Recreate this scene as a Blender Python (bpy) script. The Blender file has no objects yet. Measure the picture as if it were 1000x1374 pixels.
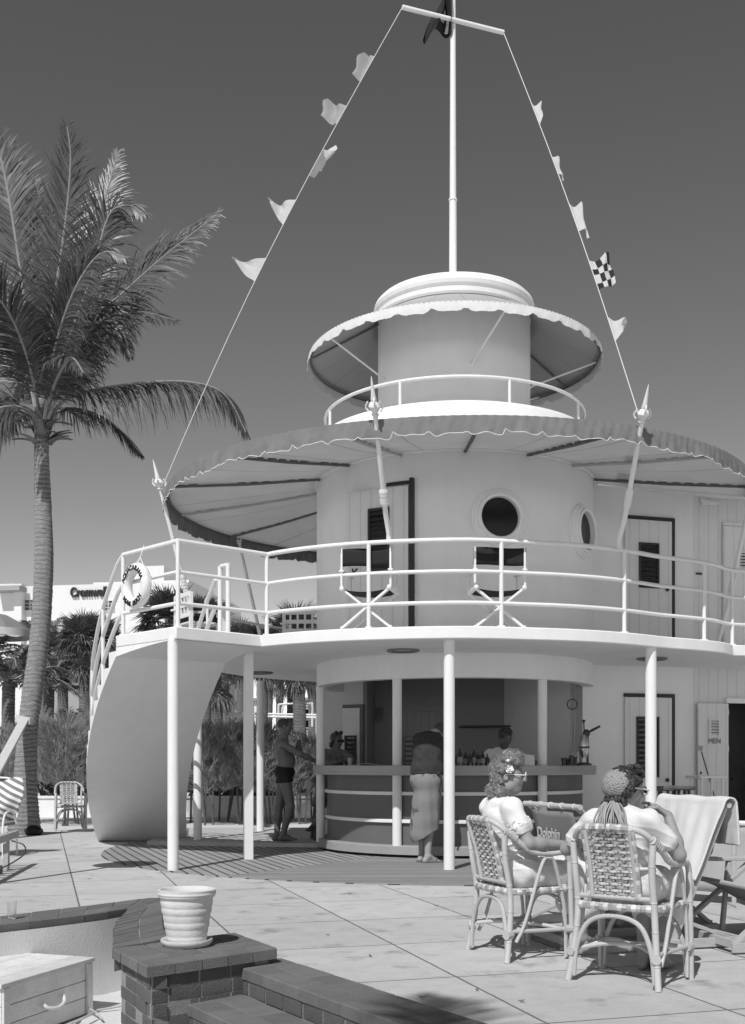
import bpy, math, random
import numpy as np
from mathutils import Vector, Matrix
R = math.radians
rnd = random.Random(7)
sc = bpy.context.scene
col = sc.collection
F, HX, HY, EYE = 1473.0, 500.0, 1025.0, 1.2      # lens of the photograph, in its own pixels

def P(px, py, d):            # a point of the place: direction seen in the photo, real distance d along the view
    return Vector(((px-HX)/F*d, d, EYE-(py-HY)/F*d))
def G(px, py, z=0.0):        # where that direction meets a level surface at height z
    return P(px, py, F*(EYE-z)/(py-HY))
UA = R(16.74)
U = Vector((math.cos(UA), math.sin(UA), 0)); V = Vector((-math.sin(UA), math.cos(UA), 0))
CX, CY = 1.158, 15.65        # axis of the round tower
def C(a, r, z=0.0):
    a = R(a); return Vector((CX+r*math.sin(a), CY-r*math.cos(a), z))

# ------------------------------------------------------------------ materials
MATS = {}
def nn(nt, t, **kw):
    n = nt.nodes.new(t)
    for k, v in kw.items(): setattr(n, k, v)
    return n
def mth(nt, op, a, b=None, c=None):
    n = nt.nodes.new('ShaderNodeMath'); n.operation = op
    for i, x in enumerate((a, b, c)):
        if x is None: continue
        if isinstance(x, (int, float)): n.inputs[i].default_value = x
        else: nt.links.new(x, n.inputs[i])
    return n.outputs[0]
def base(name):
    m = bpy.data.materials.new(name); m.use_nodes = True
    nt = m.node_tree; b = nt.nodes['Principled BSDF']
    return m, nt, b
def noise(nt, vec, scale, detail=4.0, rough=.55):
    n = nn(nt, 'ShaderNodeTexNoise'); n.inputs['Scale'].default_value = scale
    n.inputs['Detail'].default_value = detail; n.inputs['Roughness'].default_value = rough
    if vec is not None: nt.links.new(vec, n.inputs['Vector'])
    return n.outputs['Fac']
def M(name, v, rough=.75, var=.12, scale=5.0, bump=0.0, bscale=60.0, spec=.3, streak=0.0, island=0.0,
      stretch=None, trans=0.0, metal=0.0, speck=0.0):
    if name in MATS: return MATS[name]
    m, nt, b = base(name)
    tc = nn(nt, 'ShaderNodeTexCoord'); vec = tc.outputs['Object']
    if stretch:
        mp = nn(nt, 'ShaderNodeMapping'); mp.inputs['Scale'].default_value = stretch
        nt.links.new(vec, mp.inputs['Vector']); vec = mp.outputs['Vector']
    f = noise(nt, vec, scale)
    val = mth(nt, 'MULTIPLY_ADD', f, 2*var, 1-var)
    if streak:
        mp = nn(nt, 'ShaderNodeMapping'); mp.inputs['Scale'].default_value = (4, 4, .5)
        nt.links.new(tc.outputs['Object'], mp.inputs['Vector'])
        s = noise(nt, mp.outputs['Vector'], 1.6, 5)
        val = mth(nt, 'MULTIPLY', val, mth(nt, 'MULTIPLY_ADD', s, 2*streak, 1-streak))
    if speck:
        s = noise(nt, tc.outputs['Object'], 140, 2)
        val = mth(nt, 'MULTIPLY', val, mth(nt, 'MULTIPLY_ADD', s, 2*speck, 1-speck))
    if island:
        g = nn(nt, 'ShaderNodeNewGeometry')
        val = mth(nt, 'MULTIPLY', val, mth(nt, 'MULTIPLY_ADD', g.outputs['Random Per Island'], 2*island, 1-island))
    val = mth(nt, 'MULTIPLY', val, v)
    nt.links.new(val, b.inputs['Base Color'])
    b.inputs['Roughness'].default_value = rough
    b.inputs['Specular IOR Level'].default_value = spec
    b.inputs['Metallic'].default_value = metal
    if bump:
        bn = nn(nt, 'ShaderNodeBump'); bn.inputs['Strength'].default_value = bump
        bn.inputs['Distance'].default_value = .01
        nt.links.new(noise(nt, tc.outputs['Object'], bscale, 3), bn.inputs['Height'])
        nt.links.new(bn.outputs['Normal'], b.inputs['Normal'])
    if trans:
        t = nn(nt, 'ShaderNodeBsdfTranslucent'); nt.links.new(val, t.inputs['Color'])
        mx = nn(nt, 'ShaderNodeMixShader'); mx.inputs[0].default_value = trans
        out = nt.nodes['Material Output']
        nt.links.new(b.outputs[0], mx.inputs[1]); nt.links.new(t.outputs[0], mx.inputs[2])
        nt.links.new(mx.outputs[0], out.inputs['Surface'])
    MATS[name] = m
    return m

# ------------------------------------------------------------------ mesh builder
class MB:
    def __init__(s): s.v = []; s.f = []; s.m = []; s.mi = 0
    def add(s, vs, fs):
        o = len(s.v); s.v.extend([tuple(x) for x in vs])
        s.f.extend([tuple(i+o for i in f) for f in fs]); s.m.extend([s.mi]*len(fs))
        return o
    def box(s, c, size, ax=None, ay=None, az=None):
        c = Vector(c); ax = Vector(ax or (1,0,0)).normalized(); 
        az = Vector(az or (0,0,1)).normalized(); ay = Vector(ay) .normalized() if ay is not None else az.cross(ax).normalized()
        hx, hy, hz = size[0]/2, size[1]/2, size[2]/2
        vs = [c+ax*hx*i+ay*hy*j+az*hz*k for i in (-1,1) for j in (-1,1) for k in (-1,1)]
        s.add(vs, [(0,1,3,2),(4,6,7,5),(0,4,5,1),(2,3,7,6),(0,2,6,4),(1,5,7,3)])
    def beam(s, a, b, w, h, up=(0,0,1)):        # box from a to b, width w across, height h along up
        a = Vector(a); b = Vector(b); d = (b-a); L = d.length; d.normalize()
        up = Vector(up); side = d.cross(up)
        if side.length < 1e-4: side = d.cross(Vector((1,0,0)))
        side.normalize(); up = side.cross(d).normalized()
        s.box((a+b)/2, (L, w, h), d, side, up)
    def tube(s, pts, r, n=10, caps=True, closed=False):
        pts = [Vector(p) for p in pts]; k = len(pts)
        rs = [r]*k if isinstance(r, (int, float)) else list(r)
        t0 = (pts[1]-pts[0]).normalized()
        ref = Vector((0,0,1)) if abs(t0.z) < .9 else Vector((1,0,0))
        nrm = t0.cross(ref).normalized(); vs = []
        for i in range(k):
            if closed: t = (pts[(i+1)%k]-pts[i-1])
            else: t = pts[min(i+1,k-1)]-pts[max(i-1,0)]
            t.normalize(); nrm = (nrm-t*nrm.dot(t))
            if nrm.length < 1e-6: nrm = t.orthogonal()
            nrm.normalize(); bi = t.cross(nrm)
            for j in range(n):
                q = 2*math.pi*j/n
                vs.append(pts[i]+(nrm*math.cos(q)+bi*math.sin(q))*rs[i])
        fs = []
        for i in range(k if closed else k-1):
            i2 = (i+1)%k
            for j in range(n):
                j2 = (j+1)%n; fs.append((i*n+j, i*n+j2, i2*n+j2, i2*n+j))
        if caps and not closed:
            fs.append(tuple(reversed(range(n)))); fs.append(tuple(range((k-1)*n, k*n)))
        s.add(vs, fs)
    def lathe(s, prof, c, n=48, a0=0.0, a1=360.0, ax=None, az=None):   # profile of (r, z); angle convention of C()
        c = Vector(c); full = abs(a1-a0) >= 359.9
        m = n if full else n+1; vs = []
        az = Vector(az or (0,0,1)).normalized()
        ex = Vector(ax or (1,0,0)).normalized(); ey = az.cross(ex)
        for i in range(m):
            a = R(a0+(a1-a0)*i/n)
            d = ex*math.sin(a)-ey*math.cos(a)
            for (r, z) in prof: vs.append(c+d*r+az*z)
        k = len(prof); fs = []
        for i in range(n):
            i2 = (i+1)%m
            for j in range(k-1): fs.append((i*k+j, i2*k+j, i2*k+j+1, i*k+j+1))
        s.add(vs, fs)
    def prism(s, poly, z0, z1):
        n = len(poly)
        vs = [(p[0], p[1], z0) for p in poly]+[(p[0], p[1], z1) for p in poly]
        fs = [tuple(reversed(range(n))), tuple(range(n, 2*n))]
        for i in range(n): fs.append((i, (i+1)%n, (i+1)%n+n, i+n))
        s.add(vs, fs)
    def grid(s, fn, nu, nv, closed_u=False):
        vs = []; 
        for i in range(nu+(0 if closed_u else 1)):
            for j in range(nv+1): vs.append(fn(i/nu, j/nv))
        m = nv+1; fs = []; tot = nu if closed_u else nu+1
        for i in range(nu):
            i2 = (i+1)%tot
            for j in range(nv): fs.append((i*m+j, i2*m+j, i2*m+j+1, i*m+j+1))
        s.add(vs, fs)
    def ball(s, c, r, n=12, m=8):
        c = Vector(c); rr = (r,r,r) if isinstance(r,(int,float)) else r
        def fn(u, v):
            a = 2*math.pi*u; b = math.pi*(v-.5)
            return c+Vector((rr[0]*math.cos(a)*math.cos(b), rr[1]*math.sin(a)*math.cos(b), rr[2]*math.sin(b)))
        s.grid(fn, n, m, True)
ORI = {}
def obj(name, mb, mats, parent=None, smooth=True, bevel=0.0, label=None, solid=0.0, ang=38):
    me = bpy.data.meshes.new(name)
    o_ = ORI.get(parent.name, Vector()) if parent is not None else Vector()
    if o_.length: vs = [(v[0]-o_.x, v[1]-o_.y, v[2]-o_.z) for v in mb.v]
    else: vs = mb.v
    me.from_pydata(vs, [], mb.f); 
    ml = mats if isinstance(mats, (list, tuple)) else [mats]
    for m in ml: me.materials.append(m)
    if len(ml) > 1: me.polygons.foreach_set('material_index', mb.m)
    me.update()
    if smooth:
        me.polygons.foreach_set('use_smooth', [True]*len(me.polygons))
        try: me.set_sharp_from_angle(angle=R(ang))
        except Exception: pass
    o = bpy.data.objects.new(name, me); col.objects.link(o)
    if parent is not None: o.parent = parent; ORI[o.name] = o_
    if label: o['label'] = label
    if solid:
        md = o.modifiers.new('s', 'SOLIDIFY'); md.thickness = solid; md.offset = 0
    if bevel:
        md = o.modifiers.new('b', 'BEVEL'); md.width = bevel; md.segments = 2; md.limit_method = 'ANGLE'; md.angle_limit = R(40)
    return o
def thing(name, label, cat, loc=(0,0,0), rz=0.0, group=None, local=False):
    o = bpy.data.objects.new(name, None); col.objects.link(o)
    o.empty_display_size = .1
    o.location = loc; o.rotation_euler = (0,0,rz); o['label'] = label; o['category'] = cat
    if group: o['group'] = group
    ORI[o.name] = Vector((0,0,0)) if local else Vector(loc)
    return o
def tag(o, label, cat, group=None):
    o['label'] = label; o['category'] = cat
    if group: o['group'] = group
    return o
def recenter(o):      # move a single-mesh thing's origin to its base
    me = o.data; n = len(me.vertices); a = np.empty(n*3, 'f'); me.vertices.foreach_get('co', a); a = a.reshape(-1,3)
    c = a.mean(0); c[2] = a[:,2].min(); a -= c; me.vertices.foreach_set('co', a.ravel()); o.location = o.location+Vector([float(x) for x in c]); me.update()
def struct(name, mb, mats, **kw):
    o = obj(name, mb, mats, **kw); o['kind'] = 'structure'; return o
def dup(root, loc, rz, label, group=None):
    r = root.copy(); col.objects.link(r); r.location = loc; r.rotation_euler = (0,0,rz); r['label'] = label
    if group: r['group'] = group
    def rec(a, b):
        for ch in list(a.children):
            c = ch.copy(); col.objects.link(c); c.parent = b; rec(ch, c)
    rec(root, r)
    return r
def smooth_path(pts, n=6, closed=False):       # Catmull-Rom
    pts = [Vector(p) for p in pts]; k = len(pts); out = []
    rng = range(k if closed else k-1)
    for i in rng:
        if closed: p0, p1, p2, p3 = pts[i-1], pts[i], pts[(i+1)%k], pts[(i+2)%k]
        else: p0, p1, p2, p3 = pts[max(i-1,0)], pts[i], pts[i+1], pts[min(i+2,k-1)]
        for j in range(n):
            t = j/n
            out.append(.5*((2*p1)+(p2-p0)*t+(2*p0-5*p1+4*p2-p3)*t*t+(3*p1-p0-3*p2+p3)*t**3))
    if not closed: out.append(pts[-1])
    return out
def text_geo(body, size, extrude=.004, shear=0.0, bold=0.0):
    cu = bpy.data.curves.new('t', 'FONT'); cu.body = body; cu.size = size; cu.extrude = extrude; cu.shear = shear; cu.offset = bold
    cu.align_x = 'CENTER'; cu.resolution_u = 4
    ob = bpy.data.objects.new('t', cu); col.objects.link(ob)
    dg = bpy.context.evaluated_depsgraph_get()
    me = bpy.data.meshes.new_from_object(ob.evaluated_get(dg))
    vs = [v.co.copy() for v in me.vertices]; fs = [tuple(p.vertices) for p in me.polygons]
    bpy.data.objects.remove(ob); bpy.data.curves.remove(cu); bpy.data.meshes.remove(me)
    return vs, fs
def put_text(mb, body, size, c, ex, ey, extrude=.004, shear=0.0, bold=0.0):
    vs, fs = text_geo(body, size, extrude, shear, bold); c = Vector(c); ex = Vector(ex).normalized(); ey = Vector(ey).normalized(); ez = ex.cross(ey)
    mb.add([c+ex*v.x+ey*v.y+ez*v.z for v in vs], fs)

# ------------------------------------------------------------------ bodies: one continuous surface from blended volumes
class Fig:
    def __init__(s): s.p = []
    def cap(s, a, b, ra, rb, k=.02): s.p.append(('c', Vector(a), Vector(b), ra, rb, k)); return s
    def chain(s, pts, rs, k=.02):
        for i in range(len(pts)-1): s.cap(pts[i], pts[i+1], rs[i], rs[i+1], k)
    def ell(s, c, r, ax=None, az=None, k=.02, sub=False):
        az = Vector(az or (0,0,1)).normalized(); ax = Vector(ax or (1,0,0)); ax = (ax-az*ax.dot(az)).normalized()
        s.p.append(('e', Vector(c), r, ax, az.cross(ax), az, k, sub)); return s
    def plane(s, pt, n): s.p.append(('p', Vector(pt), Vector(n).normalized()))     # keeps the side against n
    def mesh(s, h=.006, disp=None, pad=.05):
        lo = np.array([1e9]*3); hi = -lo
        for q in s.p:
            if q[0] == 'c': pts = [(q[1], q[3]), (q[2], q[4])]
            elif q[0] == 'e' and not q[7]: pts = [(q[1], max(q[2]))]
            else: continue
            for c, r in pts:
                lo = np.minimum(lo, np.array(c)-r); hi = np.maximum(hi, np.array(c)+r)
        lo -= pad; hi += pad
        n = np.ceil((hi-lo)/h).astype(int)+1
        D = np.full(n, .5, np.float32)
        ax = [lo[i]+h*np.arange(n[i]) for i in range(3)]
        for q in s.p:
            if q[0] == 'p':
                nv = q[2]; g = (ax[0][:,None,None]-q[1].x)*nv.x+(ax[1][None,:,None]-q[1].y)*nv.y+(ax[2][None,None,:]-q[1].z)*nv.z
                D = np.maximum(D, g.astype(np.float32)); continue
            if q[0] == 'c':
                k = q[5]; mg = k+3*h
                a = np.array(q[1]); b = np.array(q[2]); l = np.minimum(a-q[3], b-q[4])-mg; u = np.maximum(a+q[3], b+q[4])+mg
            else:
                k = q[6]; mg = k+3*h; r = max(q[2]); a = np.array(q[1]); l = a-r-mg; u = a+r+mg
            i0 = np.clip(np.floor((l-lo)/h).astype(int), 0, n-1); i1 = np.clip(np.ceil((u-lo)/h).astype(int)+1, 1, n)
            sl = tuple(slice(i0[i], i1[i]) for i in range(3))
            x = ax[0][sl[0]][:,None,None]; y = ax[1][sl[1]][None,:,None]; z = ax[2][sl[2]][None,None,:]
            if q[0] == 'c':
                d = b-a; L2 = max(float(d@d), 1e-9)
                t = np.clip(((x-a[0])*d[0]+(y-a[1])*d[1]+(z-a[2])*d[2])/L2, 0, 1)
                g = np.sqrt((x-a[0]-t*d[0])**2+(y-a[1]-t*d[1])**2+(z-a[2]-t*d[2])**2)-(q[3]+t*(q[4]-q[3]))
            else:
                x = x-a[0]; y = y-a[1]; z = z-a[2]; e = []
                for v in q[3:6]: e.append(x*v.x+y*v.y+z*v.z)
                rr = q[2]
                k0 = np.sqrt(sum((e[i]/rr[i])**2 for i in range(3))); k1 = np.sqrt(sum((e[i]/rr[i]**2)**2 for i in range(3)))+1e-9
                g = k0*(k0-1)/k1
            g = g.astype(np.float32); o = D[sl]
            if q[0] == 'e' and q[7]: D[sl] = np.maximum(o, -g)
            else:
                hh = np.maximum(k-np.abs(o-g), 0)/max(k, 1e-6)
                D[sl] = np.minimum(o, g)-hh*hh*k*.25
        if disp is not None:
            D = D+disp(ax[0][:,None,None], ax[1][None,:,None], ax[2][None,None,:]).astype(np.float32)
        return nets(D, lo, h)
def nets(D, lo, h):
    S = D < 0
    cs = [(i,j,k) for i in (0,1) for j in (0,1) for k in (0,1)]
    n = np.array(D.shape)
    cnt = np.zeros(n-1, np.int8)
    for c in cs: cnt += S[c[0]:n[0]-1+c[0], c[1]:n[1]-1+c[1], c[2]:n[2]-1+c[2]]
    I = np.argwhere((cnt > 0) & (cnt < 8))
    val = {c: D[I[:,0]+c[0], I[:,1]+c[1], I[:,2]+c[2]] for c in cs}
    acc = np.zeros((len(I),3)); num = np.zeros(len(I))
    for a in cs:
        for d in range(3):
            if a[d]: continue
            b = list(a); b[d] = 1; b = tuple(b)
            va, vb = val[a], val[b]; m = (va < 0) != (vb < 0)
            t = np.where(m, va/np.where(m, va-vb, 1), 0)
            p = np.tile(np.array(a, float), (len(I),1)); p[:,d] += t
            acc += p*m[:,None]; num += m
    vs = lo+h*(I+acc/num[:,None])
    vid = np.full(n-1, -1, np.int64); vid[I[:,0],I[:,1],I[:,2]] = np.arange(len(I))
    fs = []
    for d in range(3):
        e, g = [(1,2),(2,0),(0,1)][d]
        A = np.take(S, range(n[d]-1), d); B = np.take(S, range(1, n[d]), d)
        J = np.argwhere(A != B)
        ok = (J[:,e] > 0) & (J[:,g] > 0) & (J[:,e] < n[e]-1) & (J[:,g] < n[g]-1); J = J[ok]
        fl = A[J[:,0],J[:,1],J[:,2]]
        q = []
        for (de, dg_) in ((-1,-1),(0,-1),(0,0),(-1,0)):
            K = J.copy(); K[:,e] += de; K[:,g] += dg_; q.append(vid[K[:,0],K[:,1],K[:,2]])
        q = np.stack(q, 1); q[~fl] = q[~fl][:, ::-1]; fs.append(q)
    return vs, np.concatenate(fs)
def figobj(name, fig, mats, parent, h=.006, disp=None, spots=None, label=None):
    vs, fs = fig.mesh(h, disp)
    o_ = np.array(ORI.get(parent.name, Vector())) if parent is not None else np.zeros(3)
    me = bpy.data.meshes.new(name); me.from_pydata((vs-o_).tolist(), [], fs.tolist())
    ml = mats if isinstance(mats, (list,tuple)) else [mats]
    for m in ml: me.materials.append(m)
    if spots:
        fc = vs[fs].mean(1); mi = np.zeros(len(fs), np.int32)
        for c, r, k in spots:
            d = np.linalg.norm((fc-np.array(c))/np.array(r if isinstance(r,(list,tuple)) else (r,r,r)), axis=1); mi[d < 1] = k
        me.polygons.foreach_set('material_index', mi)
    me.polygons.foreach_set('use_smooth', [True]*len(me.polygons)); me.update()
    o = bpy.data.objects.new(name, me); col.objects.link(o)
    if parent is not None: o.parent = parent; ORI[o.name] = Vector([float(x) for x in o_])
    if label: o['label'] = label
    return o
# ------------------------------------------------------------------ common materials
WHITE = M('white_stucco', .76, .8, .07, 3.0, bump=.35, bscale=90, streak=.06, speck=.05)
STAIRW = M('white_stair_stucco', .78, .85, .07, 1.6, bump=.4, bscale=60, streak=.05, speck=.07)
PAINT = M('white_gloss_paint', .74, .4, .08, 8.0, bump=.06, bscale=40, spec=.4, speck=.05)
WALLP = M('painted_wall', .76, .8, .05, 2.5, bump=.15, bscale=80, streak=.05)
DRUMP = M('drum_stucco', .80, .85, .06, 2.2, bump=.35, bscale=85, streak=.05, speck=.06)
DARK = M('dark_trim_paint', .035, .5, .2, 8)
BLACKG = M('dark_glass', .012, .12, .2, 3, spec=.5)
IRON = M('dark_metal', .03, .4, .2, 10, spec=.5)
WOODL = M('pale_wood', .42, .7, .18, 4, bump=.15, bscale=50, stretch=(3,3,12), island=.12)
WOODD = M('dark_wood', .09, .6, .25, 5, bump=.15, bscale=50)
WOODW = M('weathered_wood', .40, .8, .2, 4, bump=.25, bscale=60, streak=.15, island=.08)
RATTAN = M('rattan_cane', .46, .5, .16, 9, bump=.15, bscale=70, spec=.4, island=.1, speck=.1)
CANED = M('rattan_strip', .36, .55, .2, 14, island=.35, speck=.1)
CANEL = M('rattan_strip_pale', .58, .55, .12, 14, island=.15)
CLOTHW = M('white_cloth', .72, .9, .05, 10, bump=.25, bscale=120)
TOWEL = M('terry_towel', .70, .95, .05, 8, bump=.7, bscale=160)
CANVAS = M('grey_canvas', .22, .9, .12, 5, bump=.2, bscale=120)
CANVASB = M('black_canvas', .018, .85, .2, 6)
GLASSY = M('pale_glass', .35, .08, .1, 9, spec=.6)
ROPE = M('white_rope', .6, .8, .1, 20)

# ------------------------------------------------------------------ paving
def paving_mat():
    m, nt, b = base('concrete_paving')
    tc = nn(nt, 'ShaderNodeTexCoord'); o = tc.outputs['Object']
    sp = nn(nt, 'ShaderNodeSeparateXYZ'); nt.links.new(o, sp.inputs[0])
    wob = noise(nt, o, 1.3, 3); fine = noise(nt, o, 9, 4)
    def line(cx, cy, off, step, w):
        s = mth(nt, 'ADD', mth(nt, 'MULTIPLY', sp.outputs[0], cx), mth(nt, 'MULTIPLY', sp.outputs[1], cy))
        s = mth(nt, 'ADD', s, mth(nt, 'MULTIPLY_ADD', fine, .012, -.006))
        t = mth(nt, 'DIVIDE', mth(nt, 'SUBTRACT', s, off), step)
        fr = mth(nt, 'SUBTRACT', t, mth(nt, 'ROUND', t))
        return mth(nt, 'LESS_THAN', mth(nt, 'ABSOLUTE', fr), w/step), mth(nt, 'ROUND', t)
    l1, i1 = line(U.x, U.y, .30, .967, .0075)
    l2, i2 = line(V.x, V.y, 4.63, 1.16, .0075)
    f1 = mth(nt, 'FLOOR', mth(nt, 'DIVIDE', mth(nt, 'SUBTRACT', mth(nt, 'ADD', mth(nt, 'MULTIPLY', sp.outputs[0], U.x), mth(nt, 'MULTIPLY', sp.outputs[1], U.y)), .30), .967))
    f2 = mth(nt, 'FLOOR', mth(nt, 'DIVIDE', mth(nt, 'SUBTRACT', mth(nt, 'ADD', mth(nt, 'MULTIPLY', sp.outputs[0], V.x), mth(nt, 'MULTIPLY', sp.outputs[1], V.y)), 4.63), 1.16))
    cb = nn(nt, 'ShaderNodeCombineXYZ'); nt.links.new(f1, cb.inputs[0]); nt.links.new(f2, cb.inputs[1])
    wn = nn(nt, 'ShaderNodeTexWhiteNoise'); nt.links.new(cb.outputs[0], wn.inputs['Vector'])
    joint = mth(nt, 'MAXIMUM', l1, l2)
    big = noise(nt, o, .7, 7, .7); mid = noise(nt, o, 6, 6, .7); gr = noise(nt, o, 70, 3, .7)
    v = mth(nt, 'MULTIPLY_ADD', big, .34, .83)
    v = mth(nt, 'MULTIPLY', v, mth(nt, 'MULTIPLY_ADD', mid, .44, .78))
    sp2 = noise(nt, o, 24, 4, .75); v = mth(nt, 'MULTIPLY', v, mth(nt, 'SUBTRACT', 1.0, mth(nt, 'MULTIPLY', mth(nt, 'MAXIMUM', mth(nt, 'SUBTRACT', sp2, .62), 0), 2.6)))
    v = mth(nt, 'MULTIPLY', v, mth(nt, 'MULTIPLY_ADD', gr, .36, .82))
    v = mth(nt, 'MULTIPLY', v, mth(nt, 'MULTIPLY_ADD', wn.outputs['Value'], .14, .93))
    # sparse dark stains
    st = noise(nt, o, 3.1, 5, .6)
    st = mth(nt, 'MULTIPLY', mth(nt, 'MAXIMUM', mth(nt, 'SUBTRACT', st, .57), 0), 2.8)
    v = mth(nt, 'MULTIPLY', v, mth(nt, 'SUBTRACT', 1.0, st))
    v = mth(nt, 'MULTIPLY', v, .47)
    v = mth(nt, 'MULTIPLY', v, mth(nt, 'MULTIPLY_ADD', joint, -.68, 1.0))
    nt.links.new(v, b.inputs['Base Color']); b.inputs['Roughness'].default_value = .9
    b.inputs['Specular IOR Level'].default_value = .15
    h = mth(nt, 'ADD', mth(nt, 'MULTIPLY', gr, .5), mth(nt, 'MULTIPLY_ADD', joint, -2.0, 0))
    h = mth(nt, 'ADD', h, mid)
    bn = nn(nt, 'ShaderNodeBump'); bn.inputs['Strength'].default_value = .5; bn.inputs['Distance'].default_value = .006
    nt.links.new(h, bn.inputs['Height']); nt.links.new(bn.outputs['Normal'], b.inputs['Normal'])
    return m
PAVE = paving_mat()
def deck_mat():
    m, nt, b = base('deck_boards')
    tc = nn(nt, 'ShaderNodeTexCoord'); o = tc.outputs['Object']
    sp = nn(nt, 'ShaderNodeSeparateXYZ'); nt.links.new(o, sp.inputs[0])
    dx = mth(nt, 'SUBTRACT', sp.outputs[0], CX); dy = mth(nt, 'SUBTRACT', sp.outputs[1], CY)
    an = mth(nt, 'ARCTAN2', dx, dy); st = R(72)
    sec = mth(nt, 'MULTIPLY', mth(nt, 'ROUND', mth(nt, 'DIVIDE', mth(nt, 'ADD', an, R(110)), st)), st)
    sec = mth(nt, 'SUBTRACT', sec, R(110))
    d = mth(nt, 'ADD', mth(nt, 'MULTIPLY', dx, mth(nt, 'SINE', sec)), mth(nt, 'MULTIPLY', dy, mth(nt, 'COSINE', sec)))
    t = mth(nt, 'DIVIDE', d, .125)
    fr = mth(nt, 'ABSOLUTE', mth(nt, 'SUBTRACT', t, mth(nt, 'ROUND', t)))
    gap = mth(nt, 'LESS_THAN', fr, .11)
    cb = nn(nt, 'ShaderNodeCombineXYZ'); nt.links.new(mth(nt, 'FLOOR', mth(nt, 'ADD', t, 0)), cb.inputs[0]); nt.links.new(sec, cb.inputs[1])
    wn = nn(nt, 'ShaderNodeTexWhiteNoise'); nt.links.new(cb.outputs[0], wn.inputs['Vector'])
    n1 = noise(nt, o, 3, 6, .65); n2 = noise(nt, o, 45, 3)
    v = mth(nt, 'MULTIPLY', mth(nt, 'MULTIPLY_ADD', n1, .4, .8), mth(nt, 'MULTIPLY_ADD', wn.outputs['Value'], .26, .87))
    v = mth(nt, 'MULTIPLY', v, mth(nt, 'MULTIPLY_ADD', n2, .3, .85))
    v = mth(nt, 'MULTIPLY', v, .28); v = mth(nt, 'MULTIPLY', v, mth(nt, 'MULTIPLY_ADD', gap, -.80, 1))
    nt.links.new(v, b.inputs['Base Color']); b.inputs['Roughness'].default_value = .85
    bn = nn(nt, 'ShaderNodeBump'); bn.inputs['Strength'].default_value = .6; bn.inputs['Distance'].default_value = .008
    nt.links.new(mth(nt, 'MULTIPLY_ADD', gap, -1.5, n2), bn.inputs['Height']); nt.links.new(bn.outputs['Normal'], b.inputs['Normal'])
    return m
DECK = deck_mat()
SAND = M('pale_sand', .58, .95, .16, 2.0, bump=.6, bscale=30, speck=.2)

# ground: one sheet to the horizon, low in front of the terrace, level with it behind
def gz(x, y):
    t = min(max((y-12)/4.5, 0), 1) if abs(x) < 60 else 1
    t = t*t*(3-2*t)
    return -.47+.44*t
mb = MB()
xs = [-700,-300,-120,-60,-30,-15,-8]+[-6+.35*i for i in range(30)]+[6,10,20,40,80,200,700]
ys = [-60,-20,-8,-3]+[-1+.5*i for i in range(40)]+[20,24,30,45,70,120,250,500,900]
n = len(ys)
mb.add([(x, y, gz(x, y)+(rnd.uniform(-.02,.02) if y < 10 and abs(x) < 7 else 0)) for x in xs for y in ys],
       [(i*n+j, (i+1)*n+j, (i+1)*n+j+1, i*n+j+1) for i in range(len(xs)-1) for j in range(n-1)])
struct('ground', mb, SAND, ang=80)

# planter corner and steps: outlines of the brick coping (z = .12)
ZC = .12
A_, B_, C_ = Vector((-1.203,5.85,0)), Vector((-1.526,6.44,0)), Vector((-.555,6.44,0))
D_ = B_+(C_-A_)
outer = [(-2.51-3.2,7.4-4.1),(-2.51,7.4),(-2.24,7.66),(-1.97,7.99),(-1.835,8.24)]
outer2 = [(-1.835,8.24),(-1.79,7.9),(-1.765,7.58),(-1.70,7.2),(-1.63,6.9),(-1.526,6.44)]
inner = [(-2.65-3.2,7.8-4.15),(-2.65,7.8),(-2.38,8.12),(-2.1,8.47),(-1.86,8.80)]
inner2 = [(-1.80,8.86),(-1.70,8.87),(-1.62,8.70),(-1.52,7.95),(-1.40,7.35),(-1.27,6.82)]
S0, S1 = Vector((-.553,6.63,0)), Vector((.476,5.01,0)); SD = (S1-S0).normalized()
S2 = S0+SD*9; 
terr = [(-16,-6)]+[(-5.85,3.65)]+inner[1:]+inner2+[(D_.x,D_.y),(C_.x,C_.y),(S0.x,S0.y),(S2.x,S2.y),(14,S2.y-1),(40,S2.y-1),(40,19.4),(-16,19.4)]
mb = MB(); mb.prism(terr, -.5, 0.0)
struct('terrace_paving', mb, PAVE, smooth=False)

# round wooden deck under the tower and the raised concrete pad behind the bar
mb = MB(); mb.prism([tuple(C(a, 4.88))[:2] for a in range(0,360,3)], -.02, .012)
struct('wooden_deck', mb, DECK, smooth=False)
PADC = M('smooth_concrete', .44, .85, .12, 2.5, bump=.2, bscale=70)
mb = MB(); mb.prism([(-3.3,16.05),(-.55,15.55),(2.4,15.2),(2.9,19.5),(-3.4,19.5)], -.02, .07)
struct('concrete_pad', mb, PADC, smooth=False)

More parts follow.
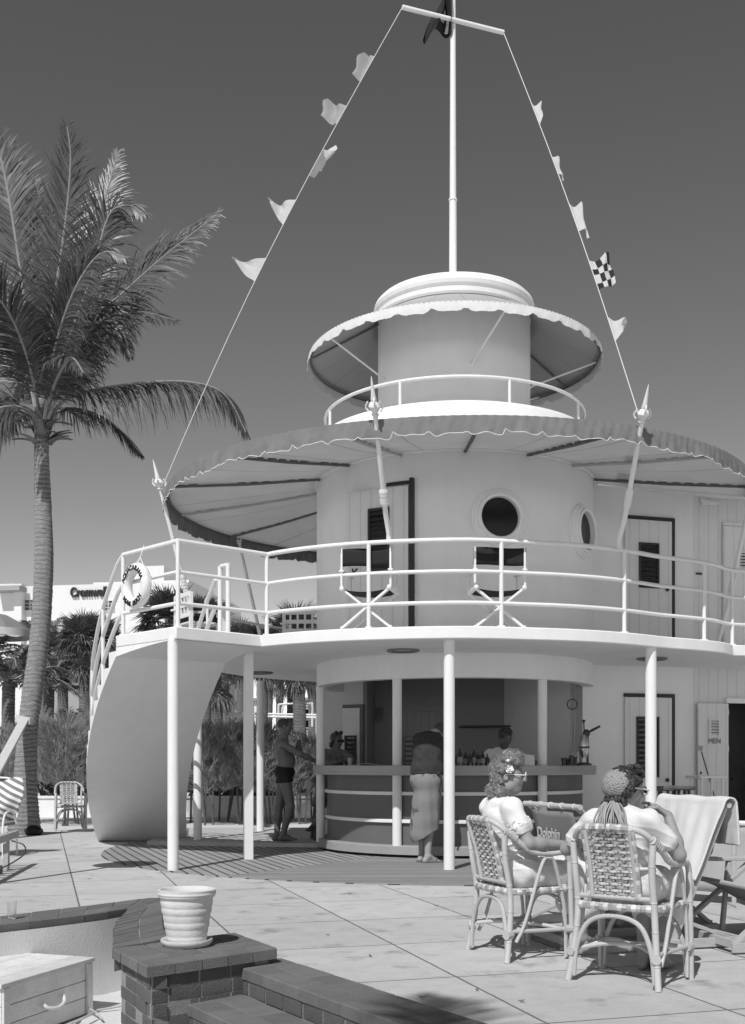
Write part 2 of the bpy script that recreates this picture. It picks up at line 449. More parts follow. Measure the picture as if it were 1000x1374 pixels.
# ------------------------------------------------------------------ brick work
BRICK = M('dark_brick', .105, .85, .2, 14, bump=.6, bscale=90, island=.12, speck=.2)
BRICKT = M('worn_brick_coping', .145, .85, .22, 10, bump=.4, bscale=80, island=.13, speck=.18)
MORT = M('mortar', .26, .95, .2, 20, bump=.4, bscale=90)
STUC = M('rough_planter_stucco', .66, .95, .14, 3, bump=.3, bscale=70, speck=.1, streak=.1)
def frustum(mb, quad, z0, z1, ins=.004, c=.006):
    # brick from a plan quad, with slightly rounded top edges
    q = [Vector((p[0],p[1],0)) for p in quad]; ctr = sum(q, Vector())/4
    q = [p+Vector((rnd.uniform(-.0025,.0025),rnd.uniform(-.0025,.0025),0)) for p in q]
    lo = [p+(ctr-p).normalized()*ins for p in q]; hi = [p+(ctr-p).normalized()*(ins+c) for p in q]
    jz = [rnd.uniform(-.002,.001) for _ in q]
    vs = [(p.x,p.y,z0) for p in lo]+[(p.x,p.y,z1-c+j) for p,j in zip(lo,jz)]+[(p.x,p.y,z1+j) for p,j in zip(hi,jz)]
    mb.add(vs, [(3,2,1,0),(8,9,10,11)]+[(i,(i+1)%4,(i+1)%4+4,i+4) for i in range(4)]+[(i+4,(i+1)%4+4,(i+1)%4+8,i+8) for i in range(4)])
def resample(pts, n):
    p = [Vector((q[0],q[1],0)) for q in pts]; L = [0]
    for i in range(1, len(p)): L.append(L[-1]+(p[i]-p[i-1]).length)
    out = []
    for k in range(n+1):
        t = L[-1]*k/n; i = 1
        while i < len(L)-1 and L[i] < t: i += 1
        f = (t-L[i-1])/max(L[i]-L[i-1],1e-9); out.append(p[i-1].lerp(p[i], f))
    return out
def coping(mb, a, b, n, z0, z1, rows=2, jit=.004):
    qa, qb = resample(a, n), resample(b, n)
    for i in range(n):
        for r in range(rows):
            f0, f1 = r/rows, (r+1)/rows
            quad = [qa[i].lerp(qb[i],f0), qa[i].lerp(qb[i],f1), qa[i+1].lerp(qb[i+1],f1), qa[i+1].lerp(qb[i+1],f0)]
            frustum(mb, quad, z0, z1+rnd.uniform(-jit,jit)*.35, ins=.0015)
def wall_under(mb, a, z0, z1, off):
    p = resample(a, 24); vs = []; fs = []
    for i, q in enumerate(p):
        d = (p[min(i+1,24)]-p[max(i-1,0)]).normalized(); nrm = Vector((d.y,-d.x,0))
        w = q-nrm*off; vs += [(w.x,w.y,z0),(w.x,w.y,z1)]
    for i in range(24): fs.append((2*i,2*i+2,2*i+3,2*i+1))
    mb.add(vs, fs)
tw = thing('retaining_wall', 'curved planter wall of pale stucco with dark brick coping', 'wall', (-1.835,8.24,-.47))
mb = MB()
wall_under(mb, outer, -.55, ZC-.055, -.02); wall_under(mb, outer2, -.55, ZC-.055, .085)
obj('wall', mb, STUC, tw)
mb = MB()
coping(mb, [outer[0],outer[1]], [inner[0],inner[1]], 24, ZC-.065, ZC)
coping(mb, outer[1:], inner[1:], 5, ZC-.065, ZC, rows=2)
coping(mb, outer2[0:2]+outer2[1:], inner2, 12, ZC-.065, ZC, rows=2)
frustum(mb, [outer[-1], inner[-1], inner2[0], (inner2[1][0],inner2[1][1])], ZC-.065, ZC)
obj('coping', mb, BRICKT, tw, ang=25)
mb = MB()
for a, b in ((outer,inner),(outer2,inner2)):
    qa, qb = resample(a, 16), resample(b, 16)
    for i in range(16):
        mb.add([(p.x,p.y,z) for z in (-.02,ZC-.0045) for p in (qa[i].lerp(qb[i],.03),qb[i].lerp(qa[i],.03),qb[i+1].lerp(qa[i+1],.03),qa[i+1].lerp(qb[i+1],.03))],
               [(3,2,1,0),(4,5,6,7),(0,1,5,4),(1,2,6,5),(2,3,7,6),(3,0,4,7)])
obj('mortar_bed', mb, MORT, tw, smooth=False)

# pier with the flower pot
tp = thing('brick_pier', 'square dark brick pier carrying the ribbed white flower pot', 'pier', (-1.04,6.4,-.47))
ctr = (A_+B_+C_+D_)/4
def shr(p, d): return p+(ctr-p).normalized()*d
bodyp = [shr(p,.05) for p in (A_,C_,D_,B_)]
mb = MB(); mb.prism([(p.x,p.y) for p in [shr(p,.0535) for p in (A_,C_,D_,B_)]], -.55, ZC-.06); obj('mortar_core', mb, MORT, tp, smooth=False)
mb = MB(); hgt = .076
for k in range(9):
    z1 = ZC-.066-k*hgt; z0 = z1-hgt+.009
    for e in range(4):
        p, q = bodyp[e], bodyp[(e+1)%4]; L = (q-p).length; d = (q-p)/L; nrm = Vector((d.y,-d.x,0))
        lo_, hi_ = (0, L) if (k+e)%2 else (.098, L-.098)
        s = lo_-(.106 if (k+e)%2 else 0.0)
        while s < hi_:
            a, b = max(s,lo_)+.004, min(s+.213,hi_)-.006
            if b-a > .02:
                w = rnd.uniform(-.002,.003)
                frustum(mb, [p+d*a+nrm*w, p+d*b+nrm*w, p+d*b-nrm*.09, p+d*a-nrm*.09][::1], z0, z1, ins=.001, c=.004)
            s += .213
obj('brick_courses', mb, BRICK, tp, ang=25)
mb = MB()
e0 = [(A_.x,A_.y),(C_.x,C_.y)]; 
for r in range(4):
    f0, f1 = r/4, (r+1)/4
    a = [A_.lerp(B_,f0), C_.lerp(D_,f0)]; b = [A_.lerp(B_,f1), C_.lerp(D_,f1)]
    nb = 5 if r == 0 else 4
    for i in range(nb):
        g0, g1 = i/nb, (i+1)/nb
        frustum(mb, [a[0].lerp(a[1],g0), a[0].lerp(a[1],g1), b[0].lerp(b[1],g1), b[0].lerp(b[1],g0)], ZC-.062, ZC+rnd.uniform(-.002,.002), ins=.003)
obj('cap', mb, BRICKT, tp, ang=25)

# steps going down beside the pier
ts = thing('garden_steps', 'low worn brick steps leading down beside the brick pier', 'steps', (-.3,5.6,-.47))
N_ = Vector((SD.y,-SD.x,0)); N_ = N_ if N_.x < 0 else -N_
w = .34
def strip(p0, off0, off1, z, name, L, n):
    mb = MB()
    a0 = p0+N_*off0; b0 = p0+N_*off1
    coping(mb, [a0, a0+SD*L], [b0, b0+SD*L], n, z-.065, z, rows=2)
    mb2 = MB(); mb2.prism([tuple((q)[:2]) for q in (a0+N_*.01, a0+SD*L+N_*.01, b0+SD*L-N_*.012, b0-N_*.012)], -.5, z-.010)
    o = obj(name, mb, BRICKT, ts, ang=25)
    obj('riser', mb2, MORT, o, smooth=False)
    mb3 = MB(); k = int(L/.213)
    for i in range(k): 
        p = b0-N_*.006+SD*(i*.213+.03); frustum(mb3, [p, p+SD*.2, p+SD*.2-N_*.05, p-N_*.05], z-.15, z-.072, ins=.002, c=.003)
    obj('riser_bricks', mb3, BRICK, o, ang=25)
strip(S0+SD*.0, 0, w, .03, 'tread', 4.2, 20)
strip(S0+SD*.06, w, 2*w+.02, -.125, 'tread', 4.2, 20)
strip(S0+SD*.2, 2*w+.02, 3*w+.04, -.28, 'tread', 4.2, 20)

# pot and saucer
def ring_prof():
    pts = [(0,.02),(.112,.02)]
    H = .335
    for i in range(61):
        t = i/60; z = .02+t*(H-.02)
        r = .112+.052*t
        if t < .80: r += (.004,.002,.0045,.0022,.0045,.003)[min(int(t/.80*6),5)]*abs(math.sin((t/.80)*math.pi*6))**.8
        elif t > .86: r += .010+ (.004 if .90 < t < .94 else 0)
        pts.append((r, z))
    pts += [(.160,H+.004),(.150,H),(.145,H-.03),(.13,.24),(.118,.2),(0,.2)]
    return pts
pc = Vector((-1.105,6.53,ZC))
POTM = M('white_pot_glaze', .60, .7, .2, 7, bump=.2, bscale=60, streak=.14, speck=.1)
t = thing('flower_pot', 'ribbed white clay flower pot on the brick pier', 'flower pot', pc)
mb = MB(); mb.lathe(ring_prof(), pc, 56); obj('pot', mb, POTM, t, ang=60)
mb = MB(); mb.lathe([(0,.002),(.135,.002),(.155,.03),(.152,.042),(.138,.040),(.128,.016),(0,.016)], pc, 56); obj('saucer', mb, POTM, t, ang=60)
# glass left on the coping
g = G(15,1240,ZC); g = P(16,1233,F*(EYE-ZC)/(1233-HY))
mb = MB(); mb.lathe([(0,.003),(.027,.003),(.034,.12),(.031,.12),(.025,.012),(0,.012)], g, 24)
gm, gnt, gb = base('clear_glass'); gb.inputs['Transmission Weight'].default_value = .95; gb.inputs['Roughness'].default_value = .03; gb.inputs['Base Color'].default_value = (.9,.9,.9,1); gb.inputs['IOR'].default_value = 1.3
o = obj('drinking_glass', mb, gm, ang=60); tag(o, 'tall empty clear drinking glass standing on the brick coping', 'glass'); recenter(o)

# wooden crate with rope handle in the planter
z0 = -.46
pA = P(2,1322, 6.47); pB = P(122,1283, 7.34); ztop = -.095
pA.z = pB.z = 0
dirf = (pB-pA).normalized(); nf = Vector((-dirf.y, dirf.x, 0)); nf = nf if nf.x < 0 else -nf
Lc = (pB-pA).length; dep = .75
tcr = thing('wooden_chest', 'weathered white wooden beach chest with a rope handle', 'chest', (pA.x+dirf.x*Lc/2, pA.y+dirf.y*Lc/2, z0))
CRW = M('crate_boards', .64, .85, .26, 7, bump=.5, bscale=50, streak=.1, island=.14, speck=.2)
mb = MB(); hz = (ztop-.03-z0)
for i in range(3):
    zc = z0+hz*(i+.5)/3
    for off in (0.012, dep-.012):
        c = pA+dirf*Lc/2+nf*off; mb.box((c.x,c.y,zc), (Lc-.0,.022,hz/3-.004), dirf, nf)
    for s in (.012, Lc-.012):
        c = pA+dirf*s+nf*dep/2; mb.box((c.x,c.y,zc), (.022,dep-.05,hz/3-.004), dirf, nf)
obj('body', mb, CRW, tcr, bevel=.003, smooth=False)
mb = MB()
for i in range(5):
    c = pA+dirf*(Lc/2)+nf*(-.02+(dep+.04)*(i+.5)/5); mb.box((c.x,c.y,ztop-.014), (Lc+.05,(dep+.04)/5-.003,.026), dirf, nf)
obj('lid', mb, CRW, tcr, bevel=.003, smooth=False)
for s in (.03, Lc-.03):
    mb = MB(); c = pA+dirf*s-nf*.010; mb.box((c.x,c.y,z0+hz/2), (.06,.018,hz), dirf, nf)
    obj('corner_batten', mb, CRW, tcr, bevel=.003, smooth=False)
mb = MB(); c = pA+dirf*Lc*.52-nf*.02
pts = [c-dirf*.10+Vector((0,0,-.20)), c-dirf*.08-nf*.025+Vector((0,0,-.225)), c-nf*.04+Vector((0,0,-.235)), c+dirf*.08-nf*.025+Vector((0,0,-.22)), c+dirf*.11+Vector((0,0,-.185))]
mb.tube(smooth_path([p+Vector((0,0,ztop)) for p in pts], 6), .012, 10); obj('handle', mb, ROPE, tcr)
# dry sticks on the sand
for k,(x,y,a,L) in enumerate([(-1.85,7.35,.5,.35),(-1.75,7.1,2.2,.25),(-1.95,6.9,1.1,.3),(-1.72,6.75,.2,.22)]):
    mb = MB(); d = Vector((math.cos(a),math.sin(a),0))
    p = Vector((x,y,gz(x,y)+.02)); mb.tube(smooth_path([p, p+d*L*.5+Vector((.02,-.02,.02)), p+d*L+Vector((0,0,.03))],4), [.008]*8+[.004], 6)
    o = obj('dry_stick', mb, WOODW); tag(o, 'dry bleached stick lying on the sand behind the chest', 'stick', 'sticks on the sand'); recenter(o)
# ================================================================== the round tower
ZS, ZT = 2.588, 2.73       # soffit and top of the balcony slab
RD, RT = 1.95, 1.08        # radii of the two drums
tow = thing('beach_tower', 'round white two storey tower pavilion with awnings, balcony and open ground floor bar', 'tower', (CX,CY,0))
def lerp_table(tab, a):
    for (a0,r0),(a1,r1) in zip(tab, tab[1:]):
        if a <= a1:
            t = (a-a0)/(a1-a0); t = t*t*(3-2*t); return r0+(r1-r0)*t
    return tab[-1][1]
TAB = [(-200,3.62),(-43.6,3.60),(-5,3.5),(12,3.41),(40,3.40),(66,3.80),(70,3.9)]
def slabR(a): return lerp_table(TAB, a)
def px_of(p): return HX+p.x/p.y*F
def find_a(px, r, lo, hi):      # angle on a circle (or radius function) whose point lies in a given direction from the camera
    best = None
    for i in range(4001):
        a = lo+(hi-lo)*i/4000; e = abs(px_of(C(a, r(a) if callable(r) else r))-px)
        if best is None or e < best[0]: best = (e, a)
    return best[1]
# landing square in front of the stair
LC = Vector((-2.18,12.18,0)); LL = Vector((-3.06,13.1,0)); LJ = C(-43.6, slabR(-43.6)); 
LB = Vector((-1.86,13.93,0)); LB2 = LB+(LJ-LC)*.15
edge = [C(a, slabR(a)) for a in np.arange(-43.6, 67, 1.5)]
ext = [edge[-1]+U*.02, edge[-1]+U*7.0]
back = [C(a, slabR(a)) for a in np.arange(-200, -57, 3)]
WO = Vector((2.88,15.33,0))
slab = [LC]+edge+ext+[edge[-1]+U*7+V*4, WO+V*3.2]+back+[LB2, LB, LL]
mb = MB(); mb.prism([(p.x,p.y) for p in slab], ZS, ZT)
# fascia drip: slightly rounded edge comes from the bevel
obj('balcony_slab', mb, WHITE, tow, bevel=.018, smooth=True)

# ---- drums
mb = MB()
mb.lathe([(RD,ZT-.02),(RD,5.70),(RD-.02,5.745),(RD-.06,5.76),(RD-.30,5.76),(RD-.30,5.55),(0,5.55)], (CX,CY,0), 128)
obj('lower_drum', mb, DRUMP, tow, ang=30)
mb = MB()
mb.lathe([(RD-.02,2.28),(RD+.0,2.28),(RD,ZS+.01),], (CX,CY,0), 96, -118, 86)
mb.lathe([(RD-.16,ZS+.01),(RD-.16,2.28),(RD-.02,2.28)], (CX,CY,0), 96, -118, 86)
obj('bar_fascia', mb, WHITE, tow, ang=30)
mb = MB(); mb.lathe([(RT,5.56),(RT,7.46)], (CX,CY,0), 96); obj('upper_drum', mb, DRUMP, tow)
mb = MB()
mb.lathe([(RT-.01,7.44),(RT+.035,7.44),(RT+.05,7.47),(RT+.05,7.53),(RT+.02,7.545),(RT+.02,7.56),(RT+.055,7.58),(RT+.065,7.63),(RT+.045,7.69),(RT,7.735),(RT-.08,7.765),(.9,7.775),(.3,7.80),(0,7.80)], (CX,CY,0), 96)
obj('cap_moulding', mb, WHITE, tow, ang=25)

# ---- awnings
def canopy_mat(name, v, tr, seam, lines=15):
    m, nt, b = base(name)
    tc = nn(nt, 'ShaderNodeTexCoord'); sp = nn(nt, 'ShaderNodeSeparateXYZ'); nt.links.new(tc.outputs['Object'], sp.inputs[0])
    an = mth(nt, 'DIVIDE', mth(nt, 'ARCTAN2', sp.outputs[0], sp.outputs[1]), R(lines))
    fr = mth(nt, 'ABSOLUTE', mth(nt, 'SUBTRACT', an, mth(nt, 'ROUND', an)))
    s = mth(nt, 'LESS_THAN', fr, .012)
    n = noise(nt, tc.outputs['Object'], 2.2, 5); n2 = noise(nt, tc.outputs['Object'], 80, 2)
    val = mth(nt, 'MULTIPLY', mth(nt, 'MULTIPLY_ADD', n, .2, .9), mth(nt, 'MULTIPLY_ADD', n2, .1, .95))
    val = mth(nt, 'MULTIPLY', mth(nt, 'MULTIPLY', val, v), mth(nt, 'MULTIPLY_ADD', s, -seam, 1))
    nt.links.new(val, b.inputs['Base Color']); b.inputs['Roughness'].default_value = .95; b.inputs['Specular IOR Level'].default_value = .1
    t = nn(nt, 'ShaderNodeBsdfTranslucent'); nt.links.new(val, t.inputs['Color'])
    mx = nn(nt, 'ShaderNodeMixShader'); mx.inputs[0].default_value = tr
    nt.links.new(b.outputs[0], mx.inputs[1]); nt.links.new(t.outputs[0], mx.inputs[2]); nt.links.new(mx.outputs[0], nt.nodes['Material Output'].inputs['Surface'])
    bn = nn(nt, 'ShaderNodeBump'); bn.inputs['Strength'].default_value = .25; bn.inputs['Distance'].default_value = .02
    nt.links.new(noise(nt, tc.outputs['Object'], 5, 3), bn.inputs['Height']); nt.links.new(bn.outputs['Normal'], b.inputs['Normal'])
    return m
CAN1 = canopy_mat('awning_canvas', .66, .38, .35)
CAN2 = canopy_mat('upper_awning_canvas', .40, .05, .3)
VAL1 = M('grey_valance_canvas', .185, .95, .22, 5, bump=.9, bscale=16, streak=.16, speck=.12, trans=.08)
VAL2 = M('white_valance_canvas', .66, .95, .08, 4, bump=.5, bscale=18, trans=.05)
PIPING = M('white_piping', .75, .8, .05, 9)
RA, ZR, ZI = 4.03, 4.87, 5.13
d_w = abs((Vector((CX,CY,0))-WO).dot(Vector((U.y,-U.x,0))))
def inner_pt(a):
    # where the awning starts: on the drum, or on the straight wall east of it
    d = Vector((math.sin(R(a)), -math.cos(R(a)), 0)); nrm = V
    den = d.dot(nrm); num = (WO-Vector((CX,CY,0))).dot(nrm)
    r = RD
    if abs(den) > 1e-6:
        t = num/den
        if t > RD and (Vector((CX,CY,0))+d*t-WO).dot(U) > 0: r = t
    return r
a1_aw = 82; a0_aw = -176
def sag(a, t, step, amt): 
    f = (a/step)%1; return -amt*math.sin(math.pi*f)*math.sin(math.pi*min(t*1.1,1))
mb = MB()
def fn(u, v):
    a = a0_aw+(a1_aw-a0_aw)*u; ri = min(inner_pt(a)-.015, RA-.05); r = ri+(RA-ri)*v
    f = (r-RD)/(RA-RD)
    return C(a, r, ZI+(ZR-ZI)*f+sag(a, v, 22.5, .035)*min(1, (a1_aw-a)/9))
mb.grid(fn, 190, 10)
e_o, e_i = C(a1_aw, RA, ZR), C(a1_aw, min(inner_pt(a1_aw)-.015, RA-.05), ZI)
mb.grid(lambda u,v: (e_i+(e_o-e_i)*v)+U*6.0*u+Vector((0,0,.05*math.sin(math.pi*v)*-abs(math.sin(u*12)))) if v > .001 or u < .001 else e_i+U*6.0*u, 30, 6)
t1 = obj('lower_awning', mb, CAN1, tow, ang=80, solid=.006)
def valance(mb, r, ztop, drop, a0, a1, ns, notch, seg=14, out=.03, wob=1.0, wd=.075):
    trim = []
    tot = ns*seg
    jit = [rnd.uniform(-.3,1) for _ in range(ns+1)]; ph = [rnd.uniform(0,6) for _ in range(ns+1)]
    vs = []; m = 5
    for i in range(tot+1):
        k = min(i//seg, ns-1); f = i/seg-k; a = a0+(a1-a0)*i/tot
        lo = drop*(1+.05*math.sin(k*2.1))*(1-.10*math.sin(math.pi*f))+.0
        e = min(f, 1-f); lo -= notch*math.exp(-(e/wd)**2)
        lo += .012*wob*math.sin(k*1.7+f*5)
        flap = wob*(.035*jit[k]*math.sin(math.pi*f)+.014*math.sin(f*14+ph[k]))
        for j in range(m+1):
            w = j/m
            vs.append(C(a, r+out*math.sin(w*1.6)+flap*w*w+.006*math.sin(a*4+w*5), ztop-lo*w))
        trim.append(C(a, r+out+flap+.002, ztop-lo))
    fs = [(i*(m+1)+j, (i+1)*(m+1)+j, (i+1)*(m+1)+j+1, i*(m+1)+j+1) for i in range(tot) for j in range(m)]
    mb.add(vs, fs); return trim
mb = MB(); trim = valance(mb, RA, ZR+.025, .225, a0_aw, a1_aw, 46, .05)
v1 = obj('valance', mb, VAL1, t1, ang=80)
mb = MB(); mb.tube(trim, .0042, 5); obj('piping', mb, PIPING, v1)
RIB = M('awning_batten', .13, .8, .3, 12)
RIBL = M('awning_batten_pale', .42, .7, .2, 10)
for i, a in enumerate(range(-168, 92, 24)):
    mb = MB(); ri = min(inner_pt(a), RA-.1)
    if RA-ri < .5: continue
    p = C(a, ri+.02, ZI-.035); q = C(a, RA-.06, ZR-.03)
    mb.tube([p, p.lerp(q,.5)-Vector((0,0,.015)), q], .018, 8); 
    nl = 12
    for k in range(nl):
        c = p.lerp(q, (k+.5)/nl); d = (q-p).normalized()
        if rnd.random() < .8: mb.tube([c-d*rnd.uniform(.03,.07), c+d*.05], .022, 7)
    obj('batten', mb, RIB if i % 3 else RIBL, t1)
mb = MB(); mb.tube([C(a, RA-.03, ZR-.015) for a in range(a0_aw, a1_aw, 2)], .018, 7); obj('rim_hoop', mb, RIB, t1)
mb = MB(); mb.tube([C(a, RD+.015, ZI-.01) for a in range(-176, 86, 2)], .016, 7); obj('wall_batten', mb, WALLP, t1)

RA2, ZR2, ZI2 = 2.06, 6.93, 7.44
mb = MB()
def fn2(u, v):
    a = -180+360*u; r = RT+.01+(RA2-RT-.01)*v; return C(a, r, ZI2+(ZR2-ZI2)*v+sag(a, v, 30, .02))
mb.grid(fn2, 144, 8)
t2 = obj('upper_awning', mb, CAN2, tow, ang=80, solid=.006)
mb = MB(); valance(mb, RA2, ZR2+.008, .150, -180, 180, 30, .05, out=.02, wob=.35, wd=.14)
obj('valance', mb, VAL2, t2, ang=80)
mb = MB(); mb.tube([C(a, RA2-.03, ZR2-.03) for a in range(-180, 180, 3)], .012, 7, closed=True); obj('rim_hoop', mb, RIB, t2)
for a in (-150,-60,15,88,135):
    mb = MB(); p = C(a-6, RT, 6.52); q = C(a, RA2-.05, ZR2-.03); mb.tube([p,q], .013, 8); mb.ball(p, .025)
    obj('strut', mb, PAINT, t2)
for a in (-82,118):
    mb = MB(); p = C(a, RT+.01, ZI2-.04); q = C(a, RA2-.05, ZR2-.045); mb.tube([p,q], .016, 7); obj('batten', mb, RIB, t2)

# ---- railings
def railing(name, path, posts, zb, zt, n=3, r=.027, lab=None, low=.27):
    rl = MB(); hs = [zt] if n == 1 else [zb+low+(zt-zb-low)*i/(n-1) for i in range(n)]
    first = None
    for i, z in enumerate(hs[::-1]):
        m = MB(); m.tube([Vector((p.x,p.y,z)) for p in path], r if i == 0 else r*.86, 10)
        if first is None: first = obj(name, m, PAINT, tow, label=lab)
        else: obj('rail', m, PAINT, first)
    for p in posts:
        m = MB(); m.tube([Vector((p.x,p.y,zb-.01)), Vector((p.x,p.y,zt))], r*.92, 10); m.tube([Vector((p.x,p.y,zb)), Vector((p.x,p.y,zb+.02))], r*1.8, 10)
        obj('post', m, PAINT, first)
    return first
def inset(a): return C(a, slabR(a)-.09)
ZRL = 3.70
LCi = LC+((LL-LC).normalized()+(LJ-LC).normalized())*.08
LLi = LL+(LJ-LC).normalized()*.08-(LL-LC).normalized()*.03
LJi = inset(-43.6)
path = [LLi, LCi, LJi]+[inset(a) for a in np.arange(-42, 66, 2)]+[inset(66)+U*.1, inset(66)+U*5]
ra = lambda a: slabR(a)-.09
posts = [LLi, LCi, LJi]+[C(a, ra(a)) for a in (find_a(495,ra,-40,20), find_a(673,ra,-20,40), find_a(838,ra,0,60), find_a(945,ra,20,66))]+[inset(66)+U*.1, inset(66)+U*1.6]
railing('balcony_railing', path, posts, ZT, ZRL)
# back of the balcony
pb = [C(a, slabR(a)-.1) for a in np.arange(-185, -72, 3)]
railing('balcony_railing', pb, [C(a, slabR(a)-.1) for a in (-180,-150,-125,-100,-74)], ZT, 3.42, n=2, r=.02)
# roof railing
rr = [C(a, 1.83) for a in np.arange(-180, 181, 4)]
railing('roof_railing', rr, [C(find_a(px,1.83,-90,90),1.83) for px in (443,537,684,776)]+[C(a,1.83) for a in (100,135,180,-135,-100)], 5.75, 6.08, n=1, r=.022)

# ---- awning poles with spear finials
FIN = [(0,.0),(.03,.0),(.05,.03),(.03,.05),(.055,.075),(.075,.12),(.06,.16),(.035,.18),(.04,.2),(.030,.24),(.016,.38),(.004,.46),(0,.47)]
def awning_pole(a, rb, zb, rtop, ztop, mid, at=None):
    b = C(a, rb, zb); t = C(a if at is None else at, rtop, ztop); d = (t-b).normalized()
    mb = MB(); mb.tube([b, b+Vector((0,0,.12)), b.lerp(t,.25), t], [.030,.030,.030,.026], 10)
    if mid == 1:
        for s in (.34,.36,.40,.42): mb.tube([b.lerp(t,s)-d*.012, b.lerp(t,s)+d*.012], [.05,.05], 12)
        mb.tube([b.lerp(t,.32), b.lerp(t,.44)], .042, 10)
    if mid == 2:
        for k in range(7): mb.tube([b.lerp(t,.36+.02*k)-d*.01, b.lerp(t,.36+.02*k+.005)+d*.01], .042, 9)
    o = obj('awning_pole', mb, PAINT, tow)
    mb = MB(); mb.lathe([(r_*.85,z_*.9) for r_,z_ in FIN], t, 16, az=d); 
    for k in range(3):
        c = t+d*.12+C(k*120,.075,0)-Vector((CX,CY,0)); mb.tube(smooth_path([c-d*.05, c+(C(k*120,.03,0)-Vector((CX,CY,0))), c+d*.05],4), .01, 6)
    obj('finial', mb, PAINT, o)
    return t+d*.47, t
apole = {}
for nm, px0, lo, hi, r0, zb, mid, pt_ in (('f',522,-40,10,3.42,ZRL,1,504),('r',831,10,60,3.42,ZRL,2,861)):
    a = find_a(px0, r0, lo, hi); 
    apole[nm] = awning_pole(a, r0, zb-.02, RA+.07, ZR+.03, mid, find_a(pt_, RA+.07, lo-8, hi))
apole['l'] = awning_pole(-86, 3.56, ZT, RA+.07, ZR+.03, 2, -79)
awning_pole(-124, 3.42, ZT, RA-.02, ZR-.1, 0); awning_pole(74, 3.6, ZT, RA+.0, ZR-.05, 2)

# ---- columns
def column(px, py_base, name='column', d=.125, sq=False, z0=0.0, zt=ZS+.01):
    p = G(px, py_base, z0); mb = MB()
    if sq: mb.box((p.x,p.y,(z0+zt)/2), (d,d,zt-z0), U)
    else: mb.tube([Vector((p.x,p.y,z0-.02)), Vector((p.x,p.y,zt))], d/2, 28)
    obj(name, mb, WHITE, tow, bevel=.006 if sq else 0)
column(603,1168); column(232.5,1169); column(333.5,1154,sq=True,d=.11); column(265.5,1133); column(349.5,1115,z0=.07,d=.125)
p873 = P(873.5,870,13.15); mb = MB(); mb.tube([Vector((p873.x,p873.y,-.02)), Vector((p873.x,p873.y,ZS+.01))], .066, 28); obj('column', mb, WHITE, tow)

# ---- curved stair
L0, Lc, L1 = Vector((-3.06,13.1,0)), Vector((-4.12,14.65,0)), Vector((-4.26,17.33,0))
R0, Rc, R1 = Vector((-1.86,13.93,0)), Vector((-2.78,15.5,0)), Vector((-2.9,17.33,0))
def bz(a,b,c,t): return a*(1-t)**2+b*2*t*(1-t)+c*t*t
NS = 15
def sl(t): return bz(L0,Lc,L1,t)
def sr(t): return bz(R0,Rc,R1,t)
mb = MB()
rise = ZT/NS
for k in range(NS):          # risers, treads and the stepped sides
    t0, t1_ = k/NS, (k+1)/NS; zt = ZT-rise*k; zl = zt-rise
    l0,r0,l1,r1 = sl(t0),sr(t0),sl(t1_),sr(t1_)
    up = lambda p,z: (p.x,p.y,z)
    if k < NS-1: mb.add([up(l0,zt),up(r0,zt),up(r0,zl),up(l0,zl)], [(0,1,2,3)])
    mb.add([up(l0,zl),up(r0,zl),up(r1,zl),up(l1,zl)], [(0,1,2,3)])
TH = .19
def under(t): return max(ZT-ZT*t-TH-.06*(1-t), 0.0)
N = 60
for side in (sl, sr):
    for k in range(NS):
        for j in range(4):
            ta = (k+j/4)/NS; tb = (k+(j+1)/4)/NS; zt = ZT-rise*(k+1)
            a, b = side(ta), side(tb)
            mb.add([(a.x,a.y,zt),(b.x,b.y,zt),(b.x,b.y,min(under(tb),zt)),(a.x,a.y,min(under(ta),zt))], [(0,1,2,3)])
        a = side(k/NS)
vs = []; fs = []
for i in range(N+1):
    t = i/N; a, b = sl(t), sr(t)
    for j in range(9):
        p = a.lerp(b, j/8); vs.append((p.x,p.y,under(t)))
for i in range(N):
    for j in range(8): fs.append((i*9+j,(i+1)*9+j,(i+1)*9+j+1,i*9+j+1))
mb.add(vs, fs)
a, b = sl(1), sr(1); mb.add([(a.x,a.y,0),(b.x,b.y,0),(b.x,b.y,rise),(a.x,a.y,rise)], [(0,1,2,3)])
fa, fb = LC+(LL-LC)*.012, LJ+(LB-LJ)*.012; zt_s = under(0)
def land(u, v):
    p = fa.lerp(fb, u).lerp(L0.lerp(R0, u), v); return (p.x, p.y, ZS-.004-(ZS-.004-zt_s)*v**1.6)
mb.grid(land, 8, 10)
for u in (0, 1):
    q = [land(u, j/10) for j in range(11)]; mb.add(q+[(x,y,ZS+.002) for x,y,z in q], [(j,j+1,j+12,j+11) for j in range(10)])
st = obj('stair', mb, STAIRW, tow, ang=25)
def stair_rail(side, inw, t0, t1_, pre, hs=(.97,.62,.28)):
    for i, h in enumerate(hs):
        pts = []
        for k in range(31):
            t = t0+(t1_-t0)*k/30; a, b = (sl(t), sr(t)); p = a+(b-a).normalized()*.07 if side == 'l' else b+(a-b).normalized()*.07
            pts.append(Vector((p.x,p.y,ZT-ZT*t+h)))
        m = MB(); m.tube(([pre(h)] if pre else [])+pts, .026, 9); obj('handrail', m, PAINT, st)
    for t in ((.2,.45,.7,.95) if side == 'l' else (.25,.5,.75,.97)):
        a, b = (sl(t), sr(t)); p = a+(b-a).normalized()*.07 if side == 'l' else b+(a-b).normalized()*.07
        m = MB(); z = ZT-ZT*t; m.tube([Vector((p.x,p.y,z-.1)), Vector((p.x,p.y,z+.97))], .023, 9); obj('baluster', m, PAINT, st)
stair_rail('l', 0, .03, .97, lambda h: Vector((LLi.x,LLi.y,ZT+h)))
stair_rail('r', 0, .05, .97, None)
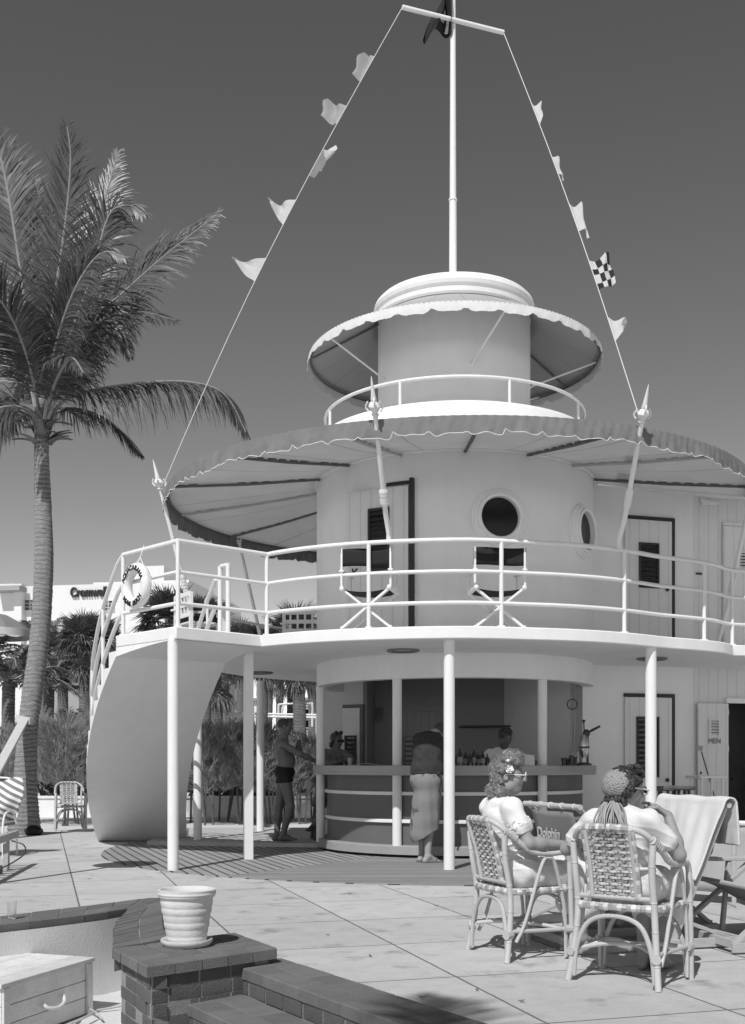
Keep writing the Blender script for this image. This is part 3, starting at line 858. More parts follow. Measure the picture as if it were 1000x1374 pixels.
for dx in (0,.17):            # newel posts of the inner rail
    p = R0+(L0-R0).normalized()*(.07)+(LC-LL).normalized()*(-.02+dx); m = MB()
    m.tube([Vector((p.x,p.y,ZT)), Vector((p.x,p.y,ZT+.97))], .03, 10); obj('newel_post', m, PAINT, st)
p = R0+(L0-R0).normalized()*.07; q = p+(LC-LL).normalized()*.17; m = MB(); m.tube([Vector((p.x,p.y,ZT+.97)), Vector((q.x,q.y,ZT+.97))], .026, 9); obj('handrail', m, PAINT, st)

# ---- portholes, balcony door, soffit lamps
def porthole(a, z):
    c = C(a, RD, z); d = (C(a,1)-C(a,0)).normalized()
    mb = MB(); mb.lathe([(.362,-.06),(.362,.02),(.350,.035),(.335,.038),(.330,.06),(.312,.07),(.300,.065),(.296,.09),(.278,.10),(.262,.095),(.250,.08),(.248,-.04)], c, 56, az=d, ax=(0,0,1))
    o = obj('porthole', mb, DRUMP, tow, ang=25)
    mb = MB(); mb.lathe([(.25,.012),(0,.012)], c, 48, az=d, ax=(0,0,1)); obj('pane', mb, BLACKG, o)
porthole(find_a(670.5,RD+.03,0,40), 4.285); porthole(56.5, 4.285)
GROOVE = None
def board_mat(name, v, ax, step=.13, w=.05):
    m, nt, b = base(name); tc = nn(nt, 'ShaderNodeTexCoord'); sp = nn(nt, 'ShaderNodeSeparateXYZ'); nt.links.new(tc.outputs['Object'], sp.inputs[0])
    s = mth(nt, 'ADD', mth(nt, 'MULTIPLY', sp.outputs[0], ax.x), mth(nt, 'MULTIPLY', sp.outputs[1], ax.y))
    t = mth(nt, 'DIVIDE', s, step); fr = mth(nt, 'ABSOLUTE', mth(nt, 'SUBTRACT', t, mth(nt, 'ROUND', t)))
    g = mth(nt, 'LESS_THAN', fr, w)
    n = noise(nt, tc.outputs['Object'], 3, 5)
    val = mth(nt, 'MULTIPLY', mth(nt, 'MULTIPLY_ADD', n, .16, .92), v); val = mth(nt, 'MULTIPLY', val, mth(nt, 'MULTIPLY_ADD', g, -.16, 1))
    nt.links.new(val, b.inputs['Base Color']); b.inputs['Roughness'].default_value = .6
    bn = nn(nt, 'ShaderNodeBump'); bn.inputs['Strength'].default_value = .8; bn.inputs['Distance'].default_value = .01
    nt.links.new(mth(nt, 'SUBTRACT', 1.0, g), bn.inputs['Height']); nt.links.new(bn.outputs['Normal'], b.inputs['Normal'])
    return m
BOARDW = board_mat('boarded_wall', .66, U, .16, .04)
DOORW = board_mat('boarded_door', .66, U, .155, .04)
def louver(mb_fr, mb_sl, c, ex, nrm, w, h, fr=.03, ns=9, dep=.03):
    ez = Vector((0,0,1))
    for s in (-1,1):
        mb_fr.box(c+ex*s*(w/2-fr/2), (fr,dep,h), ex, nrm); mb_fr.box(c+ez*s*(h/2-fr/2), (w-2*fr,dep,fr), ex, nrm)
    for i in range(ns):
        z = -h/2+fr+(h-2*fr)*(i+.5)/ns; tilt = (ez*.8-nrm*.6).normalized()
        mb_sl.box(c+ez*z, (w-2*fr,.006,(h-2*fr)/ns*1.05), ex, tilt.cross(ex), tilt)
def door(parent, bl, ex, nrm, w, h, lou, knob=True, frame=True, mat=None, louv_mat=DARK, name='door', frame_mat=DARK, fr=.05, ns=10):
    # bl: bottom corner; ex along the width; nrm towards the viewer; lou = (u, z, width, height)
    ez = Vector((0,0,1)); fo = None
    mb = MB(); mb.box(bl+ex*w/2+ez*h/2+nrm*.02, (w-.01,.035,h-.01), ex, nrm)
    o = obj(name, mb, mat or DOORW, parent, bevel=.004, smooth=False)
    mf, ms = MB(), MB(); louver(mf, ms, bl+ex*lou[0]+ez*lou[1]+nrm*.045, ex, nrm, lou[2], lou[3], ns=ns)
    l = obj('louver', mf, louv_mat, o, smooth=False); obj('slats', ms, louv_mat, l, smooth=False)
    mb = MB(); mb.box(bl+ex*lou[0]+ez*lou[1]+nrm*.0385, (lou[2]-.04,.002,lou[3]-.04), ex, nrm); obj('backing', mb, BLACKG, l, smooth=False)
    if knob:
        mb = MB(); k = bl+ex*(w-.09)+ez*.95+nrm*.06; mb.ball(k, .028); mb.tube([k-nrm*.03, k], .012, 8); obj('knob', mb, IRON, o)
    if frame:
        mb = MB()
        mb.box(bl+ex*(w+fr/2)+ez*(h+fr)/2+nrm*.0, (fr,.06,h+fr), ex, nrm); mb.box(bl+ex*w/2+ez*(h+fr/2), (w,.06,fr), ex, nrm)
        obj('door_frame', mb, frame_mat, o, smooth=False)
    return o
# balcony door on the drum, leaf standing a little open
ah = find_a(552, RD, -40, 10); hp = C(ah, RD+.0, ZT); al = find_a(474, RD, -60, -5)
tgt = C(al, RD+.10, ZT); ex = (hp-tgt); w = ex.length; ex.normalize(); nr = Vector((ex.y,-ex.x,0)); nr = nr if nr.y < 0 else -nr
DOORD = board_mat('balcony_door_boards', .66, ex, .155, .04)
o = door(tow, tgt, ex, nr, w-.02, 1.98, (w*.52,1.33,.30,.80), knob=False, frame=False, mat=DOORD, ns=11)
mb = MB()
ez = Vector((0,0,1)); mb.box(hp+ex*.022+ez*1.03-nr*.0, (.046,.12,2.06), ex, nr); 
mb.grid(lambda u,v: C(al+(ah-al)*(.62+.38*u), RD+.012, ZT+1.99+.05*v), 10, 1)
obj('door_frame', mb, DARK, o, smooth=False)
mb = MB(); mb.tube(smooth_path([tgt+ex*.10+ez*.98+nr*.05, tgt+ex*.13+ez*.93+nr*.08, tgt+ex*.17+ez*.98+nr*.05],4), .01, 7); obj('handle', mb, IRON, o)
for px, py in ((541,872),(349,902),(875,883)):
    p = G(px, py, ZS); mb = MB(); mb.lathe([(.14,-.002),(.20,-.002),(.20,-.018),(.185,-.026),(.14,-.012)], (p.x,p.y,ZS), 40); o = obj('soffit_lamp', mb, M('lamp_ring',.18,.5), tow)
    mb = MB(); mb.lathe([(0,-.006),(.142,-.006)], (p.x,p.y,ZS), 32); obj('lens', mb, M('lamp_lens',.4,.3), o)

# ---- ground floor bar
BARP = M('bar_panel_paint', .12, .45, .12, 3, spec=.4)
BARC = M('bar_counter_wood', .34, .5, .18, 5, bump=.1, bscale=60, stretch=(1,1,14), spec=.35)
ab0, ab1 = -116, 72
mb = MB(); mb.lathe([(1.55,1.055),(1.995,1.055),(2.0,1.06),(2.0,1.10),(2.005,1.104),(2.005,1.175),(1.995,1.18),(1.55,1.18),(1.55,1.055)], (CX,CY,0), 96, ab0, ab1)
ctr_ = obj('bar_counter', mb, BARC, tow, ang=25)
mb = MB(); mb.lathe([(1.80,.16),(1.80,1.06)], (CX,CY,0), 96, ab0, ab1); obj('front_panel', mb, BARP, ctr_)
for z in (.80,.445):
    mb = MB(); mb.lathe([(1.79,z),(1.835,z),(1.84,z+.005),(1.84,z+.04),(1.835,z+.045),(1.79,z+.045)], (CX,CY,0), 96, ab0, ab1); obj('trim_rail', mb, PAINT, ctr_, ang=25)
mb = MB(); mb.lathe([(1.7,.05),(1.93,.05),(1.93,.15),(1.925,.16),(1.80,.165)], (CX,CY,0), 96, ab0, ab1); obj('plinth', mb, M('bar_plinth',.3,.7,.15), ctr_, ang=25)
for px in (434,533,728):
    a = find_a(px, 1.86, -100 if px < 450 else -40, -60 if px < 450 else 40); p = C(a, 1.86 if px > 450 else 1.90, 0)
    mb = MB(); mb.tube([Vector((p.x,p.y,.1)), Vector((p.x,p.y,2.30))], .06, 24); obj('column', mb, WHITE, tow)
# inside of the bar
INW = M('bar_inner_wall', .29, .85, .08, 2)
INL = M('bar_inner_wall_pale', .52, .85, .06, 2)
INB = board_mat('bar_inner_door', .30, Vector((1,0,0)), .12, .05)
w0, w1, w2, w3 = P(437,1000,17.3), P(489,1000,17.0), P(500,1000,18.0), P(790,1000,17.6)
mb = MB()
def wallseg(mb, a, b, z0, z1, th=.1):
    a = Vector((a.x,a.y,0)); b = Vector((b.x,b.y,0)); ex = (b-a).normalized(); mb.box((a+b)/2+Vector((0,0,(z0+z1)/2)), ((b-a).length,th,z1-z0), ex)
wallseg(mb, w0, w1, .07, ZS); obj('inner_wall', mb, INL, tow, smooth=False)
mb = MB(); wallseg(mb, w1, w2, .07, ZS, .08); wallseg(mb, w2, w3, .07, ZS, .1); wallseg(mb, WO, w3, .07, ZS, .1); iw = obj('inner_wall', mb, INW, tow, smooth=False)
# door with louvres in the pale wall, cut short by the wall's end
ex = (w1-w0); ex.z = 0; L = ex.length; ex.normalize(); nr = Vector((ex.y,-ex.x,0)); nr = nr if nr.y < 0 else -nr
bl = Vector((w0.x,w0.y,.07))+ex*(L*.50)+nr*.05
door(iw, bl, ex, nr, L*.45, 2.0, (L*.22,1.22,.20,.70), knob=False, mat=M('inner_door_pale',.6,.6), ns=9, name='inner_door', frame_mat=M('inner_frame',.12,.6))
ex = (w3-w2); ex.z = 0; ex.normalize(); nr = Vector((ex.y,-ex.x,0)); nr = nr if nr.y < 0 else -nr
pd = P(537,1000,17.9); bl = Vector((pd.x,pd.y,.07))
k = (bl-Vector((w2.x,w2.y,.07))).dot(ex); bl = Vector((w2.x,w2.y,.07))+ex*k+nr*.05
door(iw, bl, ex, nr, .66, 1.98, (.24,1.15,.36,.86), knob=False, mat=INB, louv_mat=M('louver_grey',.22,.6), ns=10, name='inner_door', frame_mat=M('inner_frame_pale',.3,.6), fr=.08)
c = Vector((w2.x,w2.y,0))+ex*((w3-w2).length*.70)+nr*.17; mb = MB(); mb.box((c.x,c.y,1.80), ((w3-w2).length*.58,.24,.03), ex, nr); sh = obj('shelf', mb, DARK, tow, smooth=False)
mb = MB(); c2 = c+ex*((w3-w2).length*.27); mb.add([(c2.x,c2.y,1.78),(c2.x+nr.x*.1,c2.y+nr.y*.1,1.78),(c2.x,c2.y,1.5),(c2.x+.02,c2.y,1.78),(c2.x+nr.x*.1+.02,c2.y+nr.y*.1,1.78),(c2.x+.02,c2.y,1.5)], [(0,1,2),(3,5,4),(0,3,4,1),(1,4,5,2),(0,2,5,3)]); obj('bracket', mb, INL, sh, smooth=False)
mb = MB(); q = P(510,955,17.8); mb.box(q, (.1,.06,.14)); mb.box(q+Vector((0,-.03,-.12)), (.07,.05,.09)); obj('wall_socket', mb, IRON, iw, smooth=False)
mb = MB()
for kx in (.42,.58,.74,.9):
    q = Vector((w2.x,w2.y,2.25))+ex*((w3-w2).length*kx)+nr*.055
    mb.box(q, (.40,.01,.012), ex, nr); mb.box(q+ex*.2-Vector((0,0,.3)), (.012,.01,.6), ex, nr); mb.box(q-ex*.2-Vector((0,0,.3)), (.012,.01,.6), ex, nr)
obj('panel_moulding', mb, INW, iw, smooth=False)
# lifting ring on the fascia side
mb = MB(); q = P(768,945,15.2); mb.tube([q+Vector((.07*math.cos(t),0,.07*math.sin(t))) for t in [i*.42 for i in range(15)]], .008, 6, closed=True); obj('hook_ring', mb, IRON, iw)

# ================================================================== flat roofed wing east of the tower
wing = thing('cabana_wing', 'flat white two storey cabana wing with boarded walls right of the tower', 'building', (WO.x,WO.y,0))
def wp(t, z, off=0.0): return WO+U*t-V*off+Vector((0,0,z))
TK = .14
def wallbox(mb, t0, t1_, z0, z1, off=0.0):
    c = wp((t0+t1_)/2, (z0+z1)/2, off)+V*TK/2; mb.box(c, (t1_-t0, TK, z1-z0), U, V)
mb = MB()
wallbox(mb, 0, 1.84, 0, ZS); wallbox(mb, .2, 1.84, ZT, 5.3)
obj('wall', mb, WALLP, wing, smooth=False)
mb = MB()
wallbox(mb, 1.84, 2.40, 0, ZS, .004); wallbox(mb, 2.40, 3.3, 2.14, ZS, .004); wallbox(mb, 3.3, 9, 0, ZS, .004); wallbox(mb, 1.84, 9, ZT, 5.3, .004)
obj('boarded_wall', mb, BOARDW, wing, smooth=False)
mb = MB(); mb.prism([tuple(wp(*q)[:2]) for q in ((.3,0,-.0),(9,0,0),(9,0,-6),(.3,0,-6))], 5.3, 5.36); obj('roof', mb, WHITE, wing, smooth=False)
mb = MB()
for t_ in (.02, 8.93):
    c = wp(t_,2.65,-3.2); mb.box(c, (.12,6.0,5.3) , U, V)
c = wp(4.5,2.65,-6.0); mb.box(c, (9,.12,5.3), U, V); obj('outer_wall', mb, WALLP, wing, smooth=False)
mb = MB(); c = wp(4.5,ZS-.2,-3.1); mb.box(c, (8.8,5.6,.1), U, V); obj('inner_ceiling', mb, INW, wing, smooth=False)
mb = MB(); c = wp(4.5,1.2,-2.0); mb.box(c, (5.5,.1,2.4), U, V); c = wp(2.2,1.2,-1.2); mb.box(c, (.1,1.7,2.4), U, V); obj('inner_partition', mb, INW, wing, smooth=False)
nr = -V
door(wing, wp(.70,.02,.004), U, nr, .76, 2.13, (.36,1.42,.36,.86), ns=11)
door(wing, wp(.70,ZT+.01,.004), U, nr, .76, 1.93, (.38,1.28,.32,.64), ns=9)
door(wing, wp(2.30,ZT+.01,.010), U, nr, .74, 1.93, (.36,1.43,.24,.28), ns=5, louv_mat=DOORW, frame_mat=DOORW, knob=False)
# the door folded back, with its lettering
mo = door(wing, wp(1.86,.02,.03), U, nr, .52, 2.06, (.275,1.70,.19,.27), ns=5, louv_mat=DOORW, frame=False, knob=False)
mb = MB()
bl = wp(1.86,.02,.03)+nr*.042
def bar_(a, b, w=.022): mb.beam(bl+U*a[0]+Vector((0,0,a[1])), bl+U*b[0]+Vector((0,0,b[1])), .006, w, up=(0,0,1))
mb.box(bl+U*.26+Vector((0,0,1.93)), (.51,.012,.07), U, nr); mb.box(bl+U*.04+Vector((0,0,1.62)), (.07,.012,.5), U, nr)
mb.box(bl+U*.26+Vector((0,0,1.40)), (.51,.012,.08), U, nr)
obj('batten', mb, DOORW, mo, smooth=False)
mb = MB(); a, b = bl+U*.06+Vector((0,0,1.36)), bl+U*.36+Vector((0,0,.45)); d = (b-a).normalized(); mb.box((a+b)/2-nr*.004, ((b-a).length,.012,.014), d, nr, d.cross(nr)); obj('brace', mb, DARK, mo, smooth=False)
mb = MB(); put_text(mb, 'MEN', .105, bl+U*.275+Vector((0,0,1.475))+nr*.004, U, (0,0,1), .004); obj('lettering', mb, M('faded_lettering', .22, .8), mo, smooth=False)
for z in (1.05,.97):
    mb = MB(); mb.ball(bl+U*.05+Vector((0,0,z)), (.014,.014,.022)); obj('hinge', mb, IRON, mo)
mb = MB(); mb.box(wp(2.85,2.12,.03), (1.0,.06,.07), U, V); obj('door_lintel', mb, WALLP, wing, smooth=False)
mb = MB(); c = wp(1.86+.01,3.95,.01); mb.box(c+U*.06, (.12,.02,.03), U, V); obj('bracket', mb, IRON, wing, smooth=False)
mb = MB(); mb.add([wp(1.93,5.03,.012),wp(2.25,5.0,.012),wp(2.2,4.95,.012),wp(1.96,4.94,.012),wp(1.93,5.03,.035),wp(2.25,5.0,.035),wp(2.2,4.95,.035),wp(1.96,4.94,.035)], [(0,1,2,3),(7,6,5,4),(0,4,5,1),(1,5,6,2),(2,6,7,3),(3,7,4,0)]); obj('paint_patch', mb, PAINT, wing, smooth=False)

# ================================================================== flagpole and its line of flags
fp = thing('flagpole', 'tall white stepped flagpole with a yardarm on the tower roof', 'flagpole', (CX,CY,7.8))
FX = P(608,500,CY).x
mb = MB(); b = Vector((FX,CY,7.74))
mb.tube([b, b+Vector((0,0,.34))], .068, 16); mb.tube([b+Vector((0,0,.34)), b+Vector((0,0,.36)), b+Vector((0,0,1.5))], [.068,.055,.053], 16)
mb.tube([b+Vector((0,0,1.5)), Vector((FX,CY,12.6))], [.048,.036], 16)
for z in (.34,1.5): mb.tube([b+Vector((0,0,z-.012)), b+Vector((0,0,z+.012))], .062, 16)
pole = obj('pole', mb, PAINT, fp)
ya, yb = P(540,16,15.39), P(675,48,15.92); ya.z = yb.z = 11.76; yd = Vector((0,-.07,0))
mb = MB(); mb.tube([ya+yd, yb+yd], .032, 12); obj('yardarm', mb, PAINT, fp)
hl = [ya+yd, apole['l'][1]]; hr = [yb+yd, apole['r'][1]]
def on_line(ab, t): a, b = ab; return a.lerp(b,t)+Vector(((-.20 if ab[1].x < 0 else .10)*math.sin(math.pi*t),0,-.10*math.sin(math.pi*t)))
for a, b in (hl, hr):
    mb = MB(); mb.tube([on_line((a,b), t/12) for t in range(13)], .0055, 6); obj('halyard', mb, ROPE, fp)
FLW = M('white_flag_cloth', .62, .9, .12, 6, trans=.35); FLG = M('grey_flag_cloth', .36, .9, .3, 3, trans=.3); FLD = M('dark_flag_cloth', .02, .9, .2, 5)
def t_of(ab, py):
    best = min(range(1001), key=lambda i: abs(HY-(on_line(ab,i/1000).z-EYE)/on_line(ab,i/1000).y*F-py)); return best/1000
def flag(ab, py0, py1, out, tri, mat, label, wave, check=False, curl=.0):
    t0, t1_ = t_of(ab,py0), t_of(ab,py1); a, b = on_line(ab,t0), on_line(ab,t1_); wv = (b-a)
    L = out.length; od = out.normalized(); nrm = od.cross(wv).normalized(); mb = MB(); nu, nv = 14, 10
    def fn(u, v):
        if tri: p = a.lerp(b, v) ; tip = a.lerp(b,.15)+out; p = p.lerp(tip, u)
        else: p = a.lerp(b, v)+out*u*(1-.12*v)
        amp = wave*u**.7
        th = curl*u
        p = p+nrm*(amp*1.3*math.sin(u*7+v*2.5)+.022*u*math.sin(v*9+u*5)+L*curl*.4*u*u)+od*(-L*.22*abs(curl)*u*u)+wv*(.10*math.sin(u*5)*u+.25*curl*u*u)
        return p
    mb.grid(fn, nu, nv)
    if check:
        mb.m = [((i//nv)*4//nu+((i%nv)*4)//nv)%2 for i in range(len(mb.f))]
        o = obj('signal_flag', mb, [FLW, FLD], ang=180)
    else: o = obj('signal_flag', mb, mat, ang=180)
    o.data.materials[0] = o.data.materials[0]
    tag(o, label, 'flag', 'signal flags on the flagpole lines'); recenter(o)
X, Z = Vector((1,0,0)), Vector((0,0,1)); Y = Vector((0,1,0))
flag(hl, 76, 106, -X*.10+Z*.14+Y*.2, False, FLG, 'small grey flag nearest the top of the left line', .05, curl=.5)
flag(hl, 142, 166, -X*.26+Z*.20+Y*.25, False, FLG, 'grey flag second from the top of the left line', .05, curl=.2)
flag(hl, 200, 236, X*.10+Z*.12+Y*.25, False, FLW, 'crumpled white flag in the middle of the left line', .06, curl=-.6)
flag(hl, 268, 302, -X*.34+Z*.08+Y*.2, True, FLW, 'white pennant fourth from the top of the left line', .06, curl=.4)
flag(hl, 346, 378, -X*.46+Z*.06+Y*.15, True, FLW, 'long white pennant lowest on the left line', .04, curl=.1)
flag(hr, 138, 168, X*.20+Z*.18+Y*.2, True, FLW, 'white pennant nearest the top of the right line', .05, curl=.4)
flag(hr, 204, 232, X*.16-Z*.02+Y*.15, False, FLW, 'plain white flag second from the top of the right line', .03, curl=.2)
flag(hr, 274, 310, X*.26+Z*.14+Y*.15, False, FLW, 'curling white flag in the middle of the right line', .06, curl=.7)
flag(hr, 350, 388, X*.28+Z*.12+Y*.1, False, FLW, 'black and white chequered flag on the right line', .03, check=True)
flag(hr, 425, 458, X*.28+Z*.05+Y*.1, True, FLW, 'white pennant lowest on the right line below the chequered flag', .04, curl=.3)
# dark ensign at the masthead
mb = MB()
pt = Vector((FX-.03,CY-.05,12.5))
def fe(u, v):
    z = -.95*v+.05*math.sin(u*6); x = -.30*u*(.35+.65*v**3)-.12*v*u; return pt+Vector((x+.05*math.sin(v*8+u*5)*u, -.10*math.sin(u*9+v*3)*(.3+v), z))
mb.grid(fe, 16, 18)
mb2 = MB(); o = obj('ensign', mb, [FLD, FLW], ang=180)
for p in o.data.polygons:
    u, v = (p.index//18)/16, (p.index%18)/18
    if (.35 < u < .5 and .6 < v < .8) or (.1<u<.2 and .7<v<.9): p.material_index = 1
tag(o, 'dark flag hanging limp at the very top of the flagpole', 'flag'); recenter(o)

# ================================================================== life buoy on the landing rail
edir = (LL-LC).normalized(); out = Vector((edir.y,-edir.x,0)); out = out if out.y < 0 else -out
pb_ = P(193.5,786,1); s = 0
for i in range(1000):
    q = LCi.lerp(LLi, i/999)
    if px_of(q) <= 193.5: break
bc = Vector((q.x,q.y,0))+out*.10; bc.z = EYE-(786-HY)/F*bc.y
lb = thing('life_buoy', 'white ring life buoy with black lettering hanging on the landing rail', 'life buoy', bc)
RB, rb = .205, .062
ex = Vector((-out.y, out.x, 0)); ex = ex if ex.x > 0 else -ex
mb = MB()
mb.tube([bc+ex*RB*math.cos(t)+Vector((0,0,RB*1.0*math.sin(t))) for t in [2*math.pi*i/48 for i in range(48)]], rb, 16, closed=True); obj('ring', mb, M('buoy_paint', .74, .6, .08, 8, speck=.08), lb)
mb = MB()
def arc_text(s, a0, a1, rad, top):
    n = len(s)
    for i, ch in enumerate(s):
        if ch == ' ': continue
        a = R(a0+(a1-a0)*(i/(n-1))); er = ex*math.cos(a)+Vector((0,0,math.sin(a))); et = ex*math.sin(a)-Vector((0,0,math.cos(a)))
        up = er if top else -er; tx = et if top else -et
        h = .078
        p = bc+er*(rad-(.03 if top else -.03))+out*(rb*.98+.001)
        put_text(mb, ch, h, p, tx, up, .004, bold=.0018)
arc_text('AQUACABANA', 158, 22, RB+.004, True); arc_text('MIAMI BEACH', 222, 318, RB+.004, False)
obj('lettering', mb, M('black_lettering', .015, .6), lb, smooth=False)
mb = MB(); top = Vector((q.x,q.y,ZRL)); 
mb.tube([top+Vector((0,0,.05)), top+out*.05-Vector((0,0,.10)), bc+Vector((0,0,RB+.02))], .007, 6)
mb.tube([top+out*.05-Vector((0,0,.10)), bc+ex*.18+Vector((0,0,.17))], .007, 6); mb.tube([top+out*.05-Vector((0,0,.10)), bc-ex*.1+Vector((0,0,.2))], .007, 6)
mb.tube(smooth_path([bc+ex*.12+Vector((0,0,.22))+out*.03, bc+ex*.30+Vector((0,0,.05)), bc+ex*.24-Vector((0,0,.12))],5), .007, 6)
mb.tube([bc+ex*.30+Vector((0,0,.05)), LCi+Vector((0,0,ZT+.62))], .006, 6)
obj('hanging_rope', mb, ROPE, lb)
def face(fx, fy): return math.atan2(-fx, fy)        # turns local +Y to that heading
# ------------------------------------------------------------------ rattan armchair (local: sits facing +Y)
def nodes_on(mb, path, r, step):       # bamboo knuckles
    acc = 0
    for a, b in zip(path, path[1:]):
        L = (b-a).length; acc += L
        if acc > step:
            acc = 0; d = (b-a).normalized(); mb.tube([a-d*.006, a, a+d*.006], [r*1.0, r*1.14, r*1.0], 9)
def wrapped(mb, path, r, band):
    path = [Vector(p) for p in path]; L = [0]
    for a, b in zip(path, path[1:]): L.append(L[-1]+(b-a).length)
    n = max(int(L[-1]/band), 2)
    def at(s):
        i = 1
        while i < len(L)-1 and L[i] < s: i += 1
        return path[i-1].lerp(path[i], (s-L[i-1])/max(L[i]-L[i-1],1e-9))
    for k in range(n):
        a, b, c = at(L[-1]*k/n), at(L[-1]*(k+.5)/n), at(L[-1]*(k+1)/n)
        mb.mi = 1 if k % 3 == 0 else 0; mb.tube([a, b, c], [r*.96, r*1.06, r*.96], 9)
def rattan_chair(loc, rz, label, group):
    t = thing('rattan_chair', label, 'armchair', loc, rz, group, local=True)
    V3 = Vector
    arm = [V3((.262,.20,.60)), V3((.262,.165,.655)), V3((.262,.06,.652)), V3((.258,-.07,.672)), V3((.235,-.20,.775)), V3((.17,-.275,.845)), V3((.07,-.295,.858))]
    arm = arm+[V3((-p.x,p.y,p.z)) for p in arm[::-1]]
    ap = smooth_path(arm, 6); mb = MB(); mb.tube(ap, .0172, 10); nodes_on(mb, ap, .0172, .17)
    for s in (-1,1):
        q = V3((s*.235,-.20,.775))
        for k in range(5): mb.tube([q+V3((s*.010*(k-2)*.4,.014*(k-2),-.011*(k-2)))+V3((0,-.004,0)), q+V3((s*.010*(k-1.4)*.4,.014*(k-1.4),-.011*(k-1.4)))+V3((0,.004,0))], .0235, 9)
    obj('arm_rail', mb, RATTAN, t)
    for s in (-1,1):
        p = smooth_path([V3((s*.268,.215,0)), V3((s*.266,.21,.3)), V3((s*.262,.20,.60))], 5); mb = MB(); mb.tube(p, .0175, 10); nodes_on(mb, p, .0175, .2)
        mb.tube(smooth_path([V3((s*.262,.175,.015)), V3((s*.262,.165,.30)), V3((s*.262,.10,.58)), V3((s*.262,.055,.625)), V3((s*.26,.005,.58)), V3((s*.252,-.10,.25)), V3((s*.248,-.165,.12))], 6), .0115, 8)
        mb.tube([V3((s*.266,.225,.185)), V3((s*.264,.165,.185))], .026, 9)
        obj('leg', mb, RATTAN, t)
        p = smooth_path([V3((s*.262,-.235,0)), V3((s*.235,-.20,.22)), V3((s*.222,-.192,.42)), V3((s*.222,-.225,.62)), V3((s*.232,-.235,.77))], 5); mb = MB(); mb.tube(p, .0185, 10); nodes_on(mb, p, .0185, .16)
        mb.tube([V3((s*.25,-.235,.165)), V3((s*.232,-.19,.165))], .027, 9)
        obj('leg', mb, RATTAN, t)
    mb = MB()
    for y, w_ in ((-.218,.235),(.195,.25)):
        mb.tube(smooth_path([V3((-w_,y,.03)), V3((-w_+.02,y,.20)), V3((-w_*.62,y+.008,.335)), V3((0,y+.01,.375)), V3((w_*.62,y+.008,.335)), V3((w_-.02,y,.20)), V3((w_,y,.03))], 6), .0135, 9)
    obj('arch', mb, RATTAN, t)
    mb = MB(); c = V3((0,.0,.20))
    for x, y in ((-.24,-.21),(.24,-.21),(-.26,.2),(.26,.2)): mb.tube(smooth_path([V3((x,y,.175)), V3((x*.5,y*.45,.198)), c],4), .0125, 8)
    for s in (-1,1): mb.tube([V3((s*.24,-.205,.185)), V3((s*.262,.2,.185))], .012, 8)
    obj('stretcher', mb, RATTAN, t)
    # seat: wrapped rim and woven top
    rim = smooth_path([V3((-.205,-.195,.425)), V3((.205,-.195,.425)), V3((.235,.0,.425)), V3((.245,.185,.43)), V3((.1,.215,.432)), V3((-.1,.215,.432)), V3((-.245,.185,.43)), V3((-.235,0,.425))], 6, True)
    d = MB(); wrapped(d, rim+[rim[0]], .021, .026)
    so = obj('seat', d, [CANED, CANEL], t)
    mb = MB()
    for i in range(16):
        y = -.175+.375*(i+.5)/16; hw = .215+.03*(i/16)
        mb.grid(lambda u,v: V3(((u-.5)*2*hw, y+(v-.5)*.019, .437-.012*math.sin(math.pi*u)+.0035*math.sin(u*38+(i%2)*math.pi))), 40, 1)
    for i in range(12):
        x = -.2+.4*(i+.5)/12
        mb.grid(lambda u,v: V3((x+(v-.5)*.02, -.185+.39*u, .437-.012*math.sin(math.pi*(x+.215)/.43)-.0035*math.sin(i*3.17+u*50))), 40, 1)
    obj('weave', mb, CANED, so)
    # back splat
    def bk(x, h, off=0.0):     # point on the leaning back plane, h from 0 (bottom) to 1
        z = .475+.375*h; return V3((x, -.195-.10*h**1.4-off+.012*(x/.14)**2*0, z))
    mb = MB()
    mb.tube([bk(-.222,.0), bk(.222,.0)], .014, 9)
    for x in (-.128,.128): mb.tube([bk(x,.0,.008), bk(x*1.0,.5,.008), bk(x,.98,.008)], .0125, 9)
    bo = obj('backrest', mb, RATTAN, t)
    d = MB()
    for i in range(20):
        h = .035+.94*(i+.5)/20; d.mi = i % 2
        ph = (i % 2)*math.pi
        d.grid(lambda u,v: bk((u-.5)*.25, h+(v-.5)*.034+.004*math.sin(u*9+i), .004+.008*math.sin(u*7*math.pi+ph)), 42, 2)
    for k in range(7):
        x = -.108+.036*k
        d.mi = (k+1) % 2; d.grid(lambda u,v: bk(x+(v-.5)*.013, .02+.96*u, .004-.008*math.sin(u*20*math.pi+k*math.pi)*.9), 60, 1)
    o = obj('woven_splat', d, [CANED, CANEL], bo, ang=180)
    for s in (-1,1):
        d2 = MB(); wrapped(d2, [bk(s*.142,.02,.004), bk(s*.142,.5,.004), bk(s*.142,.98,.004)], .0135, .024)
        o = obj('edge_wrap', d2, [CANED, CANEL], bo)
    d2 = MB(); wrapped(d2, [p for p in ap if abs(p.x) < .15], .0215, .02); o = obj('top_wrap', d2, [CANED, CANEL], bo)
    return t
f1 = Vector((.93,.37,0)).normalized(); f2 = Vector((.60,.80,0)).normalized()
c1 = Vector((.93,6.93,0)); c2 = Vector((1.435,6.12,0))
ch = rattan_chair(tuple(c1), face(*f1[:2]), 'rattan armchair of the woman in white with a flower in her hair', 'rattan armchairs on the terrace')
dup(ch, tuple(c2), face(*f2[:2]), 'nearest rattan armchair, seat of the woman in the crocheted cap')
g = G(92,1114); dup(ch, (g.x,g.y+.1,0), face(.35,-.94), 'empty rattan armchair between the palm trunk and the stair')

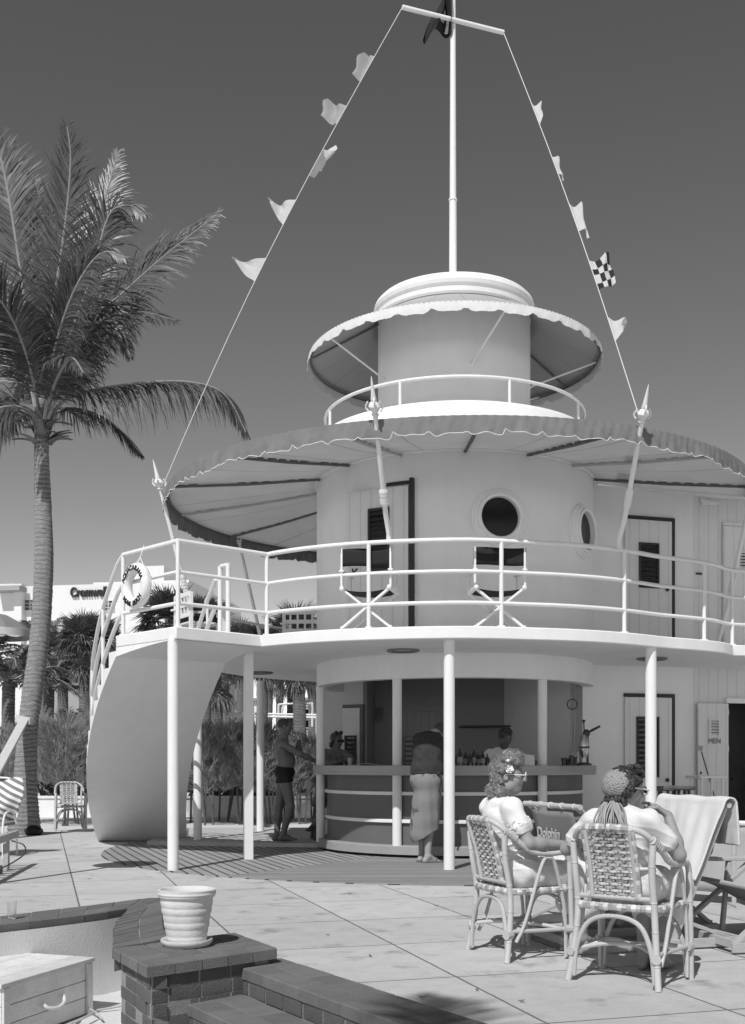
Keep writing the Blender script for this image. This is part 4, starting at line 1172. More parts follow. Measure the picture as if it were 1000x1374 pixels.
# ------------------------------------------------------------------ director's chairs on the balcony
def director_chair(loc, rz, label, group):
    t = thing('director_chair', label, 'folding chair', loc, rz, group, local=True); V3 = Vector
    for y in (-.20,.20):
        for s in (-1,1):
            mb = MB(); mb.beam(V3((s*.28,y+s*.012,.015)), V3((-s*.27,y+s*.012,.455)), .026, .055, up=(0,1,0)); obj('leg', mb, PAINT, t, bevel=.003, smooth=False)
    for s in (-1,1):
        mb = MB(); mb.box((s*.275,0,.46), (.04,.50,.035)); mb.box((s*.285,-.21,.665), (.025,.04,.40)); mb.box((s*.285,.20,.56), (.025,.035,.20)); mb.box((s*.285,.01,.665), (.055,.50,.02))
        mb.ball((s*.275,-.255,.46), (.028,.02,.03))
        obj('arm', mb, PAINT, t, bevel=.004, smooth=False)
        m2 = MB(); m2.box((s*.283,0,.02), (.03,.46,.03)); obj('foot_rail', m2, PAINT, t, bevel=.004, smooth=False)
        mb = MB(); mb.tube([V3((s*.285,-.215,.86)), V3((s*.285,-.215,.92))], .015, 8); obj('back_post', mb, PAINT, t)
    mb = MB(); mb.grid(lambda u,v: V3(((u-.5)*.54, -.22+.44*v, .450-.030*math.sin(math.pi*u))), 16, 6); obj('seat', mb, CANVASB, t, ang=180, solid=.004)
    mb = MB(); mb.grid(lambda u,v: V3(((u-.5)*.60, -.225+.028*math.sin(math.pi*u)-.02*0, .715+.20*v+.006*math.sin(u*6))), 16, 4); obj('backrest', mb, CANVASB, t, ang=180, solid=.005)
    return t
d1 = P(497,800,12.66); d2 = P(666,800,12.62)
dc = director_chair((d1.x,d1.y,ZT), face(.22,.97), 'white director chair with black canvas in front of the balcony door', 'director chairs on the balcony')
dup(dc, (d2.x,d2.y,ZT), face(-.08,1), 'white director chair with black canvas below the front porthole')

# white slatted chairs at the back of the balcony
def slat_chair(loc, rz, label, group):
    t = thing('slatted_chair', label, 'armchair', loc, rz, group, local=True); V3 = Vector
    for sx in (-1,1):
        for sy in (-1,1):
            mb = MB(); mb.box((sx*.27,sy*.24,.30 if sy>0 else .40), (.045,.045,.60 if sy>0 else .80)); obj('leg', mb, PAINT, t, smooth=False)
        mb = MB(); mb.box((sx*.28,.0,.61), (.08,.60,.025)); obj('arm', mb, PAINT, t, smooth=False)
    mb = MB()
    for i in range(5): mb.box((0,-.2+.1*i,.40), (.5,.07,.02))
    obj('seat', mb, PAINT, t, smooth=False)
    mb = MB()
    for z in (.50,.64,.78): mb.box((0,-.25,z), (.54,.022,.06))
    for i in range(4): mb.box((-.17+.113*i,-.245,.66), (.03,.02,.32))
    obj('backrest', mb, PAINT, t, smooth=False)
    mb = MB(); mb.box((0,.0,.445), (.48,.46,.07)); obj('cushion', mb, CANVASB, t, bevel=.02)
    return t
b1 = P(268,800,15.2); b2 = P(408,800,17.0)
s1 = slat_chair((b1.x,b1.y,ZT), face(.8,.5), 'white slatted chair with dark cushion behind the stair newel posts', 'slatted chairs at the back of the balcony')
dup(s1, (b2.x,b2.y,ZT), face(.1,1), 'white slatted chair with dark cushion just left of the drum wall')

# ------------------------------------------------------------------ folding deck chairs (local: faces +Y)
def deck_chair(loc, rz, label, group, top=.92, w=.36, canvas=CANVAS, text=None, bar_w=.40, arms=False, cat='deck chair', rb=.60):
    t = thing('deck_chair', label, cat, loc, rz, group, local=True); V3 = Vector
    for s in (-1,1):
        mb = MB(); mb.beam(V3((s*w,rb,.05)), V3((s*w,-.48,top)), .026, .055, up=(1,0,0)); obj('side_rail', mb, WOODL, t, bevel=.004, smooth=False)
        mb = MB(); mb.beam(V3((s*(w-.035),-.60,.03)), V3((s*(w-.035),.42,.40)), .026, .055, up=(1,0,0)); obj('leg', mb, WOODL, t, bevel=.004, smooth=False)
        mb = MB(); mb.beam(V3((s*(w+.03),-.66,.04)), V3((s*(w+.03),.62,.04)), .026, .06, up=(0,0,1)); obj('foot_rail', mb, WOODL, t, bevel=.004, smooth=False)
        if arms:
            mb = MB(); mb.prism([(s*(w+.02)-.045,-.18),(s*(w+.02)+.045,-.22),(s*(w+.02)+.05,.30),(s*(w+.02),.38),(s*(w+.02)-.05,.30)], .52, .545); mb.beam(V3((s*w,.25,.04)), V3((s*w,.2,.52)), .026, .04, up=(1,0,0)); obj('armrest', mb, WOODL, t, bevel=.004, smooth=False)
    mb = MB(); a, b = V3((-bar_w,-.49,top+.01)), V3((bar_w,-.49,top+.01)); p = [a.lerp(b,i/8) for i in range(9)]; mb.tube(p, .019, 12); tb = obj('top_bar', mb, RATTAN, t)
    for i in range(5):
        mb = MB(); c = a.lerp(b,(i+.5)/5); mb.tube([c+V3((.012*math.sin(q+i),.021*math.cos(q),.021*math.sin(q))) for q in [k*.7 for k in range(9)]], .004, 5, closed=True)
        obj('lacing', mb, ROPE, tb)
    mb = MB(); mb.tube([V3((-w,.42,.40)), V3((w,.42,.40))], .018, 9); obj('cross_bar', mb, WOODL, t)
    for y_, z_ in ((.59,.06),(-.60,.04)): mb = MB(); mb.beam(V3((-w,y_,z_)), V3((w,y_,z_)), .03, .05); obj('cross_bar', mb, WOODL, t)
    def sl_(u, v):
        pts = [V3((0,-.49,top-.02)), V3((0,-.42,.62)), V3((0,-.25,.36)), V3((0,.12,.27)), V3((0,.42,.40))] if (text or rb < .3) else [V3((0,-.48,top-.03)), V3((0,-.27,.62)), V3((0,-.06,.33)), V3((0,.16,.26)), V3((0,.42,.40))]
        f = v*4; i = min(int(f), 3); q = pts[i].lerp(pts[i+1], f-i); return q+V3(((u-.5)*2*(w-.045), 0, -.012*math.sin(math.pi*u)))
    mb = MB(); mb.grid(sl_, 8, 24); cv = obj('sling', mb, canvas, t, ang=180, solid=.004)
    if text:
        mb = MB(); up = V3((0,-.07,.275)).normalized(); nrm = V3((1,0,0)).cross(up)
        put_text(mb, text, .108, V3((-.12,-.440,.668))+nrm*.010, (1,-.0,0), up, .002, shear=.45, bold=.002)
        obj('lettering', mb, M('white_lettering', .60, .8), cv, smooth=False)
    return t
bd = Vector((.32,-.95,0)).normalized(); fd = Vector((.95,.32,0)).normalized()
cb = Vector((1.275,7.83,0))+fd*.49
t_d = deck_chair(tuple(cb), face(*fd[:2]), 'deck chair with bamboo top bar and white script on grey canvas behind the women', 'deck chairs on the terrace', top=.895, text='Dolphin', bar_w=.42)
ft = Vector((-.96,-.27,0)).normalized()
cb2 = Vector((2.22,7.55,0))+ft*.49
TWM = MATS['terry_towel']
deck_chair(tuple(cb2), face(*ft[:2]), 'wooden deck chair covered by a white towel, beside the woman in the cap', 'deck chairs on the terrace', top=.92, rb=-.10)
f3 = Vector((-.97,-.22,0)).normalized(); o3 = Vector((2.78,7.42,0))
deck_chair(tuple(o3), face(*f3[:2]), 'wooden deck chair with flat armrests cut by the right edge of the photo', 'deck chairs on the terrace', top=.92, arms=True)
# towel over the back of the second deck chair
M3 = Matrix.Rotation(face(*ft[:2]), 4, 'Z'); M3.translation = cb2
def towf(u, v):
    x = (u-.5)*.84; s = v*.95-.34      # arc length from the top bar, negative behind the back
    wav = .016*math.sin(u*8+v*3.5)*math.sin(v*5+u*2)+.010*math.sin(u*19-v*6)*math.sin(v*4+u*3)+.004*math.sin(u*37+v*11)
    an = s/.046
    if abs(an) <= 1.5: y, z = -.49+.046*math.sin(an), .932+.046*math.cos(an)
    elif s < 0: y, z = -.536-.02*min(1,-(s+.069)*6), .935+(s+.069)
    else: y, z = -.444+(s-.069)*.40, .935-(s-.069)*.90
    sw = 1+.10*max(s,0)
    q = M3 @ Vector((x*sw+.05*max(s,0), y+wav*(1.0 if s < 0 else .6)*min(1,abs(s)*5), z+wav*.6*min(1,abs(s)*5)+.004*math.sin(u*14)*(1-min(1,abs(s)*6))))
    return q
mb = MB(); mb.grid(towf, 70, 84); o = obj('beach_towel', mb, TOWEL, ang=180, solid=.012); tag(o, 'white terry towel draped over the back of a deck chair', 'towel'); recenter(o)

# low canvas screen at the right, with a pale top rail
sa, sb = P(915,1100,9.6), P(1060,1104,9.0)
ts_ = thing('canvas_screen', 'low grey canvas windbreak with pale top rail at the right edge', 'windbreak', ((sa.x+sb.x)/2,(sa.y+sb.y)/2,0))
zt_ = .70; ex = Vector((sb.x-sa.x, sb.y-sa.y, 0)); L = ex.length; ex.normalize(); a0 = Vector((sa.x,sa.y,0))
SCRM = M('screen_canvas', .40, .9, .12, 3, bump=.3, bscale=40)
mb = MB(); mb.grid(lambda u,v: a0+ex*L*u+Vector((0,.012*math.sin(u*9+v*4),.10+(zt_-.11)*v)), 30, 8); obj('panel', mb, SCRM, ts_, ang=180, solid=.004)
mb = MB(); mb.tube([a0+Vector((0,0,zt_)), a0+ex*L+Vector((0,0,zt_))], .022, 9); obj('top_rail', mb, PAINT, ts_)
for u in (.02,.5,.98): 
    mb = MB(); q = a0+ex*L*u; mb.tube([q, q+Vector((0,0,zt_))], .02, 9); mb.box(q+Vector((0,0,.01)), (.08,.35,.02)); obj('post', mb, WOODL, ts_, smooth=False)

# dark bar stools and the white table by the wing
def stool(loc, label, group):
    t = thing('bar_stool', label, 'stool', loc, .4, group, local=True)
    mb = MB(); mb.lathe([(0,.86),(.16,.86),(.175,.875),(.175,.90),(.16,.915),(0,.92)], (0,0,0), 24); obj('seat', mb, WOODD, t)
    for k in range(4):
        a = R(45+90*k); mb = MB(); mb.beam((.09*math.cos(a),.09*math.sin(a),.87), (.21*math.cos(a),.21*math.sin(a),0), .032, .032); obj('leg', mb, WOODD, t, smooth=False)
    mb = MB(); mb.tube([(.17*math.cos(R(q)),.17*math.sin(R(q)),.32) for q in range(0,360,30)], .01, 7, closed=True); obj('foot_ring', mb, WOODD, t)
    return t
q = P(886,1056,13.9); st1 = stool((q.x,q.y,0), 'dark wooden bar stool beside the white column by the door', 'dark bar stools')
q = P(915,1057,14.3); dup(st1, (q.x,q.y,0), .1, 'dark wooden bar stool left of the folded back door')
q = P(946,1041,15.3); tt = thing('side_table', 'narrow white table standing in the dark doorway', 'table', (q.x,q.y,0))
mb = MB(); mb.box((q.x+.02,q.y,1.02), (.44,.36,.035), U); obj('tabletop', mb, PAINT, tt, bevel=.008)
for sx in (-.16,.17):
    for sy in (-.13,.13):
        c = Vector((q.x+.02,q.y,0))+U*sx+V*sy; mb = MB(); mb.tube([c, c+Vector((0,0,1.0))], .018, 9); obj('leg', mb, PAINT, tt)
c = wp(3.0,0,-1.4); tc_ = thing('cabinet', 'dark chest of drawers inside the open doorway', 'cabinet', tuple(c))
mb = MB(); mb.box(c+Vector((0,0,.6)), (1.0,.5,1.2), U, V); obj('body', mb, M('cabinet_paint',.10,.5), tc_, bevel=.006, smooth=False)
for z in (.2,.52,.84): 
    mb = MB(); mb.box(c-V*.26+Vector((0,0,z+.12)), (.92,.02,.28), U, V); d_ = obj('drawer', mb, M('cabinet_paint',.10,.5), tc_, bevel=.004, smooth=False)
    for s in (-.25,.25): mb = MB(); mb.ball(c-V*.285+U*s+Vector((0,0,z+.12)), .022); obj('knob', mb, IRON, d_)

# ------------------------------------------------------------------ things on the bar counter (top z = 1.18)
BOT = M('bottle_glass_dark', .02, .1, .3, 9, spec=.6)
def bottle(px, d, h, r, label, mat=BOT, grp='bottles on the bar'):
    p = P(px, 1025, d); p.z = 1.18; mb = MB()
    mb.lathe([(0,0),(r,0),(r,h*.55),(r*.8,h*.66),(r*.34,h*.76),(r*.32,h*.93),(r*.42,h*.94),(r*.42,h),(0,h)], p, 16)
    o = obj('bottle', mb, mat, ang=40); tag(o, label, 'bottle', grp); recenter(o)
    if h > .17:
        mb = MB(); mb.lathe([(r+.001,h*.15),(r+.001,h*.45)], (0,0,0), 16); q = obj('paper_label', mb, M('bottle_paper',.3,.8)); q.parent = o
for i, (px, d, h, r) in enumerate([(612,14.05,.15,.03),(617,13.95,.24,.036),(625,14.1,.20,.032),(631,14.0,.16,.028),(636,14.05,.23,.03),(642,14.12,.18,.034),(648,14.0,.20,.03),(654,14.1,.15,.03)]):
    bottle(px, d, h, r, 'dark glass bottle in the row on the bar beside the barman')
for i, (px, d, h, r) in enumerate([(757,14.05,.10,.035),(762,14.1,.09,.03),(767,14.05,.13,.03),(771,14.15,.11,.042)]):
    p = P(px,1025,d); p.z = 1.18; mb = MB(); mb.lathe([(0,0),(r*.8,0),(r,h),(r*.93,h),(r*.74,.01),(0,.01)], p, 16); o = obj('tumbler', mb, BOT, ang=60); tag(o, 'dark tumbler standing on the bar left of the juice press', 'glass', 'tumblers by the juice press'); recenter(o)
p = P(710,1025,13.9); p.z = 1.18; mb = MB()
mb.add([(p.x+x*(.06 if z else .066),p.y+y*.045,p.z+z) for z in (0,.13) for x,y in ((-1,-1),(1,-1),(1,1),(-1,1))], [(0,1,5,4),(1,2,6,5),(2,3,7,6),(3,0,4,7),(3,2,1,0)])
mb.grid(lambda u,v: (p.x+(u-.5)*.10, p.y+(v-.5)*.07, p.z+.13+.02*math.sin(u*5)*math.sin(v*3.1)), 6, 4)
o = obj('napkin_holder', mb, M('napkin_paper',.55,.9), smooth=False); tag(o, 'pale paper napkin holder on the bar beside the barman', 'napkin holder'); recenter(o)
# juice press
p = P(784,1025,14.25); p.z = 1.18; tj = thing('juice_press', 'tall chrome and black lever juice press on the bar', 'juicer', p)
CHR = M('chrome', .5, .15, .1, 5, metal=1.0)
mb = MB(); mb.lathe([(0,0),(.10,0),(.10,.02),(.06,.04),(0,.04)], p, 24); obj('base', mb, IRON, tj)
mb = MB(); mb.tube([p+Vector((.05,.03,.03)), p+Vector((.05,.03,.40))], .016, 10); obj('column', mb, IRON, tj)
mb = MB(); mb.lathe([(0,.10),(.035,.10),(.06,.17),(.065,.22),(.05,.22),(0,.19)], p, 20); obj('juice_cone', mb, CHR, tj)
mb = MB(); mb.lathe([(0,.25),(.055,.25),(.05,.34),(.03,.40),(0,.41)], p, 20); obj('press_bell', mb, CHR, tj)
mb = MB(); mb.lathe([(.0,.225),(.07,.225),(.07,.245),(0,.245)], p, 20); obj('tray', mb, IRON, tj)
mb = MB(); mb.ball(p+Vector((.03,.0,.42)), (.05,.035,.05)); mb.tube([p+Vector((0,0,.44)), p+Vector((-.005,0,.56))], .009, 8); mb.ball(p+Vector((-.005,0,.575)), .022); obj('head', mb, IRON, tj)
mb = MB(); mb.tube([p+Vector((.06,0,.43)), p+Vector((.10,0,.455)), p+Vector((.205,0,.51))], [.012,.018,.016], 10); obj('lever', mb, IRON, tj)
p2 = P(771.5,1025,14.3); p2.z = 1.18; mb = MB(); mb.lathe([(0,.004),(.05,.004),(.055,.16),(.05,.19),(.047,.16),(.044,.012),(0,.012)], p2, 20); o = obj('glass_jar', mb, gm, ang=60); tag(o, 'clear glass jar beside the lever juice press', 'jar'); recenter(o)
# magazine and glass in front of the woman at the bar
p = P(490,1022,15.0); mb = MB(); mb.grid(lambda u,v: (p.x-.16+.34*u, p.y-.1+.22*v, 1.185+.02*abs(math.sin(u*math.pi))), 12, 2); o = obj('magazine', mb, M('paper',.6,.8), ang=180, solid=.006); tag(o, 'open magazine lying on the left part of the bar', 'magazine'); recenter(o)
p = P(470,1022,15.15); mb = MB(); mb.lathe([(0,0),(.03,0),(.034,.10),(.03,.10),(.026,.01),(0,.01)], (p.x,p.y,1.18), 16); o = obj('drinking_glass', mb, GLASSY, ang=60); tag(o, 'small glass by the hands of the woman at the bar', 'glass'); recenter(o)

# ------------------------------------------------------------------ left edge: lounger, towel on a metal chair
a, b = P(23,1118,12.9), P(-60,1180,9.9); a.z = b.z = .38
tl = thing('beach_lounger', 'wheeled wooden lounger reaching in at the left edge', 'lounger', ((a.x+b.x)/2,(a.y+b.y)/2,0))
d = (b-a).normalized(); sd = Vector((-.96,-.25,0))
for s in (0,.62):
    mb = MB(); mb.beam(a+sd*s, b+sd*s, .05, .08); obj('side_rail', mb, WOODL, tl, bevel=.005, smooth=False)
for k in (.18,.85):
    for s in (0.02,.60):
        mb = MB(); q = a.lerp(b,k)+sd*s; mb.box((q.x,q.y,.18), (.06,.06,.36)); obj('leg', mb, WOODL, tl, bevel=.004, smooth=False)
mb = MB()
for i in range(12): q = a.lerp(b,.06+i*.08)+sd*.31; mb.box((q.x,q.y,.385), (.07,.60,.015), d, sd)
obj('slats', mb, WOODL, tl, smooth=False)
q = a.lerp(b,.33); q.z = .05; mb = MB(); mb.lathe([(0,-.015),(.05,-.015),(.05,.015),(0,.015)], q, 20, az=(1,0,0), ax=(0,1,0)); obj('wheel', mb, IRON, tl)
mb = MB(); q = a.lerp(b,.15); mb.tube(smooth_path([q+Vector((.02,0,-.05)), q+Vector((.16,0,-.10)), q+Vector((.17,0,-.2)), q+Vector((.05,-.1,-.30)), q+Vector((-.02,-.2,-.34))],5), .008, 6); obj('strap', mb, IRON, tl)
q = P(-12,1100,14.3); q.z = 0
tm = thing('metal_chair', 'white tubular metal chair at the left edge holding a striped towel', 'chair', tuple(q))
mb = MB()
for s in (-.25,.25): mb.tube(smooth_path([q+Vector((s,-.28,0)), q+Vector((s,-.27,.45)), q+Vector((s,-.1,.58)), q+Vector((s,.2,.5)), q+Vector((s,.28,0))],5), .014, 8); mb.tube([q+Vector((s,-.28,.30)), q+Vector((s,.27,.30))], .012, 8)
obj('frame', mb, PAINT, tm)
mb = MB(); mb.box(q+Vector((0,0,.42)), (.5,.5,.04)); obj('seat', mb, CANVAS, tm, bevel=.01)
mb = MB(); mb.tube(smooth_path([q+Vector((-.25,.22,.4)), q+Vector((-.25,.33,.95)), q+Vector((.25,.33,.95)), q+Vector((.25,.22,.4))],6), .014, 8); obj('back', mb, PAINT, tm)
def stripes():
    m, nt, bb = base('striped_cloth'); tc = nn(nt,'ShaderNodeTexCoord'); sp = nn(nt,'ShaderNodeSeparateXYZ'); nt.links.new(tc.outputs['Object'], sp.inputs[0])
    s = mth(nt,'FRACT', mth(nt,'MULTIPLY', mth(nt,'ADD', sp.outputs[2], mth(nt,'MULTIPLY', sp.outputs[0], .5)), 11)); g_ = mth(nt,'GREATER_THAN', s, .5)
    nt.links.new(mth(nt,'MULTIPLY_ADD', g_, .55, .2), bb.inputs['Base Color']); bb.inputs['Roughness'].default_value = .95; return m
mb = MB(); mb.grid(lambda u,v: q+Vector(((u-.5)*.62+.05*math.sin(v*5), .30-.12*math.sin(v*3.1)-.02*math.sin(u*11), .99-.62*v+.03*math.sin(u*9)+(.05 if u>.5 else 0)*v)), 26, 20); o = obj('striped_towel', mb, stripes(), ang=180, solid=.012); tag(o, 'striped beach towel hung over the metal chair at left', 'towel'); recenter(o)
# street lamp standing left of the frame (its round shade throws the oval shadow on the deck)
lx, ly = -4.05, 10.3
tlp = thing('terrace_lamp', 'slim lamp post with a round flat shade left of the terrace', 'lamp post', (lx,ly,0))
mb = MB(); mb.tube([Vector((lx,ly,0)), Vector((lx,ly,3.6))], [.045,.035], 12); obj('post', mb, PAINT, tlp)
mb = MB(); mb.lathe([(0,3.66),(.15,3.64),(.38,3.56),(.38,3.53),(.1,3.58),(0,3.58)], (lx,ly,0), 32); obj('lamp_shade', mb, PAINT, tlp)
# black bag at the palm foot
p = G(44,1121); mb = MB(); mb.grid(lambda u,v: Vector((p.x+.18*math.cos(u*6.283)*math.cos((v-.5)*3.14), p.y+.1*math.sin(u*6.283)*math.cos((v-.5)*3.14), .07+.08*math.sin((v-.5)*3.14)*(1+.25*math.sin(u*13)))), 24, 10, True)
o = obj('beach_bag', mb, M('black_bag',.02,.8), ang=180); tag(o, 'small black bag lying at the foot of the palm', 'bag'); recenter(o)
SKIN = M('sunlit_skin', .29, .55, .08, 9, spec=.35, bump=.1, bscale=150)
SKINT = M('tanned_skin', .13, .5, .08, 9, spec=.35)
LIP = M('painted_lips', .12, .4, .05, 9); EYEM = M('eye_dark', .04, .2, .1, 9); NAIL = LIP
HAIRD = M('dark_hair', .03, .4, .5, 5, bump=.8, bscale=120, spec=.6, stretch=(40,40,9))
HAIRL = M('wavy_light_brown_hair', .16, .38, .75, 5, bump=.9, bscale=110, spec=.6, stretch=(45,45,10))
def nrm(v): return Vector(v).normalized()
def head(F_, c, f, u=(0,0,1), s=1.0, male=False, neck=None, nr=.05):
    c = Vector(c); f = nrm(f); u = Vector(u); u = (u-f*u.dot(f)).normalized(); l = u.cross(f)
    E = lambda o, r, k=.02, sub=False: F_.ell(c+(f*o[0]+l*o[1]+u*o[2])*s, [x*s for x in r], ax=f, az=u, k=k, sub=sub)
    E((-.012,0,.030), (.098,.076,.088))
    E((.030,0,-.040), (.062,.058,.078))
    E((.045,0,-.088), (.036,.034 if not male else .040,.028))
    for q in (-1,1):
        E((.050,q*.034,-.026), (.030,.026,.030)); E((.0,q*.046,-.062), (.040,.020,.030))
    E((.072,0,.026), (.020,.050,.016))
    for q in (-1,1): E((.094,q*.031,.002), (.016,.017,.012), .008, True)
    F_.cap(c+(f*.084+u*.014)*s, c+(f*.110-u*.026)*s, .008*s, .012*s, .014)
    for q in (-1,1): E((.092,q*.011,-.030), (.011,.008,.008), .008)
    E((.086,0,-.054), (.010,.020,.007), .008); E((.084,0,-.068), (.010,.018,.008), .008)
    E((.080,0,-.0615), (.012,.022,.0025), .003, True)
    for q in (-1,1):
        E((.080,q*.031,.003), (.0125,.0135,.0125), .004)
        E((-.010,q*.074,-.004), (.020,.008,.031), .010); E((-.004,q*.083,-.004), (.011,.006,.020), .005, True)
    if neck is not None:
        F_.cap(c+(f*-.020-u*.055)*s, neck, nr*s, nr*1.12*s, .03)
    sp = [(tuple(c+(f*.086-u*.061)*s), .018*s, 1)]
    for q in (-1,1):
        sp.append((tuple(c+(f*.092+l*q*.031+u*.003)*s), .0085*s, 2)); sp.append((tuple(c+(f*.088+l*q*.031+u*.031)*s), (.014*s,.018*s,.0045*s), 2))
    return sp, (c, f, l, u, s)
def hand(F_, w, d, n, side, curl=(.3,.35,.4,.45), s=1.0, fr=.0085):
    w = Vector(w); d = nrm(d); n = Vector(n); n = (n-d*n.dot(d)).normalized(); t = d.cross(n)*side
    for a in (.026,.009,-.009,-.025):
        F_.cap(w+t*a*.6*s, w+(d*.080+t*a)*s, .016*s, .0125*s, .012)
    for i, (a, L) in enumerate(((.029,.072),(.0095,.080),(-.0095,.074),(-.028,.058))):
        k0 = w+(d*.080+t*a)*s; c = curl[i]
        d1 = d*math.cos(c)+n*math.sin(c); d2 = d*math.cos(c*2.1)+n*math.sin(c*2.1); d3 = d*math.cos(c*3)+n*math.sin(c*3)
        k1 = k0+d1*L*.5*s; k2 = k1+d2*L*.30*s; k3 = k2+d3*L*.24*s
        F_.cap(k0, k1, fr*1.08*s, fr*s, .005); F_.cap(k1, k2, fr*s, fr*.92*s, .004); F_.cap(k2, k3, fr*.92*s, fr*.78*s, .004)
    b = w+(d*.022+t*.022+n*.006)*s; m = b+(d*.030+t*.030+n*.012)*s; e = m+(d*.030+t*.006+n*.012)*s
    F_.cap(b, m, .0135*s, .0105*s, .010); F_.cap(m, e, .0105*s, .0085*s, .005)
def foot(F_, ank, toe_dir, s=1.0, heel=0.0):
    a = Vector(ank); d = Vector((toe_dir[0],toe_dir[1],0)).normalized(); zf = a.z
    hl = a-d*.035*s; hl.z = zf-.045*s+0; bl = a+d*.125*s; bl.z = zf-.060*s-heel; te = a+d*.185*s; te.z = zf-.066*s-heel
    sd = Vector((-d.y,d.x,0))
    F_.cap(a, hl, .036*s, .030*s, .02); F_.cap(a+d*.02, bl, .036*s, .024*s, .02); F_.cap(hl, bl, .028*s, .024*s, .02)
    for q, e in ((.018,.0),(.0,.005),(-.018,-.012)): F_.cap(bl+sd*q*.8, te+sd*q+d*e, .016*s, .012*s, .01)
def arm(F_, sh, el, wr, s=1.0, r=(.050,.038,.026), inf=0, frac=1.0):
    sh, el, wr = Vector(sh), Vector(el), Vector(wr)
    F_.ell(sh, (.047*s+inf,)*3, k=.03)
    if frac >= 1:
        F_.cap(sh, el, r[0]*s+inf, r[1]*s+inf, .025); F_.cap(el, el.lerp(wr,.35), r[1]*s+inf, r[1]*1.05*s+inf, .02); F_.cap(el.lerp(wr,.3), wr, r[1]*1.05*s+inf, r[2]*s+inf, .02)
    else: F_.cap(sh, sh.lerp(el,frac), r[0]*s+inf*.8, r[0]*.95*s+inf*1.25, .025)
def leg(F_, hp, kn, an, s=1.0, r=(.088,.056,.036)):
    hp, kn, an = Vector(hp), Vector(kn), Vector(an)
    F_.cap(hp, kn, r[0]*s, r[1]*s, .04); F_.cap(kn, kn.lerp(an,.35), r[1]*s, r[1]*1.02*s, .02); F_.cap(kn.lerp(an,.3), an, r[1]*1.02*s, r[2]*s, .02)
def torso(F_, pel, mid, che, shl, shr, nk, s=1.0, inf=0.0, fem=True, w=1.0):
    pel, mid, che, shl, shr, nk = map(Vector, (pel, mid, che, shl, shr, nk)); ax = (shr-shl).normalized()
    up = (che-pel).normalized()
    F_.ell(pel, (.170*s*w+inf,.118*s*w+inf,.125*s+inf), ax=ax, az=up, k=.05)
    F_.ell(mid, (.138*s*w+inf,.105*s*w+inf,.150*s+inf), ax=ax, az=up, k=.06)
    F_.ell(che, (.162*s+inf,.112*s+inf,.165*s+inf), ax=ax, az=up, k=.06)
    F_.cap(shl.lerp(shr,.10), shl.lerp(shr,.90), .044*s+inf, .044*s+inf, .05)
    F_.cap(shl.lerp(shr,.3)+up*.02, nk, .045*s+inf, .048*s+inf, .05); F_.cap(shl.lerp(shr,.7)+up*.02, nk, .045*s+inf, .048*s+inf, .05)
    fw = up.cross(ax) if False else ax.cross(up)*-1
    if fem:
        for q in (.30,.70): F_.ell(shl.lerp(shr,q)-up*.14*s+fw*.085*s, (.056*s+inf*.6,.050*s+inf*.6,.058*s+inf*.6), ax=ax, az=up, k=.04)
def LW(c, f):
    c = Vector(c); f = nrm(f); r = Vector((f.y,-f.x,0))
    return lambda x,y,z: Vector((c.x,c.y,0))+r*x+f*y+Vector((0,0,z))
def creases(amp, z0, z1, k=75, ph=0, small=.004):
    f0 = folds(small, 30, 24, 46, ph)
    def fn(x, y, z):
        w_ = np.clip(1-np.abs((z-(z0+z1)/2)/((z1-z0)/2)), 0, 1)
        s = 1-np.abs(np.sin(z*k+np.sin(x*14+y*9+ph)*1.6+np.sin(y*21-x*6)*.8)); s2 = 1-np.abs(np.sin((x+y)*24+z*18+ph))
        return f0(x,y,z)-amp*w_*s**2.2+small*.8*s2**3
    return fn
def folds(amp, kx, ky, kz, ph=0):
    return lambda x,y,z: amp*(np.sin(x*kx+y*ky+z*kz+ph)*np.sin(x*ky*.7-y*kx*.6+z*kz*.35+1.3+ph)+.5*np.sin(x*kz+y*kz*.8-z*kx*.7))

from mathutils.kdtree import KDTree
def strands(ho, n, step, k, r, mat, wav=.5, seed=1):
    """loose locks lying over the hair, each following its surface downwards"""
    me = ho.data; q = random.Random(seed); kd = KDTree(len(me.vertices))
    for i, v in enumerate(me.vertices): kd.insert(v.co, i)
    kd.balance(); mb = MB(); nv = len(me.vertices)
    for _ in range(n):
        v = me.vertices[q.randrange(nv)]; p = v.co.copy(); pts = []; ph = q.uniform(0,6); sw = q.uniform(-.6,.6); d0 = None
        for s in range(k):
            _, i, _ = kd.find(p); vv = me.vertices[i]; nn_ = vv.normal.copy(); 
            if nn_.dot(vv.co-p) < 0 and s == 0: pass
            pts.append(vv.co+nn_*q.uniform(.001,.004)); side = nn_.cross(Vector((0,0,1)))
            if side.length > .05: side.normalize()
            d = Vector((0,0,-1))+side*(sw+wav*math.sin(ph+s*1.5)); d -= nn_*d.dot(nn_); d.normalize(); p = pts[-1]+d*step
        ok = all((b-a).length > 1e-4 for a, b in zip(pts, pts[1:]))
        if ok: mb.tube(pts, [r*q.uniform(.7,1.2)*(1-.75*(i/(k-1))**2) for i in range(k)], 4)
    o = obj('loose_locks', mb, mat); o.parent = ho; return o
HAIRS = M('hair_locks_light', .20, .38, .5, 20, spec=.6, island=.6); HAIRSD = M('hair_locks_dark', .035, .35, .5, 20, spec=.7, island=.7)
